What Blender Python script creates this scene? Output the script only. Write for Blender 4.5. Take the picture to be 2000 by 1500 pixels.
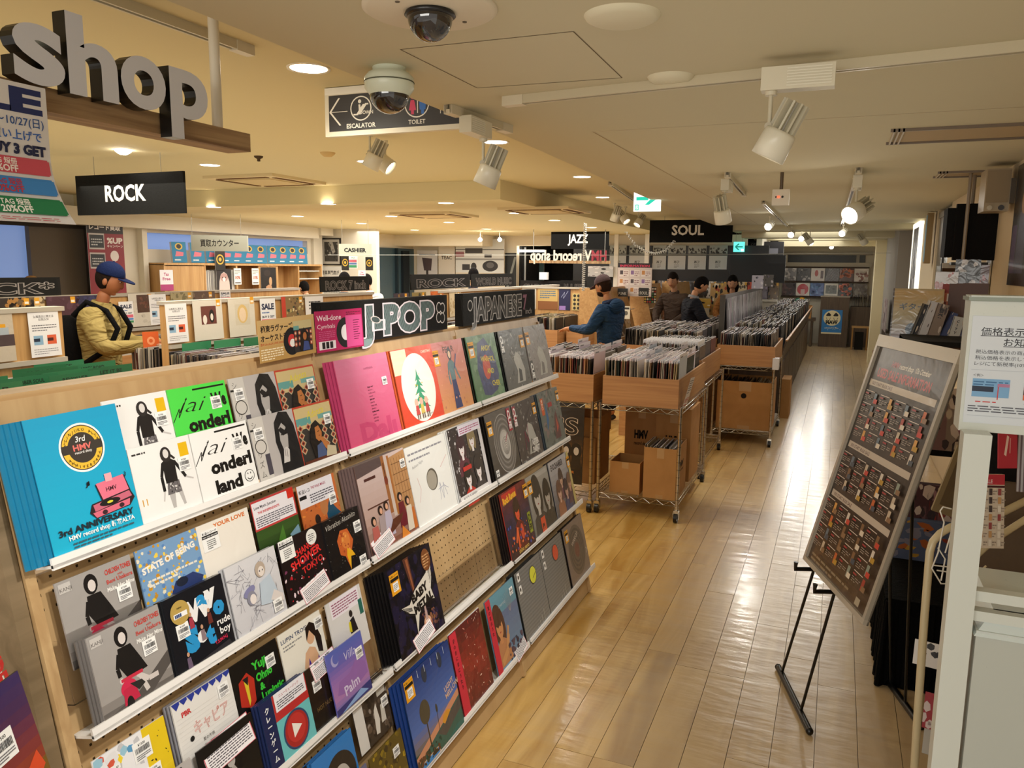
import bpy, bmesh, math, random
import numpy as np
from math import sin, cos, pi, radians
from mathutils import Matrix, Vector
for o in list(bpy.data.objects): bpy.data.objects.remove(o)
S = bpy.context.scene
COL = S.collection
rnd = random.Random(7)

# ------------------------------------------------------------------ camera
F = 1520.0; HC = 1.8; ROLL = radians(0.6); VP = (1640, 527)
def _rot():
    n = (-sin(ROLL), cos(ROLL)); c = n[0]*(VP[0]-1000)+n[1]*(VP[1]-750)
    U = -Vector((n[0], n[1], -c/F)); U.normalize()
    Y = Vector((VP[0]-1000, VP[1]-750, F)); Y.normalize()
    X = Y.cross(U)
    return Matrix((X, Y, U))
RW = _rot()
CAMP = Vector((0, 0, HC))
cd = bpy.data.cameras.new('camera'); cam = bpy.data.objects.new('camera', cd); COL.objects.link(cam)
cd.sensor_width = 36; cd.lens = F/2000*36; cd.clip_start = 0.05; cd.clip_end = 100
right = Vector([RW[i][0] for i in range(3)]); up = -Vector([RW[i][1] for i in range(3)]); bk = -Vector([RW[i][2] for i in range(3)])
cam.matrix_world = Matrix(((right.x, up.x, bk.x, 0), (right.y, up.y, bk.y, 0), (right.z, up.z, bk.z, HC), (0, 0, 0, 1)))
S.camera = cam
def on(px, py, ax, v):
    """world point where the photograph's pixel meets the plane axis=v (used to measure real places)"""
    d = RW @ Vector((px-1000, py-750, F)); t = (v-CAMP[ax])/d[ax]
    return CAMP+d*t
def dep(px, py, D):
    return CAMP+(RW @ Vector((px-1000, py-750, F)))*(D/F)

# ------------------------------------------------------------------ world, exposure, lights
S.view_settings.view_transform = 'Standard'; S.view_settings.look = 'None'
S.view_settings.exposure = 0.75; S.view_settings.gamma = 1; S.view_settings.use_curve_mapping = False
W = bpy.data.worlds.new('world'); S.world = W; W.use_nodes = True
W.node_tree.nodes['Background'].inputs[0].default_value = (1.0, 0.93, 0.84, 1)
W.node_tree.nodes['Background'].inputs[1].default_value = 0.5
WARM = (1.0, 0.93, 0.77); WHITE = (1.0, 0.97, 0.90)
def lamp(name, kind, loc, power, col=WARM, size=0.1, target=None, angle=60, blend=.6, sy=None):
    l = bpy.data.lights.new(name, kind); l.energy = power; l.color = col
    if kind == 'AREA':
        l.size = size
        if sy: l.shape = 'RECTANGLE'; l.size_y = sy
    else: l.shadow_soft_size = size
    if kind == 'SPOT': l.spot_size = radians(angle); l.spot_blend = blend
    o = bpy.data.objects.new(name, l); COL.objects.link(o); o.location = loc
    d = (Vector(target)-Vector(loc)) if target is not None else Vector((0, 0, -1))
    o.rotation_euler = d.to_track_quat('-Z', 'Y').to_euler()
    return o
# added soft fill lamps without fixtures: sales floor, and escalator hall behind the camera
lamp('hall_fill', 'AREA', (-1.0, -1.6, 2.5), 60, WHITE, 3.0, (-1.2, 2.5, 0.8), sy=1.2)
lamp('floor_fill', 'AREA', (-4.4, 4.2, 2.38), 45, WARM, 2.2, sy=3.0)
lamp('back_fill', 'AREA', (-5.6, 10.6, 2.38), 165, WHITE, 4.5, sy=6)
lamp('aisle_fill', 'AREA', (-0.2, 9.5, 2.42), 15, WHITE, 1.0, sy=5)
lamp('far_aisle_fill', 'AREA', (-0.6, 16.5, 2.42), 34, WHITE, 1.2, sy=5)
# added unseen lamps facing up that imitate bounce towards the ceilings
lamp('bounce_left', 'AREA', (-5.0, 4.0, 1.9), 22, (1, .93, .66), 5.5, (-5.0, 4.0, 3), sy=6.5)
lamp('bounce_back', 'AREA', (-5.2, 11, 1.9), 20, (1, .95, .74), 5.0, (-5.2, 11, 3), sy=6.5)
lamp('bounce_aisle', 'AREA', (-.3, 3.6, 1.9), 5, (1, .97, .84), 1.9, (-.3, 3.6, 3), sy=6)
lamp('bounce_far_aisle', 'AREA', (-.3, 12, 1.9), 6, (1, .96, .84), 1.8, (-.3, 12, 3), sy=10)
# track spotlights just outside the top of the picture that wash the record display
NEU = (1.0, .95, .87)
lamp('display_wash', 'SPOT', (-.15, 1.0, 2.38), 46, NEU, .05, (-1.38, 1.5, 1.05), 75, .9)
lamp('display_wash', 'SPOT', (-.12, 2.3, 2.38), 36, NEU, .05, (-1.36, 2.9, .95), 70, .9)
lamp('display_wash', 'SPOT', (.2, .6, 2.38), 30, NEU, .05, (-1.2, 1.7, .3), 70, .9)
lamp('display_hotspot', 'SPOT', (-.75, 2.0, 2.4), 34, NEU, .03, (-1.46, 2.42, 1.46), 32, .9)

# ------------------------------------------------------------------ materials
def s2l(c):
    return c/12.92 if c <= .04045 else ((c+.055)/1.055)**2.4
def H(h):
    return tuple(s2l(int(h[i:i+2], 16)/255) for i in (0, 2, 4))
def newmat(name):
    m = bpy.data.materials.new(name); m.use_nodes = True
    nt = m.node_tree; b = nt.nodes['Principled BSDF']
    return m, nt, b
def N(nt, t, **k):
    n = nt.nodes.new(t)
    for a, v in k.items():
        if a in n.inputs.keys(): n.inputs[a].default_value = v
        else: setattr(n, a, v)
    return n
def vcmat(name, rough=.5, metal=0., coat=0., bump=0., spec=.5, nscale=60):
    m, nt, b = newmat(name)
    a = N(nt, 'ShaderNodeVertexColor', layer_name='Col')
    nz = N(nt, 'ShaderNodeTexNoise'); nz.inputs['Scale'].default_value = nscale
    mr = N(nt, 'ShaderNodeMapRange'); mr.inputs['To Min'].default_value = rough*.8; mr.inputs['To Max'].default_value = min(1, rough*1.2)
    nt.links.new(nz.outputs['Fac'], mr.inputs['Value']); nt.links.new(mr.outputs[0], b.inputs['Roughness'])
    nt.links.new(a.outputs['Color'], b.inputs['Base Color'])
    b.inputs['Metallic'].default_value = metal; b.inputs['Coat Weight'].default_value = coat; b.inputs['Coat Roughness'].default_value = .12
    b.inputs['Specular IOR Level'].default_value = spec
    if bump:
        bp = N(nt, 'ShaderNodeBump'); bp.inputs['Strength'].default_value = bump; bp.inputs['Distance'].default_value = .01
        tc = N(nt, 'ShaderNodeTexCoord'); nz2 = N(nt, 'ShaderNodeTexNoise'); nz2.inputs['Scale'].default_value = nscale*.25; nz2.inputs['Distortion'].default_value = 1.5
        nt.links.new(tc.outputs['Object'], nz2.inputs['Vector'])
        nt.links.new(nz2.outputs['Fac'], bp.inputs['Height']); nt.links.new(bp.outputs[0], b.inputs['Normal'])
        if coat: nt.links.new(bp.outputs[0], b.inputs['Coat Normal'])
    return m
PRINT = vcmat('printed_card', .5)
SLEEVE = vcmat('print_in_clear_sleeve', .38, coat=.55, bump=.22, nscale=40)
MATTE = vcmat('matte_paint', .85, spec=.25)
GLOSS = vcmat('gloss_paint', .3)
CHROME = vcmat('chrome_wire', .22, metal=1)
CLOTH = vcmat('cloth', .95, spec=.1, bump=.5, nscale=120)
def woodmat(name, c1, c2, scale=(1, 1, 1), rough=.5, s=3.0, dark=None):
    m, nt, b = newmat(name)
    tc = N(nt, 'ShaderNodeTexCoord'); mp = N(nt, 'ShaderNodeMapping'); mp.inputs['Scale'].default_value = scale
    oi = N(nt, 'ShaderNodeObjectInfo'); vm = N(nt, 'ShaderNodeVectorMath', operation='ADD')
    sc = N(nt, 'ShaderNodeVectorMath', operation='SCALE'); sc.inputs['Scale'].default_value = 37.0
    cmb = N(nt, 'ShaderNodeCombineXYZ'); nt.links.new(oi.outputs['Random'], cmb.inputs[0]); nt.links.new(oi.outputs['Random'], cmb.inputs[2])
    nt.links.new(cmb.outputs[0], sc.inputs[0])
    nt.links.new(tc.outputs['Object'], mp.inputs[0]); nt.links.new(mp.outputs[0], vm.inputs[0]); nt.links.new(sc.outputs[0], vm.inputs[1])
    nz = N(nt, 'ShaderNodeTexNoise'); nz.inputs['Scale'].default_value = s; nz.inputs['Detail'].default_value = 7; nz.inputs['Distortion'].default_value = 1.2
    nt.links.new(vm.outputs[0], nz.inputs['Vector'])
    cr = N(nt, 'ShaderNodeValToRGB'); cr.color_ramp.elements[0].position = .3; cr.color_ramp.elements[1].position = .7
    cr.color_ramp.elements[0].color = (*H(c1), 1); cr.color_ramp.elements[1].color = (*H(c2), 1)
    nt.links.new(nz.outputs['Fac'], cr.inputs[0])
    out = cr.outputs[0]
    if dark:
        n2 = N(nt, 'ShaderNodeTexNoise'); n2.inputs['Scale'].default_value = s*.45; n2.inputs['Detail'].default_value = 3
        nt.links.new(vm.outputs[0], n2.inputs['Vector'])
        c2r = N(nt, 'ShaderNodeValToRGB'); c2r.color_ramp.elements[0].position = .58; c2r.color_ramp.elements[1].position = .76
        c2r.color_ramp.elements[0].color = (0, 0, 0, 1)
        nt.links.new(n2.outputs['Fac'], c2r.inputs[0])
        mx = N(nt, 'ShaderNodeMixRGB'); mx.inputs['Color2'].default_value = (*H(dark), 1)
        nt.links.new(c2r.outputs[0], mx.inputs['Fac']); nt.links.new(out, mx.inputs['Color1']); out = mx.outputs[0]
    nt.links.new(out, b.inputs['Base Color'])
    b.inputs['Roughness'].default_value = rough
    bp = N(nt, 'ShaderNodeBump'); bp.inputs['Strength'].default_value = .08; nt.links.new(nz.outputs['Fac'], bp.inputs['Height']); nt.links.new(bp.outputs[0], b.inputs['Normal'])
    return m
BIRCH = woodmat('birch_laminate', 'ac8a5e', 'c8a87a', (3, .35, 9), .45, 3)
BIRCHV = woodmat('birch_laminate_upright', 'ac8a5e', 'c8a87a', (9, 3, .35), .45, 3)
PEG = woodmat('pegboard', 'b39264', 'c4a476', (2, .5, 4), .55, 2)
OAK = woodmat('oak_bin', 'a8764a', 'c0905e', (.5, 2, 14), .5, 2.2)
OAKY = woodmat('oak_bin_side', 'a07044', 'b88a58', (2, .5, 14), .5, 2.2)
OAKV = woodmat('oak_upright', 'b58853', 'cda36b', (9, 9, .5), .5, 2)
GREYWOOD = woodmat('grey_brown_wood', '6d5c42', '8a765a', (6, 6, .5), .5, 2.5, dark='4d3d2a')
DARKWOOD = woodmat('dark_walnut', '4a3c30', '5f4e3e', (8, 8, .6), .5, 2.5)
BEAMWOOD = woodmat('rustic_beam', '7a5a3a', 'b49468', (6, .4, 9), .6, 3.5, dark='56402a')
CARD = woodmat('cardboard', 'a87a45', 'b4854f', (1, 1, 1), .8, 5)
PLANK = woodmat('oak_plank', 'b0853f', 'd8b470', (7, .9, 9), .30, 1.3, dark='7c5630')
# planks: a wavy varnish makes the lamp reflections ripple
nt = PLANK.node_tree; b = nt.nodes['Principled BSDF']
g = N(nt, 'ShaderNodeNewGeometry'); mp = N(nt, 'ShaderNodeMapping'); mp.inputs['Scale'].default_value = (2.5, 9, 1)
nz = N(nt, 'ShaderNodeTexNoise'); nz.inputs['Scale'].default_value = 1.4; nz.inputs['Detail'].default_value = 3
bp = N(nt, 'ShaderNodeBump'); bp.inputs['Strength'].default_value = .25; bp.inputs['Distance'].default_value = .02
nt.links.new(g.outputs['Position'], mp.inputs[0]); nt.links.new(mp.outputs[0], nz.inputs['Vector']); nt.links.new(nz.outputs['Fac'], bp.inputs['Height'])
nt.links.new(bp.outputs[0], b.inputs['Normal'])
b.inputs['Coat Weight'].default_value = .35; b.inputs['Coat Roughness'].default_value = .16; nt.links.new(bp.outputs[0], b.inputs['Coat Normal'])
# mostly reflected sheen painted into the colour, plus some wear: greyer down the middle of the aisle, still yellow beside the shelf and under the trolleys
mul = N(nt, 'ShaderNodeMixRGB'); mul.inputs['Color2'].default_value = (*H('bcae98'), 1)
src = b.inputs['Base Color'].links[0].from_socket
sx = N(nt, 'ShaderNodeSeparateXYZ'); nt.links.new(g.outputs['Position'], sx.inputs[0])
mr = N(nt, 'ShaderNodeMapRange'); mr.inputs['From Min'].default_value = -.85; mr.inputs['From Max'].default_value = -.25; mr.inputs['To Max'].default_value = .5
ad = N(nt, 'ShaderNodeMath', operation='MULTIPLY_ADD'); ad.inputs[1].default_value = .5
nt.links.new(nz.outputs['Fac'], ad.inputs[0]); nt.links.new(sx.outputs[0], ad.inputs[2])
nt.links.new(ad.outputs[0], mr.inputs['Value']); nt.links.new(mr.outputs[0], mul.inputs['Fac']); nt.links.new(src, mul.inputs['Color1']); nt.links.new(mul.outputs[0], b.inputs['Base Color'])
def plain(name, col, rough=.8, metal=0, spec=.3, noise=.04):
    m, nt, b = newmat(name)
    nz = N(nt, 'ShaderNodeTexNoise'); nz.inputs['Scale'].default_value = 1.3; nz.inputs['Detail'].default_value = 4
    c = H(col); cr = N(nt, 'ShaderNodeValToRGB')
    cr.color_ramp.elements[0].color = (*[x*(1-noise) for x in c], 1); cr.color_ramp.elements[1].color = (*[min(1, x*(1+noise)) for x in c], 1)
    nt.links.new(nz.outputs['Fac'], cr.inputs[0]); nt.links.new(cr.outputs[0], b.inputs['Base Color'])
    b.inputs['Roughness'].default_value = rough; b.inputs['Metallic'].default_value = metal; b.inputs['Specular IOR Level'].default_value = spec
    return m
CEIL = plain('ceiling_paint', 'd8cba2', .9)
CEILR = plain('ceiling_paint_aisle', 'cbc2a4', .9)
WALL = plain('wall_paint', 'e3dccb', .85)
WALLR = plain('wall_paint_right', 'd8c6a6', .85)
GREYWALL = plain('grey_panel', '97918a', .7)
STEEL = plain('brushed_steel', '9a9790', .3, 1)
BLACK = plain('black_plastic', '0c0b0b', .5)
def emit(name, col, st):
    m, nt, b = newmat(name)
    b.inputs['Base Color'].default_value = (*H(col), 1); b.inputs['Emission Color'].default_value = (*H(col), 1); b.inputs['Emission Strength'].default_value = st
    return m
LAMPON = emit('lamp_glow', 'fff1d8', 9); LAMPHOT = emit('spot_glow', 'fffaf0', 30); SIGNLIT = emit('lit_sign', 'e8f6f2', 1.1)
SIGNG = emit('lit_sign_green', '18b09a', .9); BLUEGLOW = emit('blue_hall', '6d86b8', .45); POSTLIT = emit('lit_frame', 'e8e4d4', .8); REDLED = emit('red_led', 'ff3a20', 3)
m, nt, b = newmat('clear_acrylic'); ACRYL = m
b.inputs['Base Color'].default_value = (.97, .97, .97, 1); b.inputs['Roughness'].default_value = .06; b.inputs['Transmission Weight'].default_value = 1; b.inputs['IOR'].default_value = 1.12
m, nt, b = newmat('smoked_dome'); DOME = m
b.inputs['Base Color'].default_value = (.012, .008, .007, 1); b.inputs['Roughness'].default_value = .04; b.inputs['Coat Weight'].default_value = 1

# ------------------------------------------------------------------ mesh building
class MB:
    def __init__(s): s.v = []; s.f = []; s.c = []; s.m = []; s.sm = []
    def add(s, vs, fs, col=(.8, .8, .8), mat=0, M=None, smooth=False):
        b = len(s.v)
        if M is not None: vs = [tuple(M @ Vector(p)) for p in vs]
        s.v += [tuple(p) for p in vs]
        for f in fs:
            s.f.append([i+b for i in f]); s.c.append(col); s.m.append(mat); s.sm.append(smooth)
        return s
    def box(s, x0, y0, z0, x1, y1, z1, col=(.8, .8, .8), mat=0, M=None):
        v = [(x0, y0, z0), (x1, y0, z0), (x1, y1, z0), (x0, y1, z0), (x0, y0, z1), (x1, y0, z1), (x1, y1, z1), (x0, y1, z1)]
        return s.add(v, [(0, 3, 2, 1), (4, 5, 6, 7), (0, 1, 5, 4), (1, 2, 6, 5), (2, 3, 7, 6), (3, 0, 4, 7)], col, mat, M)
    def cyl(s, p0, p1, r0, r1=None, n=12, col=(.8, .8, .8), mat=0, caps=True, M=None):
        r1 = r0 if r1 is None else r1
        p0 = Vector(p0); p1 = Vector(p1); d = (p1-p0).normalized()
        a = d.orthogonal().normalized(); b = d.cross(a)
        v = []
        for p, r in ((p0, r0), (p1, r1)):
            for i in range(n):
                t = 2*pi*i/n; v.append(p+a*(r*cos(t))+b*(r*sin(t)))
        s.add(v, [(i, (i+1) % n, n+(i+1) % n, n+i) for i in range(n)], col, mat, M, n > 6)
        if caps: s.add(v, [tuple(range(n-1, -1, -1)), tuple(range(n, 2*n))], col, mat, M)
        return s
    def tube(s, pts, r, n=8, col=(.8, .8, .8), mat=0, M=None):
        pts = [Vector(p) for p in pts]; v = []
        a = (pts[1]-pts[0]).normalized().orthogonal().normalized()
        for k, p in enumerate(pts):
            d = (pts[min(k+1, len(pts)-1)]-pts[max(k-1, 0)]).normalized()
            a = (a-d*a.dot(d)).normalized(); b = d.cross(a)
            v += [p+a*(r*cos(2*pi*i/n))+b*(r*sin(2*pi*i/n)) for i in range(n)]
        f = []
        for k in range(len(pts)-1):
            f += [(k*n+i, k*n+(i+1) % n, (k+1)*n+(i+1) % n, (k+1)*n+i) for i in range(n)]
        s.add(v, f, col, mat, M, True)
        m = (len(pts)-1)*n
        return s.add(v, [tuple(range(n-1, -1, -1)), tuple(range(m, m+n))], col, mat, M)
    def lathe(s, prof, n=24, col=(.8, .8, .8), mat=0, M=None, smooth=True):
        v = [(r*cos(2*pi*i/n), r*sin(2*pi*i/n), z) for r, z in prof for i in range(n)]
        f = [(k*n+i, k*n+(i+1) % n, (k+1)*n+(i+1) % n, (k+1)*n+i) for k in range(len(prof)-1) for i in range(n)]
        return s.add(v, f, col, mat, M, smooth)
    def prism(s, pts, z0, z1, col=(.8, .8, .8), mat=0, M=None, side=None):
        n = len(pts); v = [(x, y, z0) for x, y in pts]+[(x, y, z1) for x, y in pts]
        s.add(v, [tuple(range(n-1, -1, -1)), tuple(range(n, 2*n))], col, mat, M)
        return s.add(v, [(i, (i+1) % n, n+(i+1) % n, n+i) for i in range(n)], side or col, mat, M)
    def sphere(s, c, r, col=(.8, .8, .8), mat=0, n=16, m=10, M=None, fn=None):
        r = (r, r, r) if not hasattr(r, '__len__') else r
        v = []
        for k in range(m+1):
            th = pi*k/m
            for i in range(n):
                p = [sin(th)*cos(2*pi*i/n), sin(th)*sin(2*pi*i/n), cos(th)]
                if fn: p = fn(p)
                v.append((c[0]+r[0]*p[0], c[1]+r[1]*p[1], c[2]+r[2]*p[2]))
        f = [(k*n+i, (k+1)*n+i, (k+1)*n+(i+1) % n, k*n+(i+1) % n) for k in range(m) for i in range(n)]
        return s.add(v, f, col, mat, M, True)
    def mesh(s, name, mats):
        me = bpy.data.meshes.new(name); me.from_pydata(s.v, [], s.f)
        for m in mats: me.materials.append(m)
        me.polygons.foreach_set('material_index', s.m); me.polygons.foreach_set('use_smooth', s.sm)
        ca = me.color_attributes.new('Col', 'FLOAT_COLOR', 'CORNER')
        cnt = [len(f) for f in s.f]
        arr = np.repeat(np.array([(*c[:3], 1.0) for c in s.c], dtype=np.float32), cnt, axis=0)
        ca.data.foreach_set('color', arr.ravel()); me.update()
        return me
    def obj(s, name, mats, parent=None, M=None):
        if not isinstance(mats, (list, tuple)): mats = [mats]
        return link(name, s.mesh(name, mats), parent, M)
def link(name, data, parent=None, M=None):
    o = bpy.data.objects.new(name, data); COL.objects.link(o)
    if parent is not None: o.parent = parent
    if M is not None: o.matrix_local = M
    return o
def tag(o, label, cat, group=None):
    o['label'] = label; o['category'] = cat
    if group: o['group'] = group
    return o
def thing(name, label, cat, loc=(0, 0, 0), rz=0, group=None, M=None):
    o = link(name, None); o.empty_display_size = .1
    o.matrix_world = M if M is not None else Matrix.Translation(loc) @ Matrix.Rotation(rz, 4, 'Z')
    return tag(o, label, cat, group)
def struct(o): o['kind'] = 'structure'; return o
def stuff(o): o['kind'] = 'stuff'; return o
def dup(o, parent=None, M=None):
    c = o.copy(); COL.objects.link(c); c.parent = parent
    if M is not None: c.matrix_world = M
    for ch in o.children: dup(ch, c)
    return c
T = Matrix.Translation
def frame(o, x, y):
    """matrix with origin o, local X axis along x, local Y along y, Z = outward normal"""
    x = Vector(x).normalized(); y = Vector(y); y = (y-x*y.dot(x)).normalized(); z = x.cross(y)
    return Matrix(((x.x, y.x, z.x, o[0]), (x.y, y.y, z.y, o[1]), (x.z, y.z, z.z, o[2]), (0, 0, 0, 1)))

# ------------------------------------------------------------------ lettering
_tc = {}
def textgeo(body, bold=0., outline=0., res=2, extr=0.):
    if outline: res = 4
    k = (body, bold, outline, res, extr)
    if k in _tc: return _tc[k]
    cu = bpy.data.curves.new('t', 'FONT'); cu.body = body; cu.size = 1; cu.offset = bold; cu.resolution_u = res; cu.extrude = extr
    if outline: cu.fill_mode = 'NONE'; cu.bevel_depth = outline; cu.bevel_resolution = 0
    o = bpy.data.objects.new('t', cu); COL.objects.link(o)
    bpy.context.view_layer.update()
    ev = o.evaluated_get(bpy.context.evaluated_depsgraph_get()); me = ev.to_mesh()
    v = [tuple(p.co) for p in me.vertices]; f = [tuple(p.vertices) for p in me.polygons]; nz = [p.normal.z for p in me.polygons]
    ev.to_mesh_clear(); bpy.data.objects.remove(o); bpy.data.curves.remove(cu)
    if v: w = (min(p[0] for p in v), max(p[0] for p in v))
    else: w = (0, 1)
    _tc[k] = (v, f, w, nz); return _tc[k]
class Art(MB):
    """flat print in a w x h rectangle: u right 0..1, v up 0..1; each call lies a hair above the last"""
    def __init__(s, w, h, bg='ffffff', t=.004, edge=None, mat=0):
        super().__init__(); s.w = w; s.h = h; s.z = 0.; s.mi = mat
        s.box(0, 0, -t, w, h, 0, H(edge or bg), mat); s.c[1] = H(bg)
    def up(s): s.z += 6e-5; return s.z
    def poly(s, pts, col):
        z = s.up(); s.add([(p[0]*s.w, p[1]*s.h, z) for p in pts], [tuple(range(len(pts)))], H(col), s.mi); return s
    def rect(s, a, b, c, d, col): return s.poly([(a, b), (c, b), (c, d), (a, d)], col)
    def ell(s, cx, cy, rx, ry, col, n=22, a0=0, a1=360, rot=0):
        c, q = cos(radians(rot)), sin(radians(rot))
        pts = []
        for i in range(n):
            t = radians(a0+(a1-a0)*i/(n if a1-a0 == 360 else n-1)); x, y = rx*cos(t), ry*sin(t)
            pts.append((cx+x*c-y*q, cy+x*q+y*c))
        return s.poly(pts, col)
    def line(s, pts, wd, col):
        for (a, b), (c, d) in zip(pts, pts[1:]):
            L = math.hypot(c-a, d-b) or 1e-6; nx, ny = -(d-b)/L*wd/2, (c-a)/L*wd/2
            s.poly([(a-nx, b-ny), (c-nx, d-ny), (c+nx, d+ny), (a+nx, b+ny)], col)
            s.z -= 4e-5
        s.z += 4e-5; return s
    def text(s, body, u, v, size, col, bold=0., rot=0, sx=1., al='l', outline=0., fit=None, sh=0, res=2):
        vs, fs, w, _ = textgeo(body, bold, outline, res)
        k = size*s.h
        if fit: sx = fit*s.w/((w[1]-w[0])*k)
        x0 = {'l': w[0], 'c': (w[0]+w[1])/2, 'r': w[1]}[al]
        z = s.up(); c, q = cos(radians(rot)), sin(radians(rot)); out = []
        for x, y, zz in vs:
            X = (x-x0+sh*y)*k*sx; Y = y*k
            out.append((u*s.w+X*c-Y*q, v*s.h+X*q+Y*c, z+zz*k*.1))
        s.add(out, fs, H(col), s.mi); return s
    def para(s, u0, v0, u1, v1, n, col, seed=1, th=.45):
        """rows of broken dashes: print too small to read"""
        r = random.Random(seed); dv = (v1-v0)/n; z = s.up()
        for i in range(n):
            u = u0; v = v1-(i+1)*dv; end = u1 if i < n-1 else u0+(u1-u0)*.6
            while u < end-.01:
                L = r.uniform(.03, .09)*(1 if u1-u0 > .5 else .7); e = min(u+L, end)
                s.add([(u*s.w, v*s.h, z), (e*s.w, v*s.h, z), (e*s.w, (v+dv*th)*s.h, z), (u*s.w, (v+dv*th)*s.h, z)], [(0, 1, 2, 3)], H(col), s.mi)
                u = e+.012
        return s
    def grid(s, n, fn, u0=0, v0=0, u1=1, v1=1):
        """colour field painted cell by cell"""
        z = s.up(); b = len(s.v)
        for j in range(n+1):
            for i in range(n+1): s.v.append(((u0+(u1-u0)*i/n)*s.w, (v0+(v1-v0)*j/n)*s.h, z))
        for j in range(n):
            for i in range(n):
                a = b+j*(n+1)+i; s.f.append([a, a+1, a+n+2, a+n+1]); s.c.append(fn((i+.5)/n, (j+.5)/n)); s.m.append(s.mi); s.sm.append(False)
        return s
    def grad(s, stops, n=16, u0=0, v0=0, u1=1, v1=1, noise=.0, seed=1):
        st = [(p, H(c)) for p, c in stops]; r = random.Random(seed)
        def fn(u, v):
            for (p, a), (q, b) in zip(st, st[1:]):
                if v <= q: break
            t = min(1, max(0, (v-p)/(q-p))); k = 1+r.uniform(-noise, noise)
            return tuple(max(0, (x+(y-x)*t)*k) for x, y in zip(a, b))
        return s.grid(n, fn, u0, v0, u1, v1)
    def speck(s, n, cols, r0, r1, seed=1, box=(0, 0, 1, 1), asp=1.):
        r = random.Random(seed); z = s.up()
        for i in range(n):
            u = r.uniform(box[0], box[2]); v = r.uniform(box[1], box[3]); q = r.uniform(r0, r1); a = r.uniform(0, pi)
            pts = []
            m = 6
            for k in range(m):
                t = 2*pi*k/m; x = q*cos(t)*asp; y = q*sin(t)*r.uniform(.6, 1.2)
                pts.append((min(box[2], max(box[0], u+x*cos(a)-y*sin(a))), min(box[3], max(box[1], v+x*sin(a)+y*cos(a)))))
            s.add([(p[0]*s.w, p[1]*s.h, z+i*1e-7) for p in pts], [tuple(range(m))], H(r.choice(cols)), s.mi)
        return s
    def bust(s, u, v, k, hair, skin, cloth, long=True, tilt=0):
        """a small portrait: hair, face and shoulders"""
        if long: s.ell(u, v+.02*k, .15*k, .25*k, hair, 20, rot=tilt)
        s.poly([(u-.2*k, v-.42*k), (u-.17*k, v-.2*k), (u-.05*k, v-.13*k), (u+.05*k, v-.13*k), (u+.17*k, v-.2*k), (u+.22*k, v-.42*k)], cloth)
        s.rect(u-.035*k, v-.18*k, u+.035*k, v-.05*k, skin)
        s.ell(u, v, .085*k, .12*k, skin, 18, rot=tilt)
        s.ell(u, v+.085*k, .1*k, .07*k, hair, 16, rot=tilt)
        s.z += 3e-5
        for d in (-.035, .035): s.ell(u+d*k, v+.015*k, .012*k, .01*k, '201510', 8)
        s.ell(u, v-.055*k, .022*k, .008*k, 'a04038', 8)
        return s
    def standing(s, u, v, k, hair, top, legs, skin='d8b090', arms=1):
        """a small standing figure, feet at v"""
        s.poly([(u-.06*k, v), (u-.02*k, v), (u-.005*k, v+.42*k), (u+.005*k, v+.42*k), (u+.03*k, v), (u+.07*k, v), (u+.07*k, v+.45*k), (u-.07*k, v+.45*k)], legs)
        s.poly([(u-.075*k, v+.4*k), (u+.075*k, v+.4*k), (u+.1*k, v+.75*k), (u+.03*k, v+.8*k), (u-.03*k, v+.8*k), (u-.1*k, v+.75*k)], top)
        if arms:
            s.line([(u-.09*k, v+.74*k), (u-.15*k, v+.55*k), (u-.13*k, v+.4*k)], .045*k, top)
            s.line([(u+.09*k, v+.74*k), (u+.17*k, v+.56*k), (u+.24*k, v+.45*k)], .045*k, top)
        s.ell(u, v+.89*k, .075*k, .11*k, hair, 16); s.ell(u, v+.88*k, .045*k, .06*k, skin, 14)
        return s

# ================================================================== THE ROOM
fl = MB().box(-10.5, -2.5, -.10, 1.6, 22, -.014, H('5a4226')).obj('floor', [woodmat('subfloor', '7d5c34', '8f6c40', (9, .9, 9), .5, 1.5)]); struct(fl)
# oak planks: 151 mm wide, laid along the aisle, butt joints staggered
PW = .1515; stuffp = MB(); cells = []
for i in range(-13, 9):
    x0 = -.27+PW*i; y = 1.2-rnd.uniform(0, 1.2)
    while y < 20.6:
        L = rnd.choice((.9, .9, 1.05, 1.2)); cells.append((x0, y, L)); y += L
seen = [c for c in cells if c[1]+c[2] > 2.0 and not (c[0] < -1.3 and c[1]+c[2] < 4.0)]
seen.sort(key=lambda c: math.hypot(c[0]+.2, c[1]+c[2]/2))
for k, (x0, y, L) in enumerate(seen):
    g_ = .0011
    if k < 295:
        if k == 0: pass
        b_ = MB(); b_.box(g_, g_, -.012, PW-g_, L-g_, 0)
        key = ('plank', L)
        if key not in _tc: _tc[key] = b_.mesh('plank', [PLANK])
        link('plank', _tc[key], fl, T((x0, y, 0)))
    else: stuffp.box(x0+g_, y+g_, -.012, x0+PW-g_, y+L-g_, 0)
stuff(stuffp.obj('far_planks', [PLANK], fl))
def flatfloor(x0, y0, x1, y1, name): return MB().box(x0, y0, -.013, x1, y1, 0).obj(name, [PLANK], fl)
flatfloor(-10.4, -2.4, -.27-13*PW-.001, 20, 'side_flooring')

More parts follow.
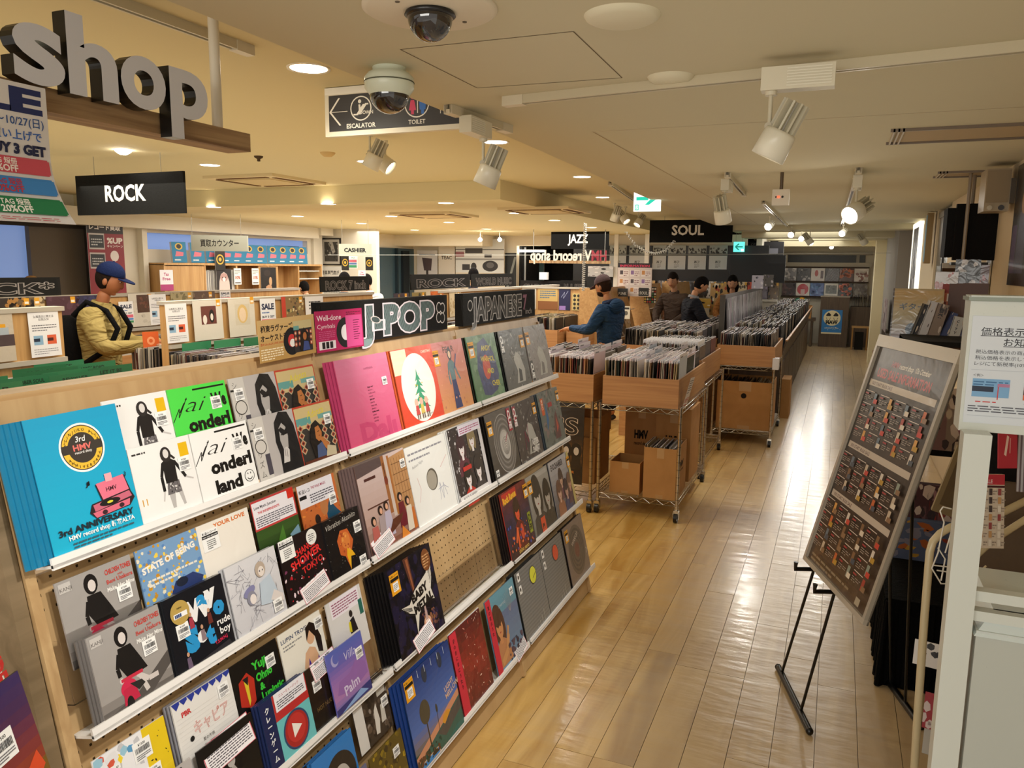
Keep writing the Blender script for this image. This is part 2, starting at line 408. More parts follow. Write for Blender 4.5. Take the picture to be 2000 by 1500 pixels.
CZ, CL, CB = 2.45, 2.60, 2.42      # ceiling heights: aisle side, upper bay, lower back bay
EX = [(-1.60, -2.5), (-1.60, 3.9), (-1.70, 6.8), (-1.78, 9.5), (-1.82, 22)]
pts = EX+[(1.6, 22), (1.6, -2.5)]
struct(MB().prism(pts, CZ, CZ+.3).obj('ceiling', [CEILR]))
c2 = MB(); c2.box(-10.5, -2.5, CL, -1.55, 22, CL+.1); struct(c2.obj('ceiling', [CEIL]))
c3 = MB(); c3.prism([(-10.4, 6.85), (-2.98, 6.85), (-2.98, 21), (-10.4, 21)], CB, CL-.001); struct(c3.obj('ceiling', [CEIL]))
# walls
wr = MB(); wr.box(.95, .9, 0, 1.1, 8.62, CZ); wr.box(.95, 9.75, 0, 1.1, 11.3, CZ); wr.box(.95, 12.25, 0, 1.1, 20.6, CZ); wr.box(1.08, 8.6, 0, 1.15, 12.3, CZ)
struct(wr.obj('wall_right', [WALLR]))
struct(MB().box(-8.75, -2.5, 0, -8.6, 5.3, CL).obj('wall_left', [WALL]))
lw = MB(); lw.box(-8.75, 7.05, 0, -8.6, 7.8, CL); lw.box(-8.75, 7.8, 0, -8.6, 11.35, 1.98); lw.box(-8.75, 7.8, 2.2, -8.6, 11.35, CL); lw.box(-8.75, 11.35, 0, -8.6, 15.1, CL)
lw.box(-8.75, 5.3, 2.22, -8.6, 7.05, CL)
struct(lw.obj('wall_left', [WALL])); struct(MB().box(-8.6, 11.77, 0, on(735, 500, 1, 11.77).x, 11.87, CB).obj('wall_back', [WALL]))
rw = MB(); rw.box(-8.6, 15.0, 0, -6.15, 15.15, CB); rw.box(-6.15, 15.0, 2.22, -1.6, 15.15, CB); rw.box(-1.95, 15.0, 0, -1.2, 15.2, 1.0)
struct(rw.obj('wall_back', [WALL])); struct(MB().box(-4.9, 14.93, 0, -1.2, 14.99, 2.22, H('0d0e10')).obj('window_4', [GLOSS]))
struct(MB().box(-6.2, 17.0, 0, -1.2, 17.1, CL, H('17181b')).box(-6.2, 15.15, 0, -6.1, 17, CL, H('202226')).obj('wall_back', [MATTE]))
struct(MB().box(-1.35, 20.6, 0, 1.1, 20.75, CZ).obj('wall_back', [WALL]))
struct(MB().box(-1.45, 15.2, 0, -1.35, 20.7, CZ).obj('wall_left', [WALL]))
# boxed beams over the far counter and across the far aisle
bm_ = MB(); bm_.box(-8.6, 5.3, 2.24, -8.35, 11.35, CL-.15); bm_.box(-8.6, 11.35, 2.3, -8.3, 11.7, CL-.15); bm_.box(-8.6, 14.3, 2.2, -6.6, 15, CB)
struct(bm_.obj('trim_1', [WALL]))
fb = MB()
for y, h, t in ((12.4, .07, .5), (14.1, .12, .6), (16.2, .09, .5), (18.0, .16, .5)): fb.box(-1.6, y, CZ-h, .95, y+t, CZ+.01)
struct(fb.obj('trim_2', [CEILR]))
# window openings of the buying counter: a bluish hall beyond
w1 = MB(); w1.box(-8.72, 7.8, 1.98, -8.7, 11.35, 2.2); w1 = struct(w1.obj('window_1', [BLUEGLOW]))
MB().box(-8.7, 9.4, 1.98, -8.66, 9.44, 2.2, H('30406a')).box(-8.7, 10.6, 2.02, -8.66, 11.2, 2.1, H('252a38')).obj('window_frame', [MATTE], w1)
d1 = struct(MB().box(-8.74, 5.3, 0, -8.7, 6.27, 2.22).obj('door_1', [BLUEGLOW]))
MB().box(-8.7, 6.27, 0, -8.63, 7.05, 2.22, H('6e665c')).obj('door_leaf', [MATTE], d1)
MB().box(-8.64, 5.3, 2.2, -8.58, 7.05, 2.26, H('3a342e')).box(-8.64, 6.98, 0, -8.58, 7.07, 2.22, H('3a342e')).obj('door_frame', [MATTE], d1)
col = MB(); col.box(-8.6, 7.07, 0, -8.42, 7.3, CL); col.box(-8.6, 7.74, 0, -8.5, 7.82, CL-.1); col.box(-8.6, 11.45, 0, -8.54, 11.7, CB); struct(col.obj('trim_3', [WALL]))
# glass window right of the picture
w2 = struct(MB().box(-8.6, 13.3, 1.0, -8.56, 15, 2.15, H('3d5563')).obj('window_2', [GLOSS]))
MB().box(-8.56, 13.28, 1.0, -8.5, 13.33, 2.15, H('c8c8c0')).box(-8.56, 14.2, 1.0, -8.5, 14.25, 2.15, H('20303a')).box(-8.56, 14.45, 1.0, -8.5, 14.7, 2.1, H('1a232b')).obj('window_frame', [MATTE], w2)
# access panel seams in the near ceiling
sm = MB()
def seam(a, b, z, w=.004, col='6d5c45'):
    a = Vector((*a, z)); b = Vector((*b, z)); d = (b-a).normalized(); p = Vector((-d.y, d.x, 0))*w
    sm.add([a-p, b-p, b+p, a+p], [(0, 1, 2, 3)], H(col))
for a, b in (((-1.28, 2.17), (-.73, 2.18)), ((-.73, 2.18), (-.74, 2.75)), ((-.74, 2.75), (-1.28, 2.72)), ((-1.28, 2.72), (-1.28, 2.17))): seam(a, b, CZ-.0008, .0018)
seam((-1.15, 3.77), (.95, 3.77), CZ-.0008, .003, 'e6d6b8'); seam((-1.15, 3.77), (-1.15, 12), CZ-.0008, .003, 'a8926f')
struct(sm.obj('trim_4', [MATTE]))

# ------------------------------------------------------------------ ceiling fixtures
def cy(loc): return T(loc)
dl_spots = [(px, py) for px, py in ((603, 133), (410, 322), (718, 315), (968, 277), (1137, 345), (1177, 385), (1258, 428))]
dl_back = [(417, 404), (581, 422), (871, 396), (764, 422), (641, 398), (1007, 416), (1083, 430), (877, 434), (1156, 444), (706, 436), (950, 447), (810, 449)]
proto = None
for k, (px, py) in enumerate(dl_spots+dl_back):
    z = CL if k < len(dl_spots) else CB
    p = on(px, py, 2, z)
    if proto is None:
        proto = thing('downlight', '', 'downlight', p, 0, 'round recessed downlights')
        MB().lathe([(.074, -.001), (.088, -.006), (.09, -.001), (.09, .0)], 28, H('f0e6d2')).obj('trim_ring', [GLOSS], proto)
        MB().lathe([(0, -.003), (.075, -.003)], 28).obj('lens', [LAMPON], proto); d_ = proto
    else: d_ = dup(proto, None, T(p))
    d_['label'] = ('big round recessed downlight nearest the camera, above the shop letters', 'round downlight in the upper ceiling, right of the beam end', 'round downlight below the escalator sign, by the twin spotlights', 'round downlight half hidden behind the spotlight next to the escalator sign', 'round downlight touching the edge of the aisle ceiling', 'round downlight at the start of the far spotlight track', 'round downlight just above the SOUL sign')[k] if k < 7 else 'small round downlight in the lower back ceiling'
    if k >= 7: d_['group'] = 'small downlights in the lower back ceiling'
    else: d_['group'] = 'downlights in the upper ceiling'
    lamp('downlight_beam', 'SPOT', (p.x, p.y, z-.03), 22 if k < len(dl_spots) else 16, WARM, .05, angle=150, blend=1)

# dome cameras
def dome(M, label, plate):
    t = thing('dome_camera', label, 'camera', M=M)
    if plate:
        MB().lathe([(0, -.012), (.16, -.012), (.172, -.006), (.172, 0)], 48, H('d8ccb4')).obj('mounting_plate', [MATTE], t)
        MB().lathe([(.062, -.012), (.066, -.02), (.06, -.024), (.055, -.024)], 32, H('141212')).obj('collar', [GLOSS], t)
        MB().lathe([(.058, -.022)]+[(.058*cos(a), -.022-.062*sin(a)) for a in [i*pi/20 for i in range(1, 11)]], 32).obj('dome', [DOME], t)
        for a in (1.1, 4.4): MB().cyl((.11*cos(a), .11*sin(a), -.014), (.11*cos(a), .11*sin(a), -.011), .006, col=H('6a6052')).obj('screw', [MATTE], t)
    else:
        MB().lathe([(.055, 0), (.055, -.012), (.07, -.02), (.082, -.034), (.082, -.068), (.068, -.086), (.066, -.09)], 36, H('cfd3bd')).obj('housing', [GLOSS], t)
        MB().lathe([(.083, -.046), (.084, -.048), (.083, -.05)], 36, H('5a5a48')).obj('seam_ring', [MATTE], t)
        MB().lathe([(.066, -.086)]+[(.066*cos(a), -.086-.062*sin(a)) for a in [i*pi/20 for i in range(1, 11)]], 32).obj('dome', [DOME], t)
dome(T(on(840, 15, 2, CZ)), 'black dome camera on a big round ceiling plate at the top', True)
dome(T(on(760, 132, 2, CZ)), 'cream surface-mounted dome camera with smoked bubble in front of the escalator sign', False)
tag(MB().lathe([(0, -.016), (.08, -.015), (.095, -.008), (.1, 0)], 32, H('d8d0b4')).obj('blank_cover', [MATTE], None, T(on(1215, 30, 2, CZ))), 'cream round ceiling cap right of the big dome camera', 'ceiling cap', 'round ceiling caps')
tag(MB().lathe([(0, -.02), (.06, -.018), (.075, -.008), (.08, 0)], 32, H('d8d0b4')).obj('blank_cover', [MATTE], None, T(on(1310, 150, 2, CZ))), 'small cream round ceiling cap beside the long track at centre', 'ceiling cap', 'round ceiling caps')
for (px, py), lb in (((640, 298), 'flat round smoke detector below the escalator sign at left'), ((505, 305), 'small dark sprinkler head right of the beam end'), ((373, 388), 'small dark sprinkler head right of the ROCK sign')):
    big = 'smoke' in lb
    tag(MB().lathe([(.0, -.03), (.03, -.028), (.05, -.012), (.055, 0)] if big else [(0, -.04), (.012, -.038), (.012, -.02), (.03, -.012), (.034, 0)], 20, H('c9ac78' if big else '4a3a28')).obj('smoke_detector' if big else 'sprinkler_head', [MATTE], None, T(on(px, py, 2, CL))), lb, 'detector' if big else 'sprinkler')
# air-conditioning cassettes
for k, (px, py, z, s, lb) in enumerate(((520, 350, CL, .8, 'square ceiling air conditioner nearest, right of the ROCK sign'), (850, 418, CB, .8, 'square ceiling air conditioner in the back bay, the left of two'), (1065, 409, CB, .8, 'square ceiling air conditioner in the back bay, the right of two'))):
    t = thing('ceiling_air_conditioner', lb, 'air conditioner', on(px, py, 2, z), 0, 'ceiling cassettes')
    MB().box(-s/2, -s/2, -.025, s/2, s/2, 0, H('dccba4')).obj('panel', [MATTE], t)
    for r in range(4): MB().box(-s*.36, -s*.44, -.03, s*.36, -s*.38, -.024, H('6a4a26')).obj('slot', [MATTE], t, Matrix.Rotation(r*pi/2, 4, 'Z'))
    MB().box(-s*.3, -s*.3, -.034, s*.3, s*.3, -.024, H('d4bf92')).obj('grille', [MATTE], t)
for k, (px, py, w, h) in enumerate(((1740, 252, .95, .42), (1832, 335, .5, .3))):
    a = on(px, py, 2, CZ)
    t = thing('ceiling_grille', ('large ' if k == 0 else 'small ')+'aluminium framed grille in the ceiling by the right wall', 'grille', a, 0)
    MB().box(.03, .03, -.006, w-.03, h-.03, -.002, H('b09a78')).obj('plate', [MATTE], t)
    f_ = MB()
    for q in range(3): f_.box(.012+.02*q, 0, -.014, .02+.02*q, h, 0, H('b8a890'))
    f_.box(0, 0, -.014, w, .01, 0, H('7c6d5e')).box(0, h-.01, -.014, w, h, 0, H('7c6d5e')); f_.obj('frame', [GLOSS], t)

# lighting tracks and spotlights
def track(a, b, z, label, w=.034, h=.032):
    a = Vector((*a, z)); b = Vector((*b, z)); L = (b-a).length
    t = thing('lighting_track', label, 'lighting track', M=frame(a, b-a, (-(b-a).y, (b-a).x, 0)), group='ceiling lighting tracks')
    MB().box(0, -w/2, -h, L, -.008, 0, H('c4b89a')).box(0, .008, -h, L, w/2, 0, H('c4b89a')).box(0, -.008, -h+.014, L, .008, 0, H('30281e')).obj('rail', [GLOSS], t)
    for x in (0, L-.09): MB().box(x, -w/2-.003, -h-.004, x+.09, w/2+.003, 0, H('cfc4aa')).obj('end_feed', [GLOSS], t)
    return t
P = lambda x, y, z=CZ: tuple(on(x, y, 2, z))[:2]
track(P(985, 190), (.94, 2.66), CZ, 'long lighting track crossing the near ceiling to the right wall')
track((-1.52, 2.95), (-1.47, 3.48), CZ, 'short lighting track with one spotlight right of the escalator sign')
track((-1.64, 1.2), (-1.66, 2.45), CL, 'white lighting track at the top edge ending above the pole')
track((-2.1, 1.2), (-2.08, 2.44), CL, 'long lighting track running behind the shop letters')
track((-.75, 5.6), (-.80, 7.1), CZ, 'short lighting track with a spotlight above the aisle centre')
track((-2.05, 7.3), (-2.4, 10.2), CL, 'far lighting track carrying three small spotlights left of the SOUL sign')
track((.07, 5.6), (-.02, 12.5), CZ, 'far lighting track above the right of the aisle')
track((-.72, 8.0), (-.78, 15.0), CZ, 'far lighting track above the record racks')
def spotlight(top, aim, label, k=1., on_=False, box=True, bx=(1, 0), cat='spotlight', power=0, group='track spotlights'):
    """adapter box under the track, stem, yoke, finned housing and shade"""
    top = Vector(top); a = Vector(aim).normalized()
    t = thing('spotlight', label, 'spotlight', top, 0, group)
    X = Vector((bx[0], bx[1], 0)).normalized()
    Mx = frame((0, 0, 0), X, (-X.y, X.x, 0))
    if box:
        g_ = MB(); g_.box(-.03, -.028, -.075*k, .2*k, .028, 0, H('d8d0b8'))
        for i in range(7): g_.box(.05*k, .0285, (-.066+.009*i)*k, .19*k, .031, (-.062+.009*i)*k, H('e6e0cc')); g_.box(.05*k, -.031, (-.066+.009*i)*k, .19*k, -.0285, (-.062+.009*i)*k, H('e6e0cc'))
        g_.obj('driver_box', [GLOSS], t, Mx)
    z0 = -.075*k if box else 0
    j = Vector((0, 0, z0-.115*k))
    MB().cyl((0, 0, z0+.005), (0, 0, z0-.012), .02*k, col=H('d6ceb6')).cyl((0, 0, z0-.01), tuple(j), .0075*k, col=H('cbc3aa')).obj('stem', [GLOSS], t)
    s = a.cross(Vector((0, 0, 1))).normalized()
    MB().cyl(j-s*.02*k, j+s*.02*k, .013*k, col=H('b5ab92')).cyl(j+s*.02*k, j+s*.024*k, .008*k, col=H('15100c')).obj('joint', [GLOSS], t)
    c = j+a*.02*k+s*.0; off = (a.cross(s))*(-.05*k)
    if off.z > 0: off = -off
    c = c-Vector((a.x, a.y, 0)).normalized()*.05*k if Vector((a.x, a.y)).length > .05 else c
    M = frame(c, s, a.cross(s) if True else 0)
    if (M @ Vector((0, 0, 1))-M @ Vector((0, 0, 0))).dot(a) < 0: M = frame(c, s, -(a.cross(s)))
    MB().lathe([(.0, .0), (.05*k, .0), (.055*k, .01*k), (.058*k, .095*k), (.053*k, .096*k), (.05*k, .06*k)], 28, H('dcd6c2')).obj('shade', [GLOSS], t, M)
    fn = MB()
    for i in range(10):
        q = 2*pi*i/10; fn.box(.012*k, -.0035*k, -.1*k, .046*k, .0035*k, .002, H('c4bda6'), M=Matrix.Rotation(q, 4, 'Z'))
    fn.cyl((0, 0, -.1*k), (0, 0, 0), .02*k, col=H('9a927e')).obj('heat_sink', [GLOSS], t, M)
    MB().lathe([(0, .062*k), (.05*k, .062*k)] if not on_ else [(0, .085*k), (.052*k, .085*k)], 24).obj('lens', [LAMPHOT if on_ else LAMPON], t, M)
    if power: lamp('spot_beam', 'SPOT', tuple(top+c+a*.1*k), power, WHITE, .03, tuple(top+c+a*2), 48, .7)
    return t
ZT = CZ-.032
Sp = lambda px, py, z=ZT: tuple(on(px, py, 2, z))
spotlight((-1.475, 3.2, ZT), (-.42, -.08, -1), 'white finned spotlight on the short track right of the escalator sign', .9, box=True, bx=(0, -1), power=40)
spotlight((-.235, 2.66, ZT), (-.5, .05, -1), 'large white finned spotlight hanging from the long near track', .92, bx=(1, 0), power=20)
spotlight((-.78, 5.75, ZT), (.15, .45, -1), 'white spotlight tilted down above the aisle, left of the sensor', 1.0, bx=(0, 1), power=40)
spotlight((.07, 5.75, ZT), (-.55, -.75, -.45), 'lit spotlight glaring at the camera, near the right of the aisle', 1.1, True, bx=(0, 1), power=30)
for k, (px, py) in enumerate(((1200, 397), (1222, 404), (1247, 412))):
    spotlight(Sp(px, py, CL-.032), ((-.3, .2, -.8), (.5, -.2, -.6), (-.3, -.4, -.6))[k], ('left', 'middle', 'right')[k]+' of three small white spotlights on the far track left of the SOUL sign', .95, box=False, power=14)
spotlight(Sp(722, 262, CL-.032), (-.35, -.1, -.7), 'left one of two brownish white spotlights below the escalator sign', .9, box=False)
spotlight(Sp(752, 276, CL-.032), (.7, .1, -.55), 'right one of two brownish white spotlights below the escalator sign', .9, box=False)
FARS = [(1503, 432, (-.2, -.8, -.3)), (1585, 452, (.05, -.9, -.3)), (1546, 455, (-.1, -.9, -.3)), (1648, 432, (-.25, -.8, -.35)), (1565, 470, (.0, -.9, -.3)), (1740, 478, (-.3, -.8, -.3)), (1624, 485, (0, -.9, -.3))]
for k, (px, py, a) in enumerate(FARS):
    z = 2.28; d_ = (9.3, 15.0, 11.5, 10.8, 13.0, 15.5, 17.5)[k]; p = dep(px, py, d_)
    spotlight((p.x, p.y, CZ-.03), a, 'small glaring spotlight far down the aisle, '+('nearest, over the record racks', 'above the blue and white record wall', 'left of the pair over the racks', 'nearest on the right track', 'right of the cluster over the racks', 'rightmost, by the cream pillar', 'farthest, before the dark window')[k], max(.8, (CZ-.03-p.z)/.2), True, box=False, power=0 if k in (4, 2) else 26, group='small glaring spotlights down the aisle')
for px, py in ((1582, 462), (1688, 466)):
    p = dep(px, py, 12.5); spotlight((p.x, p.y, CZ-.03), (.5, .3, -.7), 'small dim spotlight turned away, far down the aisle, '+('left' if px < 1600 else 'right')+' one', 1.0, False, box=False)
p = dep(240, 283, 5.6); t = thing('bare_bulb', 'glaring round lamp hanging just under the wooden shop beam', 'lamp', p); MB().sphere((0, 0, 0), .07, n=20, m=12).obj('bulb', [LAMPHOT], t); MB().cyl((0, 0, .06), (0, 0, CL-p.z), .008, col=H('ddd8c8')).obj('stem', [GLOSS], t)
for px, lb in ((938, 'left'), (976, 'right')):
    p = dep(px, 468, 14); t = thing('bare_bulb', lb+' of two small bright lamps over the grey display in the back', 'lamp', p)
    MB().sphere((0, 0, 0), .035).obj('bulb', [LAMPHOT], t); MB().cyl((0, 0, .03), (0, 0, CB-p.z), .006, col=H('ddd8c8')).obj('stem', [GLOSS], t)
# sensor under the near spotlight
p = dep(1525, 385, 5.3); t = thing('sensor_box', 'white square sensor with a red light on a stem over the aisle', 'sensor', p)
MB().cyl((0, 0, .05), (0, 0, CZ-p.z), .012, col=H('5a4a3a')).obj('stem', [GLOSS], t); MB().box(-.055, -.02, -.055, .055, .02, .05, H('d9cdb8')).obj('body', [GLOSS], t)
MB().box(-.022, -.023, -.005, -.006, -.0195, .005).obj('indicator', [REDLED], t); MB().sphere((.012, -.02, 0), .008, H('101010')).sphere((-.03, -.02, 0), .006, H('101010')).obj('lens', [GLOSS], t)

# ------------------------------------------------------------------ hanging signs
def board(name, label, cat, o, x, y, w, h, art, t=.02, wires=None, side='0a0a0a', mat=None, group=None):
    M = frame(o, x, y); art.obj; ob = thing(name, label, cat, M=M, group=group)
    art.obj('panel', [mat or PRINT], ob)
    if wires:
        Mi = M.inverted()
        for u in wires:
            q = M @ Vector((u*w, h, -t/2)); MB().cyl(Mi @ q, Mi @ Vector((q.x, q.y, CL)), .0025, n=6, col=H('8a8578')).obj('wire', [GLOSS], ob)
    return ob
def genre(word, px, D, w, h, label, fs=.42, zb=2.15):
    o = dep(*px, D); o.z = zb
    a = Art(w, h, '060606', .02); a.text(word, .47, .34, fs, 'e9e4da', bold=.03, al='c', fit={'ROCK': .38, 'JAZZ': .35, 'SOUL': .39}[word])
    return board('genre_sign', label, 'sign', o, (1, 0, 0), (0, 0, 1), w, h, a, wires=(.18, .8), mat=MATTE)
genre('ROCK', (152, 420), 6.1, 1.10, .30, 'hanging black sign lettered ROCK', .55, 2.16)
genre('JAZZ', (1076, 486), 14, 1.07, .31, 'hanging black sign lettered JAZZ', .66, 2.12)
genre('SOUL', (1268, 473), 12.3, 1.27, .345, 'hanging black sign lettered SOUL, its corner cut off by the ceiling edge', .6, 2.195)
# escalator / toilet sign
o = dep(636, 268, 3.6); w, h = .72, .215
a = Art(w, h, 'e6dfca', .03); a.rect(.03, .1, .97, .84, '3b3a3c'); a.rect(0, .86, 1, 1, 'f6f2e6')
a.line([(.17, .5), (.045, .5)], .012, 'f0ece0'); a.line([(.11, .78), (.04, .5)], .014, 'f0ece0'); a.line([(.04, .5), (.115, .22)], .014, 'f0ece0')
a.ell(.27, .54, .078, .25, 'f0ece0', 28); a.ell(.27, .54, .07, .225, '3b3a3c', 28)
a.line([(.215, .42), (.25, .42), (.3, .62), (.325, .62)], .03, 'f0ece0'); a.ell(.262, .68, .012, .04, 'f0ece0', 12); a.line([(.26, .62), (.262, .5)], .014, 'f0ece0')
a.text('DOWN', .31, .42, .1, 'f0ece0', .02, al='c'); a.text('ESCALATOR', .27, .15, .13, 'f0ece0', .02, al='c')
a.ell(.67, .54, .085, .27, 'f0ece0', 28); a.ell(.67, .54, .078, .245, '3b3a3c', 28)
for u, c_ in ((.64, 'd8426a'), (.71, '3a74c8')):
    a.ell(u, .68, .013, .042, c_, 12); a.poly([(u-.025, .42), (u+.025, .42), (u+.012, .62), (u-.012, .62)] if u < .7 else [(u-.02, .42), (u+.02, .42), (u+.024, .62), (u-.024, .62)], c_); a.rect(u-.01, .34, u+.01, .43, c_)
a.rect(.672, .36, .678, .72, 'f0ece0'); a.text('TOILET', .67, .15, .12, 'f0ece0', .02, al='c'); a.rect(.83, .32, .835, .7, 'f0ece0')
board('direction_sign', 'hanging dark sign with escalator and toilet pictograms in a white frame', 'sign', o, (1, 0, 0), (0, 0, 1), w, h, a)
# green exit arrows
o = dep(1237, 413, 7.6); a = Art(.26, .2, 'e9f4ef', .04); a.rect(.1, .52, .55, .68, '17a890'); a.poly([(.45, .9), (.62, .9), (.9, .6), (.58, .3), (.42, .3), (.66, .6)], '17a890'); a.rect(.06, .05, .2, .32, '1aa890'); a.rect(.09, .1, .17, .28, 'e9f4ef'); a.line([(.11, .12), (.15, .2), (.12, .26)], .03, '1aa890')
m, nt, b = newmat('backlit_print'); BACKLIT = m; vc_ = N(nt, 'ShaderNodeVertexColor', layer_name='Col'); nt.links.new(vc_.outputs[0], b.inputs['Base Color']); nt.links.new(vc_.outputs[0], b.inputs['Emission Color']); b.inputs['Emission Strength'].default_value = .9
board('exit_sign', 'backlit exit sign with green arrow pointing right, at the ceiling edge', 'exit sign', o, (1, 0, 0), (0, 0, 1), .26, .2, a, mat=BACKLIT)
o = dep(1432, 492, 14); a = Art(.19, .18, '5fd8c8', .04); a.line([(.85, .5), (.2, .5)], .12, '0a6a60'); a.line([(.5, .8), (.18, .5), (.5, .2)], .12, '0a6a60'); a.rect(.7, .05, .95, .3, 'dff4ef')
board('exit_sign', 'small backlit exit sign with arrow pointing left, right of the SOUL sign', 'exit sign', o, (1, 0, 0), (0, 0, 1), .19, .18, a, mat=BACKLIT, wires=(.2, .8))
# buying-counter and cashier signs
o = dep(374, 490, 10); a = Art(.73, .2, 'bfc0b0', .015); a.text('買取カウンター', .5, .32, .5, '1a1a1a', .02, al='c', fit=.68)
board('counter_sign', 'hanging cream sign for the buying counter lettered in Japanese', 'sign', o, (.93, .38, 0), (0, 0, 1), .73, .2, a, wires=(.02, .88))
o = dep(662, 500, 11); a = Art(.47, .17, 'b9bbaa', .015); a.text('CASHIER', .5, .34, .44, '141414', .05, al='c', fit=.68)
board('counter_sign', 'hanging pale sign lettered CASHIER', 'sign', o, (.95, .3, 0), (0, 0, 1), .47, .17, a, wires=(.1, .9))
# thin steel wires strung across the shop
wi = dep(640, 498, 10.5); wj = dep(1740, 494, 13)
tag(MB().tube([wi, wi.lerp(wj, .5)-Vector((0, 0, .02)), wj], .003, 6, H('c9c9c0')).obj('wire_line', [GLOSS]), 'thin taut wire strung across the shop at sign height', 'wire')

# ------------------------------------------------------------------ big hanging shop letters
t = thing('hanging_shop_sign', 'hanging wooden beam sign with big grey and black letters reading shop', 'sign', (-1.9, 1.0, 2.18))
MB().box(-.10, -.6, .0, 0, 1.21, .06).obj('beam', [BEAMWOOD], t)
MB().cyl((-.03, 1.09, .05), (-.03, 1.09, CL-2.18), .017, col=H('d9cfba')).obj('pole', [GLOSS], t)
vs, fs, w_, nz_ = textgeo('shop', .012, 0, 6, .5)
def letter(ch, y0, y1, zb, depth=.045, ksc=.272, nm='letter'):
    vs, fs, w_, nz_ = textgeo(ch, .03, 0, 6, .5)
    k = (y1-y0)/(w_[1]-w_[0]); mb = MB()
    out = [(z*depth-.012, (x-w_[0])*k, y*ksc) for x, y, z in vs]
    for f, q in zip(fs, nz_):
        mb.f.append(list(f)); mb.c.append(H('d2d2d6') if q > .5 else H('090807')); mb.m.append(0); mb.sm.append(False)
    mb.v = out; return mb.obj(nm, [GLOSS], t, T((.04, y0-1.0, zb-2.18)))
letter('s', 1.34, 1.475, 2.240); letter('h', 1.485, 1.635, 2.235); letter('o', 1.645, 1.80, 2.24); letter('p', 1.815, 1.965, 2.24)
tag_h = 0
# hanging SALE poster, its lower corner curling out
w, h = .42, .33
a = Art(w, h, 'ddd8d2', .001); a.v = []; a.f = []; a.c = []; a.m = []; a.sm = []; a.grid(16, lambda u, v: H('ddd8d2')); a.text('SALE', .97, .80, .23, '1c2a5e', .05, al='r', fit=.86)
a.text('10/8(火)～10/27(日)', .97, .70, .078, '27508e', .01, al='r'); a.text('3点以上お買い上げで', .95, .60, .078, '2a60b0', .015, al='r'); a.text('BUY 3 GET', .97, .495, .095, '1c2448', .06, al='r')
for v, c_, tc_, s_ in ((.33, 'cc4f5c', 'f4e6dc', 'PINK TAG 短冊'), (.185, '3c84c4', 'b8394a', 'BLUE TAG 短冊'), (.04, '1f7a4a', 'f0f0e4', 'GREEN TAG 短冊')):
    a.rect(.05, v+.02, .97, v+.138, c_); a.rect(.04, v+.03, .98, v+.128, c_)
    a.text(s_, .78, v+.085, .05, tc_, .02, al='r'); a.text({'c': '40', '3': '30', '1': '20'}[c_[0]]+'%OFF', .78, v+.03, .065, tc_, .03, al='r')
a.para(.05, 0.0, .9, .045, 3, 'b83848', 3, .3)
def curl(p):
    q = max(0, (.5-p[1]/h)); u = p[0]/w
    return (p[0]+.16*q*q*u, p[1], p[2]+.10*q*q*u)
a.v = [curl((p[0], p[1], p[2]*9)) for p in a.v]
sp = tag(a.obj('sale_poster', [PRINT], None, frame((-1.855, 1.42-w, 2.225-h), (0, 1, 0), (0, 0, 1))), 'hanging white SALE poster with pink, blue and green discount bars', 'poster')

# ================================================================== THE RECORD DISPLAY (near left)
KX = -.2271
FN = Vector((.975, 0, .2215)); FU = Vector((-.2215, 0, .975))
def face(y, z, n=0.):
    """point on the leaning front of the display, n metres proud of it"""
    return Vector((-1.154+KX*(z-.155), y, z))+FN*n
def FM(y, z, n=0., rot=0.): return frame(face(y, z, n), (0, 1, 0), FU) @ Matrix.Rotation(rot, 4, 'Z')
BAY = (.97, 2.0, 3.0, 4.0)
TZ = (1.203, .861, .514, .155)
cab = thing('display_cabinet', 'leaning birch record display with white ledges and pegboard back, nearest the camera', 'display shelf', (-1.5, 2.5, 0))
Mi = cab.matrix_world.inverted()
def cpart(mb, name, mats, M=None):
    return mb.obj(name, mats, cab, Mi if M is None else Mi @ M)
L_ = 1.56
for i in range(3):
    y0, y1 = BAY[i], BAY[i+1]
    cpart(MB().box(0.002, 0, -.02, y1-y0-.002, L_-.36, 0), 'back_panel', [PEG], FM(y0, .02, -.052))
    cpart(MB().box(0.002, 0, -.02, y1-y0-.002, .322, .004), 'top_rail', [BIRCH], FM(y0, 1.222, -.052))
    # peg holes, 25 mm apart, where the board is not hidden behind sleeves
    ph = MB()
    for r in range(int(1.2/.03)):
        for c in range(int((y1-y0-.05)/.03)):
            u = .03+c*.03; v = .02+r*.03; z = .02+v*.975
            near = min((z-tz) % .347 for tz in TZ)
            if i == 1 and .53 < z < .86: pass
            elif i == 0: 
                if not any(-.055 < z-tz < .02 or .25 < z-tz < .35 for tz in TZ): continue
            elif not any(-.05 < z-tz < .0 for tz in TZ): continue
            ph.add([(u-.0028, v-.0028, 0), (u+.0028, v-.0028, 0), (u+.0028, v+.0028, 0), (u-.0028, v+.0028, 0)], [(0, 1, 2, 3)], H('35260f'))
    stuff(cpart(ph, 'peg_holes', [MATTE], FM(y0, .02, -.0515)))
for y in (.972, 1.985, 2.985, 3.975):
    cpart(MB().box(0, 0, -.05, .022, L_-.03, .012), 'upright', [BIRCHV], FM(y, .02, -.052))
cpart(MB().box(-1.44, 0, 0, -1.20, 3.03, .125, mat=0), 'plinth', [BIRCH], T((0, .97, 0)))
cpart(MB().box(-1.60, .0, 1.515, -1.527, 3.03, 1.535), 'top_cap', [BIRCH], T((0, .97, 0)))
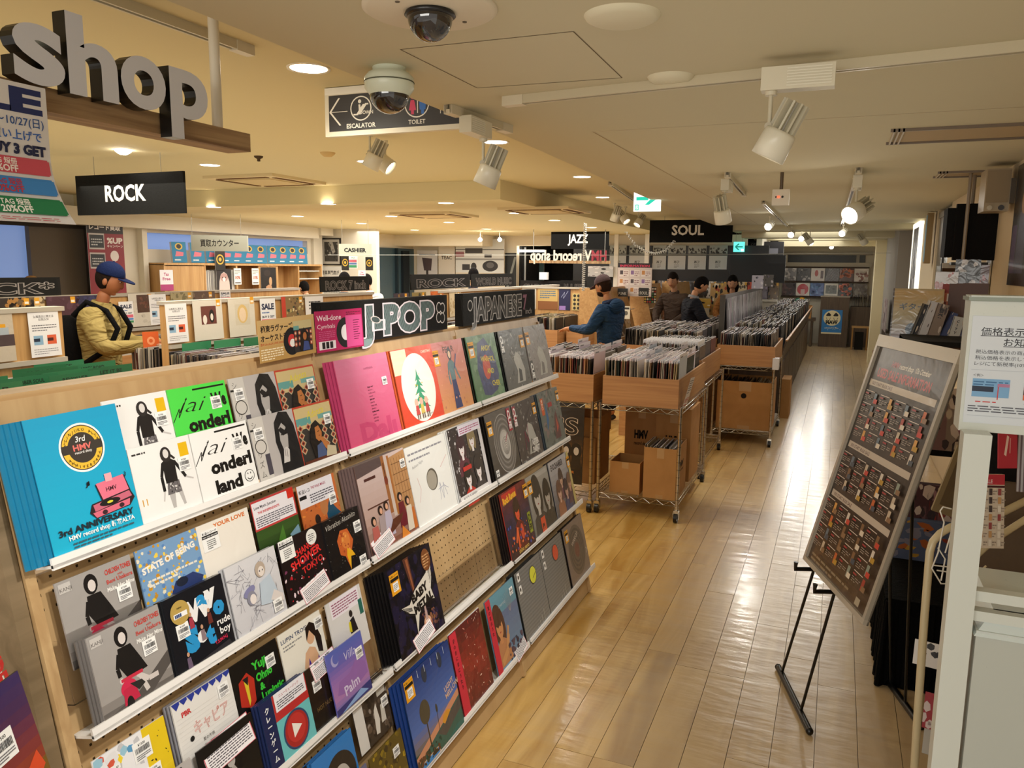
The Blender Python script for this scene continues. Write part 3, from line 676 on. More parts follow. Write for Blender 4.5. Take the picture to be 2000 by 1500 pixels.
# end panel facing the camera
ep = MB(); ep.prism([(-2.3, .0), (-1.20, .0), (-1.505, 1.53), (-2.3, 1.53)], 0, .03)
cpart(ep, 'end_panel', [GREYWOOD], Matrix(((1, 0, 0, 0), (0, 0, -1, .97), (0, 1, 0, 0), (0, 0, 0, 1))))
cpart(MB().box(-2.3, 0, 0, -1.56, 3.03, .86), 'rear_body', [BIRCH], T((0, .97, 0)))
for i in range(3):
    y0, y1 = BAY[i]+(.0 if i else .015), BAY[i+1]
    for k, tz in enumerate(TZ):
        for q in range(1 if i == 0 else 1):
            lg = MB(); n0 = -.052; nf = .012
            lg.box(.012, 0, n0, y1-y0-.006, .006, nf, H('e9e7e2')); lg.box(.012, -.004, nf-.006, y1-y0-.006, .02, nf, H('efedea'))
            cpart(lg, 'ledge', [GLOSS], FM(y0, tz, 0))
# acrylic pockets on the pegboard
def pocket(y, z, w, h, n=-.03):
    mb = MB(); mb.box(0, 0, 0, w, h, .002); mb.box(0, 0, -.02, w, .002, 0)
    for x in (0, w/3, 2*w/3, w-.002): mb.box(x, 0, -.02, x+.002, h*.95, 0)
    cpart(mb, 'acrylic_pocket', [ACRYL], FM(y, z, n))
pocket(2.37, .535, .56, .14, -.012); pocket(1.79, .53, .2, .2, -.03); pocket(.995, .93, .2, .14, -.02)

def sleeve(art, y, z, n, label, w=None, rot=0., sticker=None, card=None, obi=None, copies=0, group=None, cdy=-.012, cdn=-.007, ccol=None, name='record_sleeve', cat='record', clear=True):
    M = FM(y, z+.004, n, rot)
    o = tag(art.obj(name, [SLEEVE if clear else PRINT], None, M), label, cat, group)
    if sticker:
        for (u, v, sw, kind) in sticker:
            price(o, u*art.w, v*art.h, sw, kind, art.z)
    if obi:
        u0, u1, c_, tx, tc_ = obi
        b_ = Art((u1-u0)*art.w, art.h, c_, .0006)
        if tx: 
            for i, chh in enumerate(tx): b_.text(chh, .5, .88-.07*i, .055, tc_, .02, al='c')
        b_.obj('obi_strip', [PRINT], o, T((u0*art.w, 0, art.z+.001)))
    if card:
        u, v, cw, ch_, r_, head = card
        c_ = Art(cw, ch_, 'f2eef0', .0006); c_.rect(0, 0, 1, .02, 'd06070'); c_.rect(0, .98, 1, 1, 'd06070'); c_.rect(0, 0, .015, 1, 'd06070'); c_.rect(.985, 0, 1, 1, 'd06070')
        c_.text(head, .5, .80, .14, '3a3038', .01, al='c', fit=.7); c_.rect(.05, .72, .95, .735, 'cc3040'); c_.para(.06, .08, .95, .66, 7, '5a5660', hash(head) % 99)
        c_.obj('info_card', [PRINT], o, T((u*art.w, v*art.h, art.z+.006)) @ Matrix.Rotation(radians(r_), 4, 'Z') @ Matrix.Rotation(radians(-8), 4, 'X'))
    if copies:
        e = MB().box(0, 0, -.0045, art.w, art.h, -.0005, H(ccol or '808080')); me = e.mesh('record_sleeve', [SLEEVE])
        for i in range(copies):
            q = link('record_sleeve', me, None, FM(y+cdy*(i+1), z+.004, n+cdn*(i+1), rot*.8)); tag(q, 'spare copy stacked behind: '+' '.join(label.split(',')[0].split()[:9]), 'record', 'spare copies behind the front record')
    return o
PI_ = {}
def price(parent, x, y, w, kind, z):
    h = w*(1.25 if kind == 'y' else .95)
    k = (kind, round(w, 3))
    if k not in PI_:
        if kind == 'w':
            a = Art(w, h, 'f4f4f2', .0005); a.text('¥1500', .5, .76, .17, '222222', .02, al='c')
            r = random.Random(3); x_ = .1
            while x_ < .88: q = r.uniform(.012, .035); a.rect(x_, .42, x_+q, .7, '33343a'); x_ += q+r.uniform(.015, .03)
            a.para(.1, .1, .9, .38, 3, '6a6a70', 2)
        elif kind == 'y':
            a = Art(w, h, 'e6a11c', .0005); a.text('新品レコード', .5, .84, .1, '1a1208', .03, al='c', fit=.86); a.rect(.04, .62, .96, .78, '14100c'); a.rect(.22, .14, .8, .56, 'f0f0ee'); a.para(.28, .2, .74, .5, 4, '444444', 4)
        elif kind == 'n':
            a = Art(w, h, 'f1f1ef', .0005); a.text('新品レコード', .5, .82, .12, '1a1a1a', .03, al='c', fit=.86); a.rect(.02, .62, .98, .78, '141414'); a.text('NEW DISK RECORD', .5, .66, .08, 'eeeeee', .02, al='c', fit=.86); a.para(.25, .1, .78, .56, 5, '555555', 4)
        elif kind == 'c':
            a = Art(w, w, 'b79a50', .0005); a.v = []; a.f = []; a.c = []; a.m = []; a.sm = []; a.ell(.5, .5, .5, .5, 'b79a50', 28); a.rect(.15, .3, .85, .5, 'f0f0f0'); a.para(.2, .32, .8, .48, 1, '30487a', 5, .9); a.text('new', .5, .66, .15, '3a3010', .02, al='c')
        PI_[k] = a.mesh('price_sticker', [PRINT])
    return link('price_sticker', PI_[k], parent, T((x, y, z+.0012)))

# ---- tier 1, left bay
w, h = .214, .287
a = Art(w, h, '11a3c9', .003, '0d6f96'); a.grad([(0, '10aed2'), (1, '169cc8')], 12)
a.ell(.53, .73, .245, .18, 'f2f2f0', 40); a.ell(.53, .73, .225, .165, '3a342e', 40); a.ell(.53, .73, .215, .158, 'e9bc3a', 40); a.ell(.53, .73, .155, .112, '3a342e', 36)
a.rect(.31, .70, .75, .765, '3a342e'); a.text('3rd', .52, .775, .06, 'f0f0ee', .01, al='c', sh=.2); a.text('HMV', .53, .715, .06, 'e8746c', .03, al='c', fit=.2); a.text('record shop', .53, .69, .028, 'f2f0ec', .01, al='c')
for i, ch_ in enumerate('SHINJUKU ALTA'): q = radians(158-11.5*i); a.text(ch_, .53+.19*cos(q), .715+.135*sin(q), .03, '4a3a14', .01, al='c')
for i, ch_ in enumerate('ANNIVERSARY'): q = radians(212+12*i); a.text(ch_, .53+.19*cos(q), .72+.14*sin(q), .028, '4a3a14', .01, al='c')
# open pink suitcase record player (mascots left out)
a.poly([(.56, .44), (.9, .46), (.94, .33), (.6, .3)], '2a1a20'); a.poly([(.57, .445), (.89, .462), (.925, .335), (.615, .31)], 'e2748c'); a.text('HMV', .73, .37, .045, '4a1c28', .02, al='c'); a.poly([(.48, .31), (.93, .34), (.97, .27), (.9, .22), (.5, .2), (.44, .25)], '2a1a20'); a.poly([(.49, .3), (.92, .33), (.94, .285), (.5, .25)], 'c8667c'); a.ell(.68, .29, .12, .025, '141414', 24); a.ell(.68, .29, .035, .009, 'd8d23a', 14); a.poly([(.47, .245), (.91, .27), (.89, .225), (.5, .205)], 'd86a80'); a.ell(.6, .228, .03, .017, '3a2028'); a.ell(.8, .24, .03, .017, '3a2028'); a.rect(.68, .44, .76, .5, 'f0a8b0'); a.text('♪', .9, .44, .06, '1a2028', .02); a.text('♫', .46, .44, .06, '1a2028', .02)
a.text('3rd ANNIVERSARY', .5, .155, .062, '1b2630', .035, al='c', fit=.84); a.text('HMV record shop 新宿ALTA', .54, .11, .045, 'eef4f4', .03, al='c', fit=.74); a.para(.2, .05, .9, .1, 2, '3a5a68', 8); a.para(.4, .03, .75, .045, 1, '3a5a68', 8)
sleeve(a, 1.009, 1.207, .006, 'turquoise 3rd anniversary booklet at the left end of the top ledge', copies=5, cdy=-.0095, cdn=-.004, ccol='0e7ba4', name='booklet', cat='booklet', clear=False, rot=.006)
def c_woman():
    a = Art(.18, .18, 'f0efed'); a.rect(.78, .74, .93, .92, 'e6b815'); a.para(.05, .9, .4, .95, 1, '333333', 2); a.text('11', .06, .26, .12, 'd8a028', .01)
    u, v, k = .52, .14, .82
    a.poly([(u-.02, .12), (u+.03, .12), (u+.06, .34), (u+.1, .36), (u+.16, .12), (u+.2, .13), (u+.17, .4), (u-.05, .4)], 'b9b6b4'); a.poly([(u-.06, .3), (u+.17, .3), (u+.16, .46), (u-.03, .46)], '6a6668'); a.speck(26, ['302e30', 'd0cdcc'], .008, .016, 3, (u-.05, .3, u+.15, .45))
    a.poly([(u-.05, .45), (u+.14, .45), (u+.15, .72), (u+.05, .78), (u-.05, .73)], '1c1b1d'); a.line([(u-.04, .72), (u-.1, .55), (u-.1, .36)], .045, '1c1b1d'); a.line([(u-.1, .36), (u-.14, .24)], .02, 'c8c4c2'); a.line([(u+.14, .71), (u+.22, .58), (u+.28, .47)], .045, '1c1b1d'); a.line([(u+.28, .47), (u+.4, .42)], .02, 'c8c4c2')
    a.ell(u+.03, .82, .085, .1, '2a2829', 18); a.ell(u+.035, .83, .045, .06, 'dcd9d6', 14); a.line([(u+.1, .8), (u+.16, .74)], .03, '2a2829')
    a.para(.1, .02, .8, .06, 1, 'c8c6c4', 3); return a
def c_wonder(bg): 
    a = Art(.195 if bg != 'f2f2f0' else .2, .18, bg); a.rect(.42, .93, .97, .955, '0f0f0f'); a.text('iai', .13, .66, .3, '151515', -.015, rot=-3, sh=.45, fit=.35); a.line([(.02, .55), (.15, .72), (.12, .6), (.3, .85)], .012, '151515')
    a.text('We', .96, .66, .26, '0e0e0e', .05, al='r', fit=.26); a.text('onderl', .24, .38, .25, '0e0e0e', .05, fit=.72); a.text('land', .26, .1, .25, '0e0e0e', .05, fit=.46); a.ell(.86, .2, .09, .09, '151515', 26); a.ell(.86, .2, .08, .08, bg, 26); a.ell(.835, .235, .008, .016, '151515', 8); a.ell(.885, .235, .008, .016, '151515', 8); a.ell(.86, .18, .045, .04, '151515', 14, 180, 360); a.ell(.86, .187, .038, .032, bg, 14, 180, 360)
    return a
def c_hair():
    a = Art(.185, .18, 'b5b0ae'); a.rect(0, 0, .3, 1, 'c9c5bf')
    for i, chh in enumerate('シン・リズム'): a.text(chh, .1, .84-.15*i, .12, '33322f', -.01, al='c')
    a.ell(.15, .55, .12, .11, '2a2926', 24); a.ell(.15, .55, .105, .097, 'c9c5bf', 24); a.rect(.2, .1, .3, .42, '4a4650'); a.rect(.0, .8, .14, .83, '1c1b1a')
    a.poly([(.5, .0), (.52, .35), (.48, .55), (.52, .85), (.66, 1.0), (.85, .97), (.95, .75), (.99, .4), (1, 0)], '17181b'); a.poly([(.58, .55), (.6, .75), (.68, .82), (.75, .75), (.77, .6), (.73, .42), (.62, .4)], 'a9a5a2'); a.poly([(.58, .72), (.64, .76), (.72, .7), (.8, .76), (.8, .64), (.66, .62)], '17181b'); a.ell(.64, .64, .02, .012, '0a0a0a', 8); a.ell(.73, .65, .02, .012, '0a0a0a', 8); a.poly([(.56, .2), (.62, .42), (.7, .44), (.74, .38), (.7, .2)], 'c9c5c2'); a.line([(.64, .42), (.63, .3)], .01, '55504e'); a.line([(.68, .4), (.67, .28)], .01, '55504e')
    return a
def c_palm():
    a = Art(.18, .18, '3b2a22', edge='a83420'); a.rect(0, .0, 1, 1, 'b8402a'); a.rect(.03, .03, .98, .97, '33302e'); a.rect(.03, .62, .98, .97, 'c8b482'); a.rect(.03, .68, .4, .8, '5f9a96'); a.rect(.6, .72, .98, .8, '6ea09a'); a.text('Adanza', .32, .76, .18, 'd8c832', .0, rot=6, fit=.45, sh=.3)
    r = random.Random(4)
    for i in range(5):
        for j in range(4):
            u, v = .1+i*.2, .28+j*.12
            if .3 < u < .62 and v < .6: continue
            a.poly([(u-.08, v), (u, v+.07), (u+.08, v), (u, v-.07)], 'b8a684'); a.poly([(u-.05, v), (u, v+.045), (u+.05, v), (u, v-.045)], 'a33a26'); a.poly([(u-.025, v), (u, v+.022), (u+.025, v), (u, v-.022)], '2a2420')
    a.poly([(.32, .1), (.26, .4), (.36, .66), (.5, .72), (.62, .6), (.6, .3), (.7, .1)], '15100e'); a.poly([(.42, .42), (.44, .6), (.54, .62), (.6, .5), (.56, .38), (.48, .36)], 'b3703a'); a.poly([(.52, .4), (.6, .42), (.8, .18), (.74, .1), (.62, .22)], 'b3703a'); a.poly([(.36, .06), (.42, .3), (.56, .34), (.66, .1)], '48587e'); a.rect(.03, .03, .98, .1, '5a2c1c'); a.poly([(.6, .08), (.68, .26), (.9, .2), (.88, .06)], 'c0b496'); a.line([(.49, .52), (.53, .53)], .012, '1c1210'); a.line([(.5, .45), (.54, .455)], .012, '8a3420')
    return a
covL = [(c_woman, 'white 7-inch record with a woman in a black sweater and yellow square', None, 0),
        (c_wonder, None, (.5, .5), 1), (c_hair, 'grey 7-inch record with a long black-haired face', (.2, .78), 2), (c_palm, 'brown 7-inch record of a girl resting her chin on her hand', (.74, .62), 3)]
X0 = [1.225, 1.402, 1.61, 1.793]
for k, (fn, lb, st, i) in enumerate(covL):
    for row in (0, 1):
        if fn is c_wonder: a = fn('4fdc4e' if row else 'f2f2f0'); lb = ('neon green' if row else 'white')+' 7-inch record with large black wonderland lettering'
        else: a = fn()
        sleeve(a, X0[k]-(.02 if row else 0), TZ[0]+.006+.112*row, .004-.018*row, lb+(', upper of two' if row else ', lower of two'), sticker=[((.72, .55, .034, 'w') if fn is c_woman else (.68, .62, .034, 'w') if fn is c_wonder else (.06, .66, .034, 'w') if fn is c_hair else (.72, .6, .032, 'w'))], copies=(3 if (fn is c_wonder) else 0), ccol='d8652a' if row else '8a8a8a', cdy=-.006, cdn=-.002)
# ---- tier 1, right bays (LPs)
LW, LH = .305, .292
a = Art(.31, LH, 'd0567e', edge='b03a62'); a.grad([(0, 'd4507a'), (.6, 'd06488'), (1, 'd2779a')], 14); a.text('Dalı', .22, .04, .3, 'c64472', .05, fit=.7); a.text('HAPPENING', .5, .84, .035, '8e3a5c', 0)
for i in range(12): a.text(['happy song', 'about us', 'in blue room', 'session', 'pink song', 'saturday'][i % 6], .5, .63-.036*i, .026, '7c2c4a' if i % 4 else '4c142c', .01 if i % 4 else .04)
sleeve(a, 2.028, TZ[0]+.006, .008, 'pink LP with a large faint word across the bottom, on the top ledge', sticker=[(.8, .62, .03, 'w')], copies=3, ccol='b23c66', cdy=-.0095, cdn=-.006)
a = Art(.30, LH, 'd8452c', edge='b8502c'); a.grad([(0, 'd84228'), (1, 'dd5640')], 10); a.rect(0, .68, .34, .99, 'e8dcc0'); a.text('CHRISTMAS', .96, .9, .05, 'f0d0b8', .02, al='r'); a.ell(.5, .48, .4, .44, 'f2efe8', 44)
for i, (v, wd) in enumerate(((.62, .07), (.54, .1), (.45, .13), (.35, .17), (.26, .2))): a.poly([(.5-wd, v-.06), (.5-wd*.3, v+.02), (.5, v+.1), (.5+wd*.3, v+.02), (.5+wd, v-.06), (.5, v-.03)], '3c9c76')
for u, c_ in ((.36, 'c84a48'), (.48, 'd8c060'), (.6, 'b84848')): a.ell(u, .3, .045, .05, 'eab8a4', 14); a.poly([(u-.05, .14), (u+.05, .14), (u+.03, .26), (u-.03, .26)], c_); a.rect(u-.035, .08, u-.01, .15, '6a5a4a'); a.rect(u+.01, .08, u+.035, .15, '6a5a4a')
a.speck(8, ['e8c850'], .008, .014, 4, (.4, .3, .6, .66)); a.text('merry christmas', .62, .1, .03, '9a9890', 0, rot=8, al='c')
sleeve(a, 2.368, TZ[0]+.006, .006, 'red LP with a white oval and a green Christmas tree', copies=3, ccol='c85a34', cdy=-.009)
a = Art(.28, LH, 'd08a66'); a.grad([(0, 'd99a5e'), (.6, 'd0826c'), (1, 'cf7a78')], 14); a.text('FEAR', .52, .84, .12, '5a3832', .02, al='c', fit=.34); a.standing(.52, .05, .86, '3a2c3a', '5f7f86', '2a3468', 'e6c4a0'); a.poly([(.42, .05), (.64, .05), (.58, .45), (.46, .45)], '2a3468'); a.line([(.6, .6), (.72, .8)], .03, '4a4a7a'); a.speck(30, ['e0a484', 'c07a60'], .008, .02, 6)
sleeve(a, 2.66, TZ[0]+.006, .004, 'salmon LP with a slim figure in blue trousers', sticker=[(.02, .68, .05, 'y')])
a = Art(.3, LH, '547a58'); a.speck(90, ['5f8662', '4a704e', '6b8f6a'], .03, .07, 2); a.poly([(.28, .1), (.2, .5), (.34, .88), (.6, .95), (.84, .7), (.9, .35), (.76, .12), (.5, .06)], '35406c'); a.speck(40, ['3d4a7a', '2f3860'], .03, .05, 9, (.3, .15, .8, .85)); a.ell(.52, .5, .13, .19, 'c24a38', 24, rot=-10)
for s_, u, v in (('ANDY', .44, .76), ('WARHOL', .36, .6), ('AND', .5, .4), ('CHER', .6, .2)): a.text(s_, u, v, .11, 'd2c23e', .025, rot=-4)
sleeve(a, 2.975, TZ[0]+.006, .006, 'green and navy LP with yellow hand-painted lettering', sticker=[(.02, .68, .055, 'y')], copies=2, ccol='18140f', cdy=-.014)
def c_cue(bg, dark, seed, words='CUE'):
    a = Art(.3, LH, bg); a.speck(120, [dark, bg, 'a8a8a4', '6a6a68'], .012, .05, seed, asp=.5); a.rect(.02, .62 if seed % 2 else .05, .14, .95 if seed % 2 else .4, '1c1c1c'); a.text(words, .035, .92 if seed % 2 else .36, .14, 'f0f0ee', .05, rot=-90); a.poly([(.4, .1), (.5, .3), (.42, .5), (.55, .62), (.7, .55), (.8, .3), (.75, .1)], 'b4b4ae'); a.poly([(.5, .12), (.56, .34), (.66, .3), (.64, .12)], dark); return a
sleeve(c_cue('5c5d5b', '3a3b3a', 3), 3.318, TZ[0]+.006, .006, 'dark grey cracked-texture LP, second from the right end of the top ledge', sticker=[(.8, .66, .05, 'y')], copies=2, ccol='161616', cdy=-.013)
sleeve(c_cue('8c8684', '6c6664', 2), 3.64, TZ[0]+.006, .004, 'silvery grey shrink-wrapped LP at the right end of the top ledge', sticker=[(.02, .68, .05, 'y')])
# ---- tier 2, right bays
a = Art(.3, .3, 'c9b4ac', edge='6a5048'); a.grad([(0, '7a4632'), (.35, 'b89a90'), (1, 'cdbab8')], 12); a.poly([(.0, 1), (.5, 1), (.55, .9), (0, .86)], '5a4a4a'); a.rect(.5, .35, .56, 1, '9a6236'); a.rect(.56, .3, .62, .95, 'c8b8ae'); a.rect(.62, .3, .66, .98, 'a86a34'); a.poly([(.66, .3), (.66, .95), (1, .98), (1, .3)], 'b88a5c')
for i in range(5): a.rect(.7+.06*i, .4, .705+.06*i, .93, '6a4424')
for j in range(4): a.rect(.68, .5+.12*j, 1, .506+.12*j, '6a4424')
a.rect(.12, .8, .34, .83, '4a2420'); a.ell(.53, .72, .035, .05, '7a3420', 16); a.rect(.525, .75, .535, .92, '4a2018'); a.rect(.08, .5, .5, .515, '5a3428')
for u, v, c1, c2 in ((.14, .22, '1a1414', 'b8625a'), (.3, .3, '2a1c18', 'a8989a'), (.42, .32, '2a1c18', 'b8b0c4'), (.72, .34, '1a1414', '6a1c28'), (.86, .26, '2a2020', 'd8cdbc')):
    a.ell(u, v+.14, .05, .055, c1, 14); a.ell(u+.01, v+.13, .028, .035, 'd8a488', 12); a.poly([(u-.09, v-.2), (u+.09, v-.2), (u+.06, v+.08), (u-.05, v+.08)], c2)
a.poly([(.36, .12), (.62, .2), (.74, .3), (.5, .28)], '5c3020'); a.poly([(.6, 0), (.66, .16), (.82, 0)], 'd88430'); a.poly([(.9, .05), (.98, .05), (.97, .3), (.92, .3)], 'c06a2c'); a.rect(0, 0, .3, .12, '3a2a28')
sleeve(a, 2.022, TZ[1]+.008, .006, 'LP with a colour photo of people seated in a cafe', sticker=[(.86, .78, .032, 'w')], copies=5, ccol='6e5a58', cdy=-.008, cdn=-.006, card=(.05, -.03, .12, .06, 14, 'カフェ・アルバム'))
a = Art(.3, .292, 'e8e9e6'); a.ell(.5, .5, .135, .14, '5a554c', 30); a.ell(.49, .495, .118, .122, 'a09a8e', 30)
a.para(.05, .82, .9, .97, 2, '8a8a94', 5, .3); a.text('Release Night', .1, .72, .05, '6a6a74', -.01, rot=8, sh=.3); a.line([(.62, .2), (.66, .42), (.7, .2), (.74, .4), (.8, .22)], .006, '8c90b0'); a.line([(.6, .34), (.75, .36), (.85, .3)], .006, '8c90b0'); a.line([(.12, .3), (.2, .45), (.16, .6)], .005, 'd8a0a0'); a.line([(.75, .6), (.95, .72)], .006, 'cf9090'); a.rect(0, 0, 1, .004, 'b0b0ae')
sleeve(a, 2.325, TZ[1]+.008, .007, 'plain white LP sleeve with a round centre hole and handwriting', copies=1, ccol='d0d0ce')
a = Art(.29, .295, '2c282c', edge='dddddd'); a.speck(160, ['1a181a', '8a8688', 'd0ccce', '4a464a'], .006, .03, 5)
for i, (u, v) in enumerate(((.32, .68), (.66, .74), (.36, .26), (.7, .3))): a.bust(u, v, .85, ['38202c', '8a7a58', '1c1a1c', '2a282c'][i], 'e4dcdc', ['5a2a3a', '2a282c', 'b8342c', '3a383c'][i])
a.rect(.24, .38, .5, .44, 'c0302c'); a.rect(.3, .86, 1, 1, 'e4e0ee'); a.para(.34, .88, .96, .97, 3, 'b05080', 3); a.text('Chonki hop', .98, .8, .06, '1a181a', .03, rot=-90); a.rect(.9, 0, 1, .86, 'd4d2d6'); a.rect(0, 0, .9, .08, 'e2e0e0'); a.text('ROCK & JAPAN', .1, .015, .06, '2a282c', .01)
sleeve(a, 2.655, TZ[1]+.008, .005, 'black and white comic-drawing LP of four faces with a red headband', copies=3, ccol='e0e0de', cdy=-.01)
a = Art(.29, .292, '4a4847', edge='1c1a18'); a.grad([(0, '3a3837'), (1, '5c5a58')], 8); a.ell(.56, .48, .38, .46, 'a8a6a4', 44); a.ell(.56, .48, .365, .445, '565452', 44)
for i in range(18): a.ell(.56, .48, .35-.016*i, .43-.02*i, ['5e5c5a', '6e6c6a', '8a8886', '6a6866'][i % 4] if i < 11 else 'b8b6b2', 36)
a.ell(.57, .44, .17, .21, 'c2c0bc', 30)
for i in range(6): a.ell(.57, .44-.012*i, .13-.022*i, .14-.024*i, '6a6866', 24); a.ell(.57, .44-.012*i, .122-.022*i, .132-.024*i, 'c2c0bc', 24)
a.line([(.58, .5), (.7, .62)], .014, 'b83a60'); a.rect(.8, .62, .93, .98, 'a01c3c'); a.text('CUE', .83, .95, .13, 'f0e8ec', .05, rot=-90, fit=.3)
sleeve(a, 3.0, TZ[1]+.008, .006, 'grey LP picturing a spinning record sphere with rings', sticker=[(.02, .68, .05, 'y'), (.03, .06, .03, 'w')], copies=3, ccol='1c1614', cdy=-.011)
a = c_cue('454042', '2e2a2c', 5); a.rect(.03, .66, .14, .96, 'a01c3c'); a.text('CUE', .05, .94, .13, 'f0e8ec', .05, rot=-90, fit=.3); a.line([(.3, .2), (.36, .5), (.44, .3), (.5, .6)], .02, '7a2c4a')
for i, s_ in enumerate(('AFTER', 'PAINT')): a.text(s_, .56, .22-.12*i, .13, 'e4e2e0', .05, fit=.3)
sleeve(a, 3.302, TZ[1]+.008, .004, 'dark LP with white block lettering at its lower right', sticker=[(.84, .7, .045, 'y')])
a = Art(.3, .292, '6e7672'); a.speck(90, ['7e8682', '5a625e', '8a7a78', '4a5450'], .03, .09, 8, asp=.5); a.rect(.08, .6, .2, .9, 'd8602c'); a.text('REC', .11, .87, .1, 'f4d0b8', .03, rot=-90); a.poly([(.2, .3), (.34, .5), (.3, .85), (.24, .6)], '3a6ca0'); a.poly([(.5, .1), (.6, .5), (.72, .6), (.8, .3), (.78, .1)], '6a4a4c'); a.poly([(.62, .2), (.68, .5), (.74, .3)], 'c05a4a'); a.rect(.4, .7, .6, .78, 'a82a34')
sleeve(a, 3.645, TZ[1]+.008, .006, 'grey-green abstract LP at the right end of the second ledge', sticker=[(.86, .74, .045, 'y')], copies=3, ccol='4a5560', cdy=-.012)
# ---- tier 3, right bays
a = Art(.3, .3, '0c0a16', edge='0c0b0d'); a.speck(120, ['141024', '1c1836', '0a0810'], .03, .09, 3); a.speck(40, ['3a3050', '5a4a5a'], .004, .008, 5); a.poly([(.38, 1), (.5, 1), (.52, .6), (.47, .55)], '5a3226'); a.poly([(.43, .98), (.48, .98), (.5, .6), (.48, .6)], '96593a'); a.speck(60, ['6a4034', '8a5a3c', '4a3450'], .01, .03, 6, (.55, .08, .88, .3)); a.ell(.64, .18, .08, .06, 'd8a888', 16); a.ell(.64, .18, .04, .035, 'f8e8d8', 14); a.poly([(.61, .2), (.64, .55), (.67, .2)], 'b89a94')
a.poly([(.16, .52), (.34, .5), (.5, .62), (.8, .72), (.97, .93), (.92, .62), (.86, .5), (.9, .34), (.76, .38), (.62, .36), (.5, .3), (.38, .08), (.4, .34), (.3, .38)], '1c1a1c'); a.poly([(.18, .51), (.35, .49), (.5, .6), (.8, .7), (.95, .9), (.9, .62), (.84, .5), (.88, .36), (.76, .4), (.6, .38), (.5, .32), (.4, .12), (.42, .36), (.32, .4)], 'd8d2c6')
for i in range(4): a.line([(.2+.02*i, .5-.02*i), (.38, .44-.01*i)], .008, '3a3632'); a.line([(.84, .56+.04*i), (.92, .66+.06*i)], .008, '3a3632')
a.text('BABY', .41, .475, .13, '1c1816', .06, rot=8, fit=.38); a.text('METAL', .42, .345, .13, '1c1816', .06, rot=6, fit=.44); a.ell(.85, .84, .1, .13, '7a4a28', 26); a.para(.78, .76, .92, .92, 5, 'c89a6a', 5)
sleeve(a, 2.05, TZ[2]+.008, .014, 'black space-themed LP with a winged silver band logo', sticker=[(.06, .7, .055, 'y')], copies=6, ccol='100e10', cdy=-.0085, cdn=-.007, card=(.3, -.06, .13, .07, 12, 'メタル・ギャラクシー'))
a = Art(.29, .3, '231c3c', edge='a02a20'); a.grad([(0, '3a1820'), (.5, '1c1a3c'), (1, '6a1c1c')], 12, noise=.25, seed=4); a.rect(.05, .84, .6, .98, 'b82a20'); a.text('Rock Revue', .08, .82, .14, 'e8b42c', .05, rot=4, fit=.5); a.bust(.5, .6, .9, '2c140c', 'd8502c', 'a8301c'); a.poly([(.3, .05), (.34, .4), (.48, .5), (.66, .42), (.7, .05)], '5c1612'); a.line([(.28, .2), (.4, .4), (.36, .1)], .05, 'e06030'); a.ell(.56, .3, .06, .12, 'c8442c', 16); a.rect(.84, .18, .96, .5, '8c9a20'); a.text('CUE', .86, .47, .11, '1c1c0c', .05, rot=-90, fit=.26); a.speck(40, ['e0703c', '3c4ca0', 'b83c2c'], .01, .03, 9, (.05, .05, .95, .5)); a.text('shiho yano', .5, .03, .09, 'd8b45a', .02, al='c')
sleeve(a, 2.985, TZ[2]+.008, .012, 'red and navy LP with an orange-skinned singer', sticker=[(.86, .72, .05, 'y')], copies=4, ccol='1c1412', cdy=-.0095)
a = Art(.29, .295, '8c8a84'); a.grad([(0, '6e6c66'), (1, 'a8a6a0')], 10); a.rect(.4, .9, .95, .97, 'b8b6b0'); a.bust(.34, .58, 1.5, '2a2826', 'c8c2b8', '3c3a38'); a.bust(.78, .5, 1.2, '1e1c1b', 'b8b2a8', '302e2c'); a.rect(.3, .02, .5, .26, 'd8502c'); a.text('P!', .34, .07, .12, '2a1410', .05)
sleeve(a, 3.298, TZ[2]+.008, .006, 'black and white portrait LP of two long-haired faces', sticker=[(.03, .72, .05, 'y')])
a = Art(.3, .295, '8e8c92'); a.grad([(0, '4a4650'), (.5, '8a888e'), (1, 'c4c4c8')], 12); a.text('EVOCHAMBER', .08, .84, .14, '3a3840', .04, fit=.6); a.bust(.46, .6, .8, '4a3834', 'd0a890', '6a4458'); a.bust(.28, .4, .9, '6a4a3c', 'd8b09c', 'a06a4c'); a.bust(.62, .36, .85, '3a2c38', 'c8a090', '3c4470'); a.bust(.82, .44, .8, '7a5a4a', 'c89a88', '5a3a4a')
sleeve(a, 3.61, TZ[2]+.008, .006, 'grey LP with a group of figures, right end of the third ledge', sticker=[(.86, .72, .045, 'y')], copies=2, ccol='3c3a3c', cdy=-.012, obi=(.9, 1., 'c8b878', 'エヴ', '2c2414'))
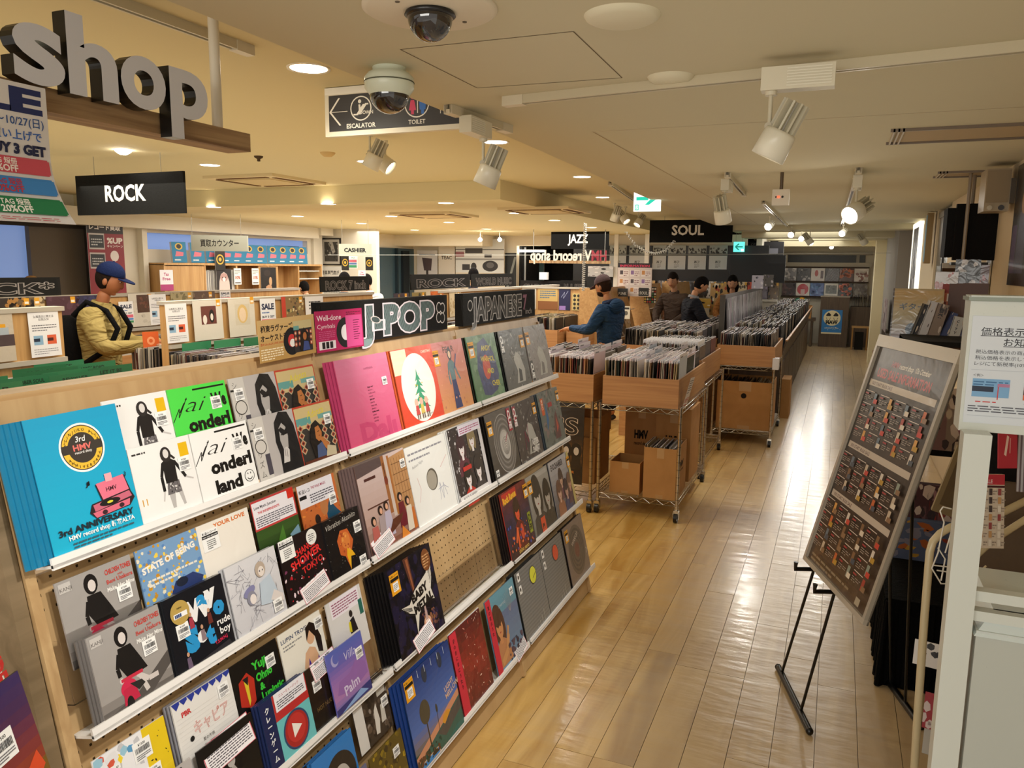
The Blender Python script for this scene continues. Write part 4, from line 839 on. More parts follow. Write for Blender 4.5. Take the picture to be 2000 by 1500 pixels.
# ---- tier 4, right bays
a = Art(.325, .31, '23469a', edge='16305a'); a.grad([(0, '1c6a68'), (.16, '2a4a38'), (.24, '7a6e78'), (.4, '4a6ab0'), (1, '16306e')], 16); a.poly([(0, .16), (1, .42), (1, .34), (0, .08)], 'c88a68'); a.poly([(0, .08), (1, .34), (1, .1), (.6, 0), (0, 0)], '2c5a50'); a.poly([(.45, .18), (1, .32), (1, .2), (.6, .08)], '4c4644'); a.poly([(.58, .24), (.62, .3), (.72, .32), (.78, .28), (.7, .24), (.62, .2)], 'd0902c')
a.line([(.3, .12), (.3, .44)], .02, '3a3024'); a.ell(.3, .52, .1, .13, '4c4434', 20); a.line([(.5, .2), (.52, .42)], .008, '3a3024'); a.ell(.52, .44, .02, .05, '3c3a30'); a.ell(.42, .88, .05, .09, '2a3448', 14); a.ell(.75, .88, .05, .09, '2a3448', 14); a.text('LIGHT', .74, .5, .08, 'd8b49a', .02, rot=10); a.text('MELLOW', .74, .42, .08, 'd8b49a', .02, rot=10); a.rect(.0, .0, .44, .07, 'c8a888'); a.rect(.02, .0, .42, .055, '2f86d0')
for i in range(6): a.rect(.16+.14*i, .9, .166+.14*i, .98, 'd8e4f0')
a.speck(60, ['2a2018', '5a3a24', '1c3a2c'], .01, .03, 3, (0, .02, .5, .14))
sleeve(a, 2.012, TZ[3]+.01, .016, 'deep blue LP with a palm tree, orange car and seaside road', sticker=[(.03, .76, .055, 'y')], copies=3, ccol='1c3c80', cdy=-.012)
a = Art(.26, .31, '6c1a20'); a.grad([(0, '5c1418'), (.5, '8a2a20'), (1, '4c1418')], 10, noise=.2); a.speck(90, ['e0c0b0', 'a83a30', '7a1c1c', 'c89080'], .004, .035, 5, (.2, 0, 1, 1), asp=.25)
sleeve(a, 2.36, TZ[3]+.01, .008, 'dark red LP with pale ripples and a red obi strip', obi=(0, .2, 'c42c3c', '波のまにまにうたう', '30080c'), copies=1, ccol='e0dcd8', cdy=.01)
a = Art(.29, .31, '5a7e96'); a.grad([(0, '6a8aa6'), (.7, '5c6c90'), (.75, '5c8ea2'), (1, '6098ac')], 10); a.bust(.3, .55, 1.2, '4a2a20', 'c88a5a', 'b87e54', tilt=10); a.line([(.2, .1), (.42, .2), (.52, .38)], .09, 'c8905c'); a.line([(.5, .36), (.56, .48)], .05, 'c8905c')
for i in range(9): a.line([(.72, .62), (.55+.045*i, .94-.02*abs(i-4))], .004, 'a8a0a4')
a.speck(22, ['2a2840', '4a3a50', '20304a'], .02, .05, 4, (.45, .02, .98, .26)); a.text('STARMINE', .5, .78, .05, 'b8c8d0', 0, al='c')
sleeve(a, 2.67, TZ[3]+.01, .008, 'slate blue LP drawing of a long-haired woman with a red obi', sticker=[(.8, .8, .034, 'w')], obi=(0, .15, 'c42c3c', '夏の花火うた', '30080c'), card=(.62, -.08, .12, .085, 10, 'スターマイン'))
for y, c_, lb, n_ in ((2.985, 'd8d83c', 'grey striped LP with a yellow clock-like disc', 3), (3.292, 'd84a2c', 'grey striped LP with an orange-red disc', 1)):
    a = Art(.302, .31, '7c7c7a', edge='30302e')
    for i in range(40): a.rect(.0, i/40, 1, i/40+.007, '8a8a88' if i % 2 else '6a6a68')
    a.rect(0, 0, 1, .02, 'b0b4b8'); a.ell(.62, .78, .13, .13, '2c2c28', 30); a.ell(.62, .78, .12, .12, c_, 30)
    if n_ == 3: a.line([(.74, .79), (.6, .74)], .012, '2a2a1c')
    for i in range(2): a.rect(.06+.0*i, .86-.18*i, .15, .98-.18*i, 'ecebe8'); a.ell(.105, .92-.18*i, .025, .03, '222222', 8)
    for i in range(4): a.rect(.45+.1*i, .02, .46+.1*i, .06+.05*i, 'b8b8b4')
    sleeve(a, y, TZ[3]+.01, .006, lb+' on the bottom ledge', copies=n_, ccol='2c2e2e', cdy=-.011)
a = Art(.305, .31, '7e6e66'); a.ell(.5, .5, .4, .42, '5a4e48', 40)
for i in range(7): a.ell(.5, .5, .38-.035*i, .4-.037*i, '453c38' if i % 2 else '5e524a', 34)
a.ell(.5, .5, .12, .13, '6a3a30', 24); a.text('WAKOS', .3, .6, .1, 'c0b4a8', .02, rot=20); a.line([(.92, .3), (.96, .36), (.92, .4)], .015, 'd8d0c8')
sleeve(a, 3.63, TZ[3]+.01, .006, 'brown LP with a dark vinyl disc print, right end of the bottom ledge', sticker=[(.04, .74, .05, 'y')], copies=2, ccol='1c1816', cdy=-.014)
# ---- tier 2, left bay (7-inch, two rows)
def c_scooter():
    a = Art(.18, .18, '9c9794'); a.grad([(0, '4c4846'), (.1, '7a7470'), (.25, 'a09b97'), (1, 'a39f9c')], 10); a.poly([(0, .02), (.5, .14), (1, .42), (1, .25), (.6, 0), (0, 0)], '55504d')
    a.ell(.42, .84, .09, .12, '141214', 18); a.ell(.43, .82, .05, .07, 'd8d0cc', 14); a.poly([(.34, .72), (.52, .72), (.62, .5), (.68, .36), (.4, .34), (.32, .5)], '161415'); a.line([(.34, .66), (.29, .5), (.3, .4)], .05, '161415'); a.line([(.6, .5), (.58, .36)], .05, '161415'); a.ell(.31, .35, .03, .035, 'd8d0cc', 10); a.line([(.52, .34), (.66, .22), (.8, .22)], .06, 'd0c8c4'); a.line([(.56, .3), (.62, .1)], .06, 'd0c8c4')
    a.rect(.3, .33, .6, .37, 'c83048'); a.ell(.38, .24, .11, .1, 'd02c50', 18); a.poly([(.28, .06), (.3, .24), (.46, .26), (.5, .08)], 'c02848'); a.ell(.36, .06, .05, .09, '1c1a1a', 14); a.poly([(.4, .28), (.56, .26), (.6, .2), (.5, .16)], '2a2828'); a.rect(.03, .86, .18, .97, 'c4c0bc'); a.text('KANJI', .04, .88, .06, '6a6664', .01); a.text('CHILDISH TONES', .98, .87, .085, 'd04038', .02, al='r', fit=.36); a.text('with', .78, .82, .04, 'd04038'); a.text('Beni Usakura', .98, .76, .07, 'd04038', .01, al='r', fit=.36); a.text('Make Her Mine', .98, .67, .07, 'f0eeea', .03, al='r', fit=.38, sh=.2)
    return a
X2 = [1.012, 1.215, 1.41, 1.612, 1.808]
sleeve(c_scooter(), X2[0]+.018, TZ[1]+.008, .008, 'grey 7-inch record of a woman on a red scooter, lower copy', sticker=[(.66, .48, .035, 'w')], copies=3, ccol='6a6664', cdy=-.005, cdn=-.004)
sleeve(c_scooter(), X2[0], TZ[1]+.128, -.02, 'grey 7-inch record of a woman on a red scooter, upper copy', sticker=[(.72, .5, .035, 'w')])
a = Art(.18, .18, '7aa0c8'); a.speck(160, ['d8a82c', 'e8e0c8', '5c88c0', 'c8902c', 'f0d050'], .015, .035, 3); a.text('STATE OF BEING', .05, .68, .11, 'f2ece0', .05, rot=6, fit=.88); a.poly([(.4, .3), (.5, .44), (.8, .46), (.96, .36), (.9, .26), (.5, .22)], '2c3c70'); a.ell(.6, .4, .1, .06, '1c2438', 14)
for u in (.12, .3, .5, .7): a.ell(u, .14, .1, .11, 'd8a020', 16); a.ell(u, .14, .045, .05, '6a4414', 12)
a.para(.1, .5, .9, .62, 2, 'e8e4d8', 3)
sleeve(a, X2[1]-.01, TZ[1]+.128, -.02, 'sunflower and blue mosaic 7-inch record')
a = Art(.18, .18, '10121a', edge='1a1c22'); a.text('W', .3, .58, .36, 'eeeeee', .06); a.text('a', .5, .7, .3, '2a94d0', .08); a.text('y', .64, .72, .3, 'eeeeee', .08); a.text('o', .74, .52, .3, '2a94d0', .09); a.text('S', .2, .24, .4, '2a94d0', .09); a.text('e', .4, .28, .26, 'eeeeee', .08); a.text('t', .54, .2, .32, '2a94d0', .08); a.text('rude', .76, .36, .13, 'f0f0ee', .02); a.text('boy', .78, .24, .13, 'f0f0ee', .02); a.text('T.S.M.N.J', .66, .14, .06, 'd02c50', .03, rot=6)
for u, v, c_ in ((.36, .62, 'a83c4c'), (.66, .56, '6a3028'), (.5, .4, '8c7a80'), (.2, .16, '6c5c74')): a.ell(u, v+.06, .022, .03, 'c89a7c', 10); a.poly([(u-.04, v-.12), (u+.04, v-.12), (u+.03, v+.02), (u-.03, v+.02)], c_)
a.poly([(.3, .05), (.9, .12), (.95, .02), (.3, 0)], '2c2a30')
sleeve(a, X2[1]+.008, TZ[1]+.008, .008, 'black 7-inch record with big blue and white bubble letters', sticker=[(.06, .62, .055, 'c'), (.1, .44, .036, 'w')], copies=3, ccol='14161c', cdy=-.004, cdn=-.003)
a = Art(.18, .18, 'efe9df'); a.text('YOUR LOVE', .3, .9, .08, 'd8742c', .04, fit=.62); a.rect(0, .0, 1, .12, 'd8b494'); a.rect(0, .115, 1, .12, 'a89a90')
for u in (.46, .6, .74): a.poly([(u-.02, .02), (u+.02, .02), (u+.015, .14), (u-.015, .14)], '2c2420'); a.ell(u, .165, .014, .02, '4a3428', 8)
sleeve(a, X2[2]-.025, TZ[1]+.128, -.02, 'cream 7-inch record with orange lettering along its top', sticker=[(.05, .62, .055, 'n')])
a = Art(.185, .185, 'cfcfd4', edge='a8a8ac'); a.grad([(0, 'c8c8ce'), (1, 'd8d8dc')], 8); r = random.Random(5)
for i in range(46):
    u, v = r.uniform(.05, .9), r.uniform(.05, .9); a.line([(u, v), (u+r.uniform(-.12, .12), v+r.uniform(-.12, .12)), (u+r.uniform(-.16, .16), v+r.uniform(-.16, .16))], .004, '7c7c88')
a.ell(.62, .78, .1, .11, 'b8a898', 18); a.ell(.63, .75, .06, .07, 'e6dcd4', 16); a.ell(.34, .56, .12, .06, '8484ac', 18, rot=20); a.ell(.36, .46, .09, .1, '8a8a9a', 18); a.ell(.38, .44, .06, .07, 'e8e0dc', 16); a.poly([(.5, .3), (.56, .6), (.78, .66), (.86, .4), (.7, .26)], 'bccad8'); a.poly([(.7, .3), (.95, .2), (.96, .3), (.8, .42)], 'dcd4d0'); a.ell(.6, .76, .01, .014, '404050', 8); a.ell(.66, .76, .01, .014, '404050', 8)
sleeve(a, X2[2]+.004, TZ[1]+.008, .009, 'pale line-drawing 7-inch record of two reclining girls', sticker=[(.72, .1, .034, 'w')], copies=1, ccol='b8b8bc', cdy=-.008)
a = Art(.175, .18, '1c2018'); a.grad([(0, '141612'), (.5, '3a5a24'), (.7, '28361c'), (1, 'a83428')], 10); a.rect(0, .55, 1, 1, 'c23c3c'); a.rect(.02, .58, .97, .97, 'ece8ee'); a.text('Love Mystic Junction', .06, .87, .06, '2c2c34', .02, fit=.5); a.rect(.84, .84, 1, .98, 'd02c1c'); a.text('THE INDEPENDENTS', .12, .79, .05, 'c83038', .03, fit=.5); a.para(.06, .6, .92, .76, 5, '50505c', 4); a.poly([(.72, .3), (.96, .4), (.98, .24), (.8, .2)], '7aa0b4'); a.ell(.46, .14, .07, .08, 'c8c0b0', 14); a.poly([(.45, .3), (.6, .5), (.64, .0), (.5, .0)], '4c7c2c')
sleeve(a, X2[3]-.035, TZ[1]+.135, -.02, 'dark green 7-inch record under a white and red text card')
a = Art(.19, .185, '14080c'); a.speck(70, ['8a1420', 'c42430', 'e4d0d8', '2c1420', '7a3a5c'], .01, .04, 8, (0, .0, 1, .6), asp=.6); a.text('CHANCE', .3, .66, .14, 'd82c2c', .03, rot=8, fit=.5); a.text('SHOWER', .2, .5, .17, 'e03030', .03, rot=8, fit=.72); a.text('TOKYO', .42, .38, .14, 'd82c2c', .02, rot=8, fit=.5); a.ell(.75, .86, .12, .12, 'ecece8', 26); a.para(.68, .8, .82, .92, 4, '5a5a60', 2)
sleeve(a, X2[3]-.002, TZ[1]+.008, .009, 'black 7-inch record with jagged red lettering', sticker=[(.02, .7, .06, 'n')], card=(.3, -.05, .12, .055, 10, 'シャワー'))
a = Art(.18, .18, 'c46a34'); a.speck(120, ['e08a3c', 'a84a28', 'd8702c', '6a2c1c'], .02, .06, 3, asp=.4); a.poly([(.6, 0), (.62, .4), (.74, .6), (.9, .4), (1, .3), (1, 0)], '1c4a64'); a.ell(.58, .52, .1, .14, 'b87848', 18); a.ell(.36, .36, .07, .09, '2a1c18', 14); a.rect(0, .62, .93, 1, 'e6e4ec'); a.rect(.02, .76, .2, .82, '16161a'); a.text('新品レコ', .03, .86, .07, '202024', .02); a.text('THE WALK MAGIC', .34, .88, .06, 'a83858', .02, fit=.4); a.para(.28, .66, .9, .82, 4, '50505c', 4)
sleeve(a, X2[4]-.04, TZ[1]+.128, -.02, 'orange painted-portrait 7-inch record under a white card', sticker=[(.74, .5, .034, 'w')])
a = Art(.183, .183, '0d0b0e', edge='141216'); a.speck(90, ['c0bcb4', '6a6660'], .003, .007, 3); a.text('Vibration Akashito', .05, .82, .13, 'd0ccc4', -.01, fit=.84, sh=.2, rot=3); a.poly([(.5, .05), (.42, .3), (.3, .36), (.28, .6), (.4, .74), (.6, .72), (.7, .5), (.62, .36), (.56, .3)], 'c8622c'); a.poly([(.5, .05), (.46, .3), (.5, .42), (.62, .34), (.68, .24), (.56, .26)], 'e8b020'); a.ell(.5, .55, .12, .14, 'd8803c', 16); a.speck(20, ['e8a050', 'a84a24'], .01, .03, 5, (.32, .36, .64, .7))
sleeve(a, X2[4]+.0, TZ[1]+.008, .01, 'black 7-inch record with an orange flame shape', sticker=[(.78, .58, .036, 'w'), (.76, .0, .034, 'w')], copies=3, ccol='100e10', cdy=-.006, cdn=-.003)
# ---- tier 3, left bay
a = Art(.18, .18, 'efeff2'); a.speck(60, ['f4d83c', '5c9cc8', '9cc8dc', 'd85c44', 'c8c8cc', 'e8e8ea'], .05, .1, 3, (0, 0, .62, 1)); a.rect(.66, 0, 1, 1, 'e8c822'); a.speck(10, ['3c3420'], .008, .03, 4, (.7, .1, .96, .9), asp=.4)
sleeve(a, 1.0, TZ[2]+.118, -.016, 'multicoloured 7-inch record with a yellow right edge and several stickers', sticker=[(.5, .66, .045, 'w'), (.62, .34, .036, 'w'), (-.02, .5, .06, 'n')])
sleeve(c_hair(), 1.02, TZ[2]+.008, .006, 'grey 7-inch record with a black-haired face, left end of the third ledge')
a = Art(.18, .18, 'e6e4e0'); 
for i in range(14): a.rect(.03, .06+.055*i, .97, .063+.055*i, 'cfcdc9')
for i in range(8): a.poly([(.125*i, 1), (.125*(i+1), 1), (.125*(i+1), .96), (.125*i+.06, .9+.02*(i % 2))], '2c3c98')
a.text('PBR', .12, .78, .09, 'c83030', .03); a.text('キャピア', .26, .48, .2, 'd87468', .0, fit=.6, outline=.012); a.ell(.2, .46, .035, .035, '1c1c1c', 14)
for i in range(4): a.text(('夏の午後', '白い部屋で', '雨のち晴れ', '最後の手紙')[i], .36, .34-.08*i, .05, '6a6866')
sleeve(a, 1.205, TZ[2]+.125, -.018, 'white lined-paper 7-inch record with outlined Japanese title', sticker=[(.74, .7, .034, 'w')], copies=2, ccol='8a8a92', cdy=-.004)
a = Art(.18, .18, '121010', edge='0c0c0c'); a.poly([(.5, .0), (.4, .4), (.52, .55), (.6, .4), (.7, .1)], 'a8a4a0'); a.ell(.5, .6, .07, .09, 'b8b4b0'); a.text('POLAR', .05, .2, .1, 'a8a4a0', .02)
sleeve(a, 1.222, TZ[2]+.008, .006, 'black 7-inch record under a red-edged text card', card=(.1, .6, .155, .072, 3, 'ミッドナイトの歌'))
a = Art(.175, .18, '0e0c0c'); a.text('Yuji', .42, .76, .16, '3cc83c', .04, fit=.3); a.text('Ohno', .46, .58, .16, '3cc83c', .04, fit=.34); a.text('&', .5, .44, .14, '3cc83c', .04); a.text('Lupintic', .5, .3, .15, '3cc83c', .04, fit=.48); a.text('Five', .5, .14, .15, '3cc83c', .04); a.poly([(.08, .4), (.12, .72), (.3, .8), (.42, .66), (.38, .36), (.28, .3)], 'b83020'); a.poly([(.22, .72), (.3, .72), (.28, .4), (.24, .34)], 'd8c030'); a.poly([(.2, .74), (.32, .74), (.28, .62)], '1c1c1c')
sleeve(a, 1.385, TZ[2]+.125, -.018, 'black 7-inch record with bright green lettering and a red jacket', sticker=[(.7, .66, .034, 'w')])
a = Art(.18, .182, '6cc0c4', edge='1c2c58'); a.rect(0, 0, .26, 1, '1a2450')
for i, chh in enumerate('クレーンゲーム'): a.text(chh, .13, .82-.115*i, .1, 'eef0f0', .03, al='c')
a.rect(.26, .62, 1, 1, 'b83030'); a.rect(.3, .74, .98, 1, 'eceaf0'); a.text('ニューミュージック', .4, .92, .05, 'b02840', .01); a.para(.34, .77, .94, .9, 4, '50505c', 3); a.ell(.62, .34, .28, .28, '30486c', 34); a.ell(.62, .34, .25, .25, 'a82a28', 34); a.ell(.62, .36, .2, .2, 'c03430', 30); a.poly([(.54, .24), (.54, .46), (.74, .35)], 'f0ece4')
sleeve(a, 1.425, TZ[2]+.008, .01, 'aqua 7-inch record with a big red play button and navy spine strip', copies=2, ccol='24305c', cdy=-.004)
a = Art(.182, .18, 'eae6da'); a.text('LUPIN TROIS', .04, .84, .09, '3a4a6a', .02, fit=.6); a.para(.06, .72, .5, .82, 2, '8a8a88', 3); a.poly([(.5, 0), (.42, .3), (.5, .5), (.62, .56), (.74, .5), (.8, .3), (.86, 0)], 'd8ac88'); a.poly([(.1, 0), (.3, .24), (.5, .2), (.56, .4), (.6, .22), (.7, .2), (.78, .36), (.84, .1), (.8, 0)], '4a2c98'); a.ell(.68, .7, .1, .12, 'd8ac88', 18); a.poly([(.58, .66), (.6, .86), (.72, .92), (.84, .84), (.92, .6), (.9, .36), (.8, .4), (.78, .66), (.68, .8)], '20140f')
sleeve(a, 1.568, TZ[2]+.125, -.018, 'cream 7-inch record of a dark-haired woman in a purple dress', sticker=[(.82, .74, .034, 'w')])
a = Art(.17, .18, '100c0a'); a.grad([(0, '0e0c0c'), (1, '2c1c10')], 8); a.text('HOT NUGGETS', .5, .3, .09, '6a5430', .02, al='c', fit=.6)
sleeve(a, 1.597, TZ[2]+.008, .006, 'very dark brown 7-inch record between the play button and the purple one', sticker=[(.2, .6, .034, 'w')], card=(.25, .75, .11, .05, 4, '音の夜'))
a = Art(.175, .18, 'dcdad8'); a.rect(.1, .7, .92, 1, 'eee8f0'); a.para(.14, .74, .88, .96, 5, '9a5070', 5); a.poly([(.5, .3), (.54, .52), (.66, .56), (.72, .3)], '201c20'); a.poly([(.48, .34), (.5, .5), (.56, .5), (.55, .32)], 'd8c82c'); a.ell(.6, .62, .05, .06, '2c2420'); a.rect(.86, .5, .97, .76, '2c6a5c'); a.ell(.3, .22, .12, .04, 'd8d42c', 14)
sleeve(a, 1.78, TZ[2]+.125, -.018, 'white 7-inch record with a small yellow and black figure')
a = Art(.175, .18, '5c5cac'); a.grad([(0, '5c6cb0'), (.25, 'a878b0'), (.5, '9a70b4'), (.75, '6a64b4'), (1, '5868b8')], 14); a.ell(.2, .84, .1, .1, 'a8a4d4', 20); a.ell(.23, .86, .085, .085, '6068b8', 20); a.text('Villa', .42, .72, .2, 'd8d4e8', -.01, sh=.2); a.poly([(.1, .3), (.2, .48), (.5, .5), (.7, .62), (.95, .5), (.97, .3), (.5, .2)], '9468ac'); a.text('Palm', .3, .2, .22, 'd4c8e4', .02, rot=6); a.poly([(0, 0), (1, 0), (1, .16), (0, .1)], '3a3a78'); a.poly([(.1, .0), (.9, .04), (.7, .14)], '8aa8d8')
sleeve(a, 1.69, TZ[2]+.014, .02, 'lilac and blue 7-inch record in a pocket at the right of the left bay', sticker=[(.74, .6, .034, 'w')])
# ---- tier 4, left bay
for y, lb, kind in ((1.21, 'white 7-inch record with small grey lettering on the bottom ledge', 0), (1.4, 'black 7-inch record on the bottom ledge below the play button', 1)):
    a = Art(.18, .18, 'e4e2de' if not kind else '141214'); a.text('NIGHT', .1, .7, .14, '8a8886', .02); a.para(.1, .2, .8, .5, 4, '9a9896', 3); sleeve(a, y, TZ[3]+.13, -.016, lb)
a = Art(.185, .18, '2c7cc8', edge='2468a8'); a.ell(.58, .42, .38, .4, '2a2420', 34); a.ell(.58, .36, .22, .26, 'b8b4ac', 26); a.text('LIVE', .74, .2, .1, '1c1814', .03)
sleeve(a, 1.575, TZ[3]+.13, -.006, 'bright blue 7-inch record with a dark round print on the bottom ledge', sticker=[(.3, .1, .034, 'w')], copies=2, ccol='2a70b8', cdy=-.007)
a = Art(.18, .18, '3c322a'); a.rect(.0, 0, .26, 1, 'd8d6d2'); a.speck(40, ['5a4c40', '241c18', '8a8078'], .03, .08, 3, (.26, 0, 1, 1)); a.poly([(.5, .1), (.54, .5), (.62, .6), (.66, .3), (.6, .08)], 'd8d4cc'); a.poly([(.7, .2), (.74, .5), (.84, .52), (.84, .2)], 'c8c4bc'); a.rect(.7, .66, .95, .96, 'b8b4ac')
sleeve(a, 1.79, TZ[3]+.2, -.012, 'sepia photo 7-inch record with a white side strip near the bottom', sticker=[(.78, .42, .034, 'w')])
a = Art(.18, .18, '5c4c18'); a.speck(60, ['8a7418', 'a88c1c', '3c3014', '6a5a1c'], .03, .07, 3)
sleeve(a, 1.795, TZ[3]+.012, .006, 'olive-gold 7-inch record at the bottom right of the left bay', sticker=[(.66, .62, .034, 'w')])
for y in (1.02, 1.6):
    a = Art(.18, .18, ('b8a890', '6a6c8c')[y > 1.5]); a.text('SOUL', .1, .4, .3, '30303a', .03, fit=.8); sleeve(a, y, TZ[3]+.012, .006, ('sand-coloured' if y < 1.5 else 'slate-blue')+' 7-inch record low on the bottom ledge of the left bay')

# ---- cards and chalk boards standing on the display
w, h = .255, .125
a = Art(.26, .13, 'b81c5c', .002); a.text('Well-done', .03, .76, .19, 'f6e8ee', .01, fit=.5); a.text('Cymbals', .03, .57, .15, 'f6e8ee', -.005, fit=.36); a.rect(.5, .06, .5, .94, 'b81c5c'); a.ell(.6, .42, .19, .38, '14141a', 34); a.ell(.61, .42, .1, .2, 'ece6ea', 26); a.rect(.62, .04, .98, .84, 'd85090'); a.para(.64, .86, .96, .96, 2, '6a1438', 3); a.para(.05, .3, .38, .53, 5, 'd870a0', 3, .3); a.rect(.04, .06, .38, .26, 'f0e8ec')
for u in (.13, .21, .29): a.rect(u-.03, .08, u+.03, .24, '1c181c')
for i in range(9): a.rect(.78, .7-.06*i, .92-.02*(i % 3), .715-.06*i, '7a1c48')
tag(a.obj('info_card', [PRINT], None, frame((-1.488, 2.0, 1.525), (0, 1, 0), (-.06, 0, 1))), 'magenta card lettered Well-done Cymbals standing on the display', 'card')
a = Art(.255, .12, 'c8a468', .002); a.grad([(0, 'b89050'), (1, 'd0ae74')], 8); a.text('極東ラヴァーズ', .04, .72, .17, '1c1410', .03, fit=.55); a.text('オーケストラ', .03, .5, .17, '1c1410', .03, fit=.45); a.text('恋の LA-LA-LA LOVE SONG', .02, .4, .07, 'b84a24', .02, fit=.4); a.para(.02, .05, .4, .34, 5, 'efe2c4', 5); a.ell(.56, .4, .15, .34, '14161c', 30); a.ell(.56, .42, .07, .16, 'c83838', 22); a.ell(.57, .36, .05, .1, 'eceae4', 16); a.rect(.6, .1, .94, .88, '2c2a2c'); a.rect(.6, .68, .94, .88, 'c8b888'); a.rect(.6, .66, .7, .76, '6aa09a')
for i in range(5):
    for j in range(3): a.ell(.63+.07*i, .3+.14*j, .026, .06, 'a8503c', 10); a.ell(.63+.07*i, .3+.14*j, .012, .03, 'e0d0b0', 8)
a.poly([(.7, .12), (.7, .5), (.78, .7), (.86, .55), (.86, .12)], '1c1412'); a.ell(.79, .48, .035, .1, 'b06c3c', 14); a.poly([(.74, .12), (.77, .36), (.85, .34), (.88, .12)], '3c4c88')
tag(a.obj('info_card', [PRINT], None, frame((-1.485, 1.735, 1.522), (0, 1, 0), (-.04, 0.03, 1)) @ Matrix.Rotation(radians(1.5), 4, 'Z')), 'tan Japanese-lettered card with a record and a girl standing on the display', 'card')
def chalk(y0, y1, word, label, x=-1.5, z0=1.538, h=.142, fit=.74, u0=.5, fill='8aa0a0', ou='e4dcdc', extra=None, fs=.75, name='chalk_board', th=.04, bold=.03):
    a = Art(y1-y0, h, '1f1e1d', th, '0c0b0b'); z_ = .14
    a.text(word, u0, z_, fs, fill, bold, al='c', fit=fit)
    n = int(150*(y1-y0))
    for i in range(n): u = i/n; a.poly([(u, .05), (u+.0035, .05), (u+.0035-.03, .95), (u-.03, .95)], '1f1e1d'); a.z -= 5.5e-5
    a.z += 6e-5
    a.text(word, u0, z_, fs, ou, bold, al='c', fit=fit, outline=.02)
    if extra: extra(a)
    return tag(a.obj(name, [MATTE], None, frame((x, y0, z0), (0, 1, 0), (-.02, 0, 1))), label, 'chalk board', 'chalk lettered signs')
def clover(a):
    for q in range(4): a.ell(.93+.025*cos(q*pi/2+.7), .5+.2*sin(q*pi/2+.7), .026, .16, 'd8d2cf', 16); a.z -= 5e-5
    a.z += 6e-5
    for q in range(4): a.ell(.93+.025*cos(q*pi/2+.7), .5+.2*sin(q*pi/2+.7), .021, .13, '1f1e1d', 16)
    a.ell(.36, .5, .035, .1, 'd8d2cf', 16, rot=10); a.ell(.36, .5, .028, .075, '4c5858', 16, rot=10)
chalk(2.045, 2.905, 'J-POP', 'black board chalked J-POP in fat hatched letters', u0=.56, fit=.63, extra=clover, fs=.98, ou='e8dde4', bold=.075)
def seven(a): a.text('7', .80, .3, .75, '96687c', .03); a.text('inch', .84, .12, .3, 'b0aaa8', .0, fit=.1); a.ell(.08, .62, .03, .18, 'a8a4a0', 14); a.ell(.08, .62, .024, .14, '1f1e1d', 14)
chalk(3.055, 3.93, 'JAPANESE', 'black board chalked JAPANESE in thin grey letters', u0=.44, fit=.68, fill='7c7a78', ou='b8b4b2', extra=seven, fs=.98, bold=.05)

# ---- leaning records beside the end panel
for (pTR, pBR, D, lb, kind) in ((( 34, 1205), (62, 1372), 1.52, 'white and red record leaning in front of the grey end panel', 0), ((92, 1277), (124, 1500), 1.36, 'purple and orange sunset record nearest the camera at the lower left', 1)):
    tr = dep(*pTR, D); xd = Vector((-.33, .94, 0)).normalized(); br = dep(*pBR, D*.985); ud = (tr-br).normalized()
    if kind:
        a = Art(.31, .305, '3c2850', edge='1a1418'); a.grad([(0, '8a5a1c'), (.3, 'b05a20'), (.55, '8a3a2c'), (.8, '4a2c50'), (1, '382a5c')], 16); a.para(.3, .93, .98, .97, 1, '8a7a9a', 3); a.poly([(0, .24), (.6, .4), (1, .5), (1, 0), (0, 0)], '7a5a24'); a.poly([(.72, .02), (.74, .24), (.86, .24), (.9, .02)], 'a82418'); a.ell(.78, .33, .05, .065, 'c88a4c', 16); a.ell(.78, .37, .05, .035, '1c140c', 14); a.poly([(.86, .5), (.95, .56), (.98, .46), (.9, .4)], 'd8502c'); a.ell(.95, .3, .06, .03, 'c8c030', 14)
        o = tag(a.obj('record_sleeve', [SLEEVE], None, frame(tr-xd*.31-ud*.305, xd, ud)), lb, 'record'); price(o, .21, .19, .05, 'w', a.z)
    else:
        a = Art(.31, .305, 'd8d4cc', edge='1a1a1a'); a.text('TENDER SUMMER', .92, .98, .16, 'c0302c', .05, rot=-90, fit=.75); a.ell(.8, .25, .14, .2, '8a7458', 20); a.ell(.72, .1, .1, .1, '8a7458', 16)
        o = tag(a.obj('record_sleeve', [SLEEVE], None, frame(tr-xd*.31-ud*.305, xd, ud)), lb, 'record')
rk = thing('record_stand', 'black wire record stand in front of the grey end panel', 'stand', (-1.5, .78, 0))
MB().tube([(.13, .13, .7), (.19, .1, .3), (.2, .1, .0)], .006, 8, H('101010')).tube([(-.2, .0, .55), (.24, .13, .55)], .006, 8, H('101010')).tube([(.0, .2, .9), (.14, .16, .6), (.2, .3, .0)], .005, 8, H('101010')).tube([(-.2, .0, .85), (-.2, .0, .0)], .006, 8, H('101010')).obj('frame', [GLOSS], rk)
MB().box(-.3, .02, .5, .22, .2, .52, H('141414')).box(-.3, .16, .76, .16, .2, .78, H('141414')).obj('shelf', [GLOSS], rk, Matrix.Rotation(radians(0), 4, 'Z'))

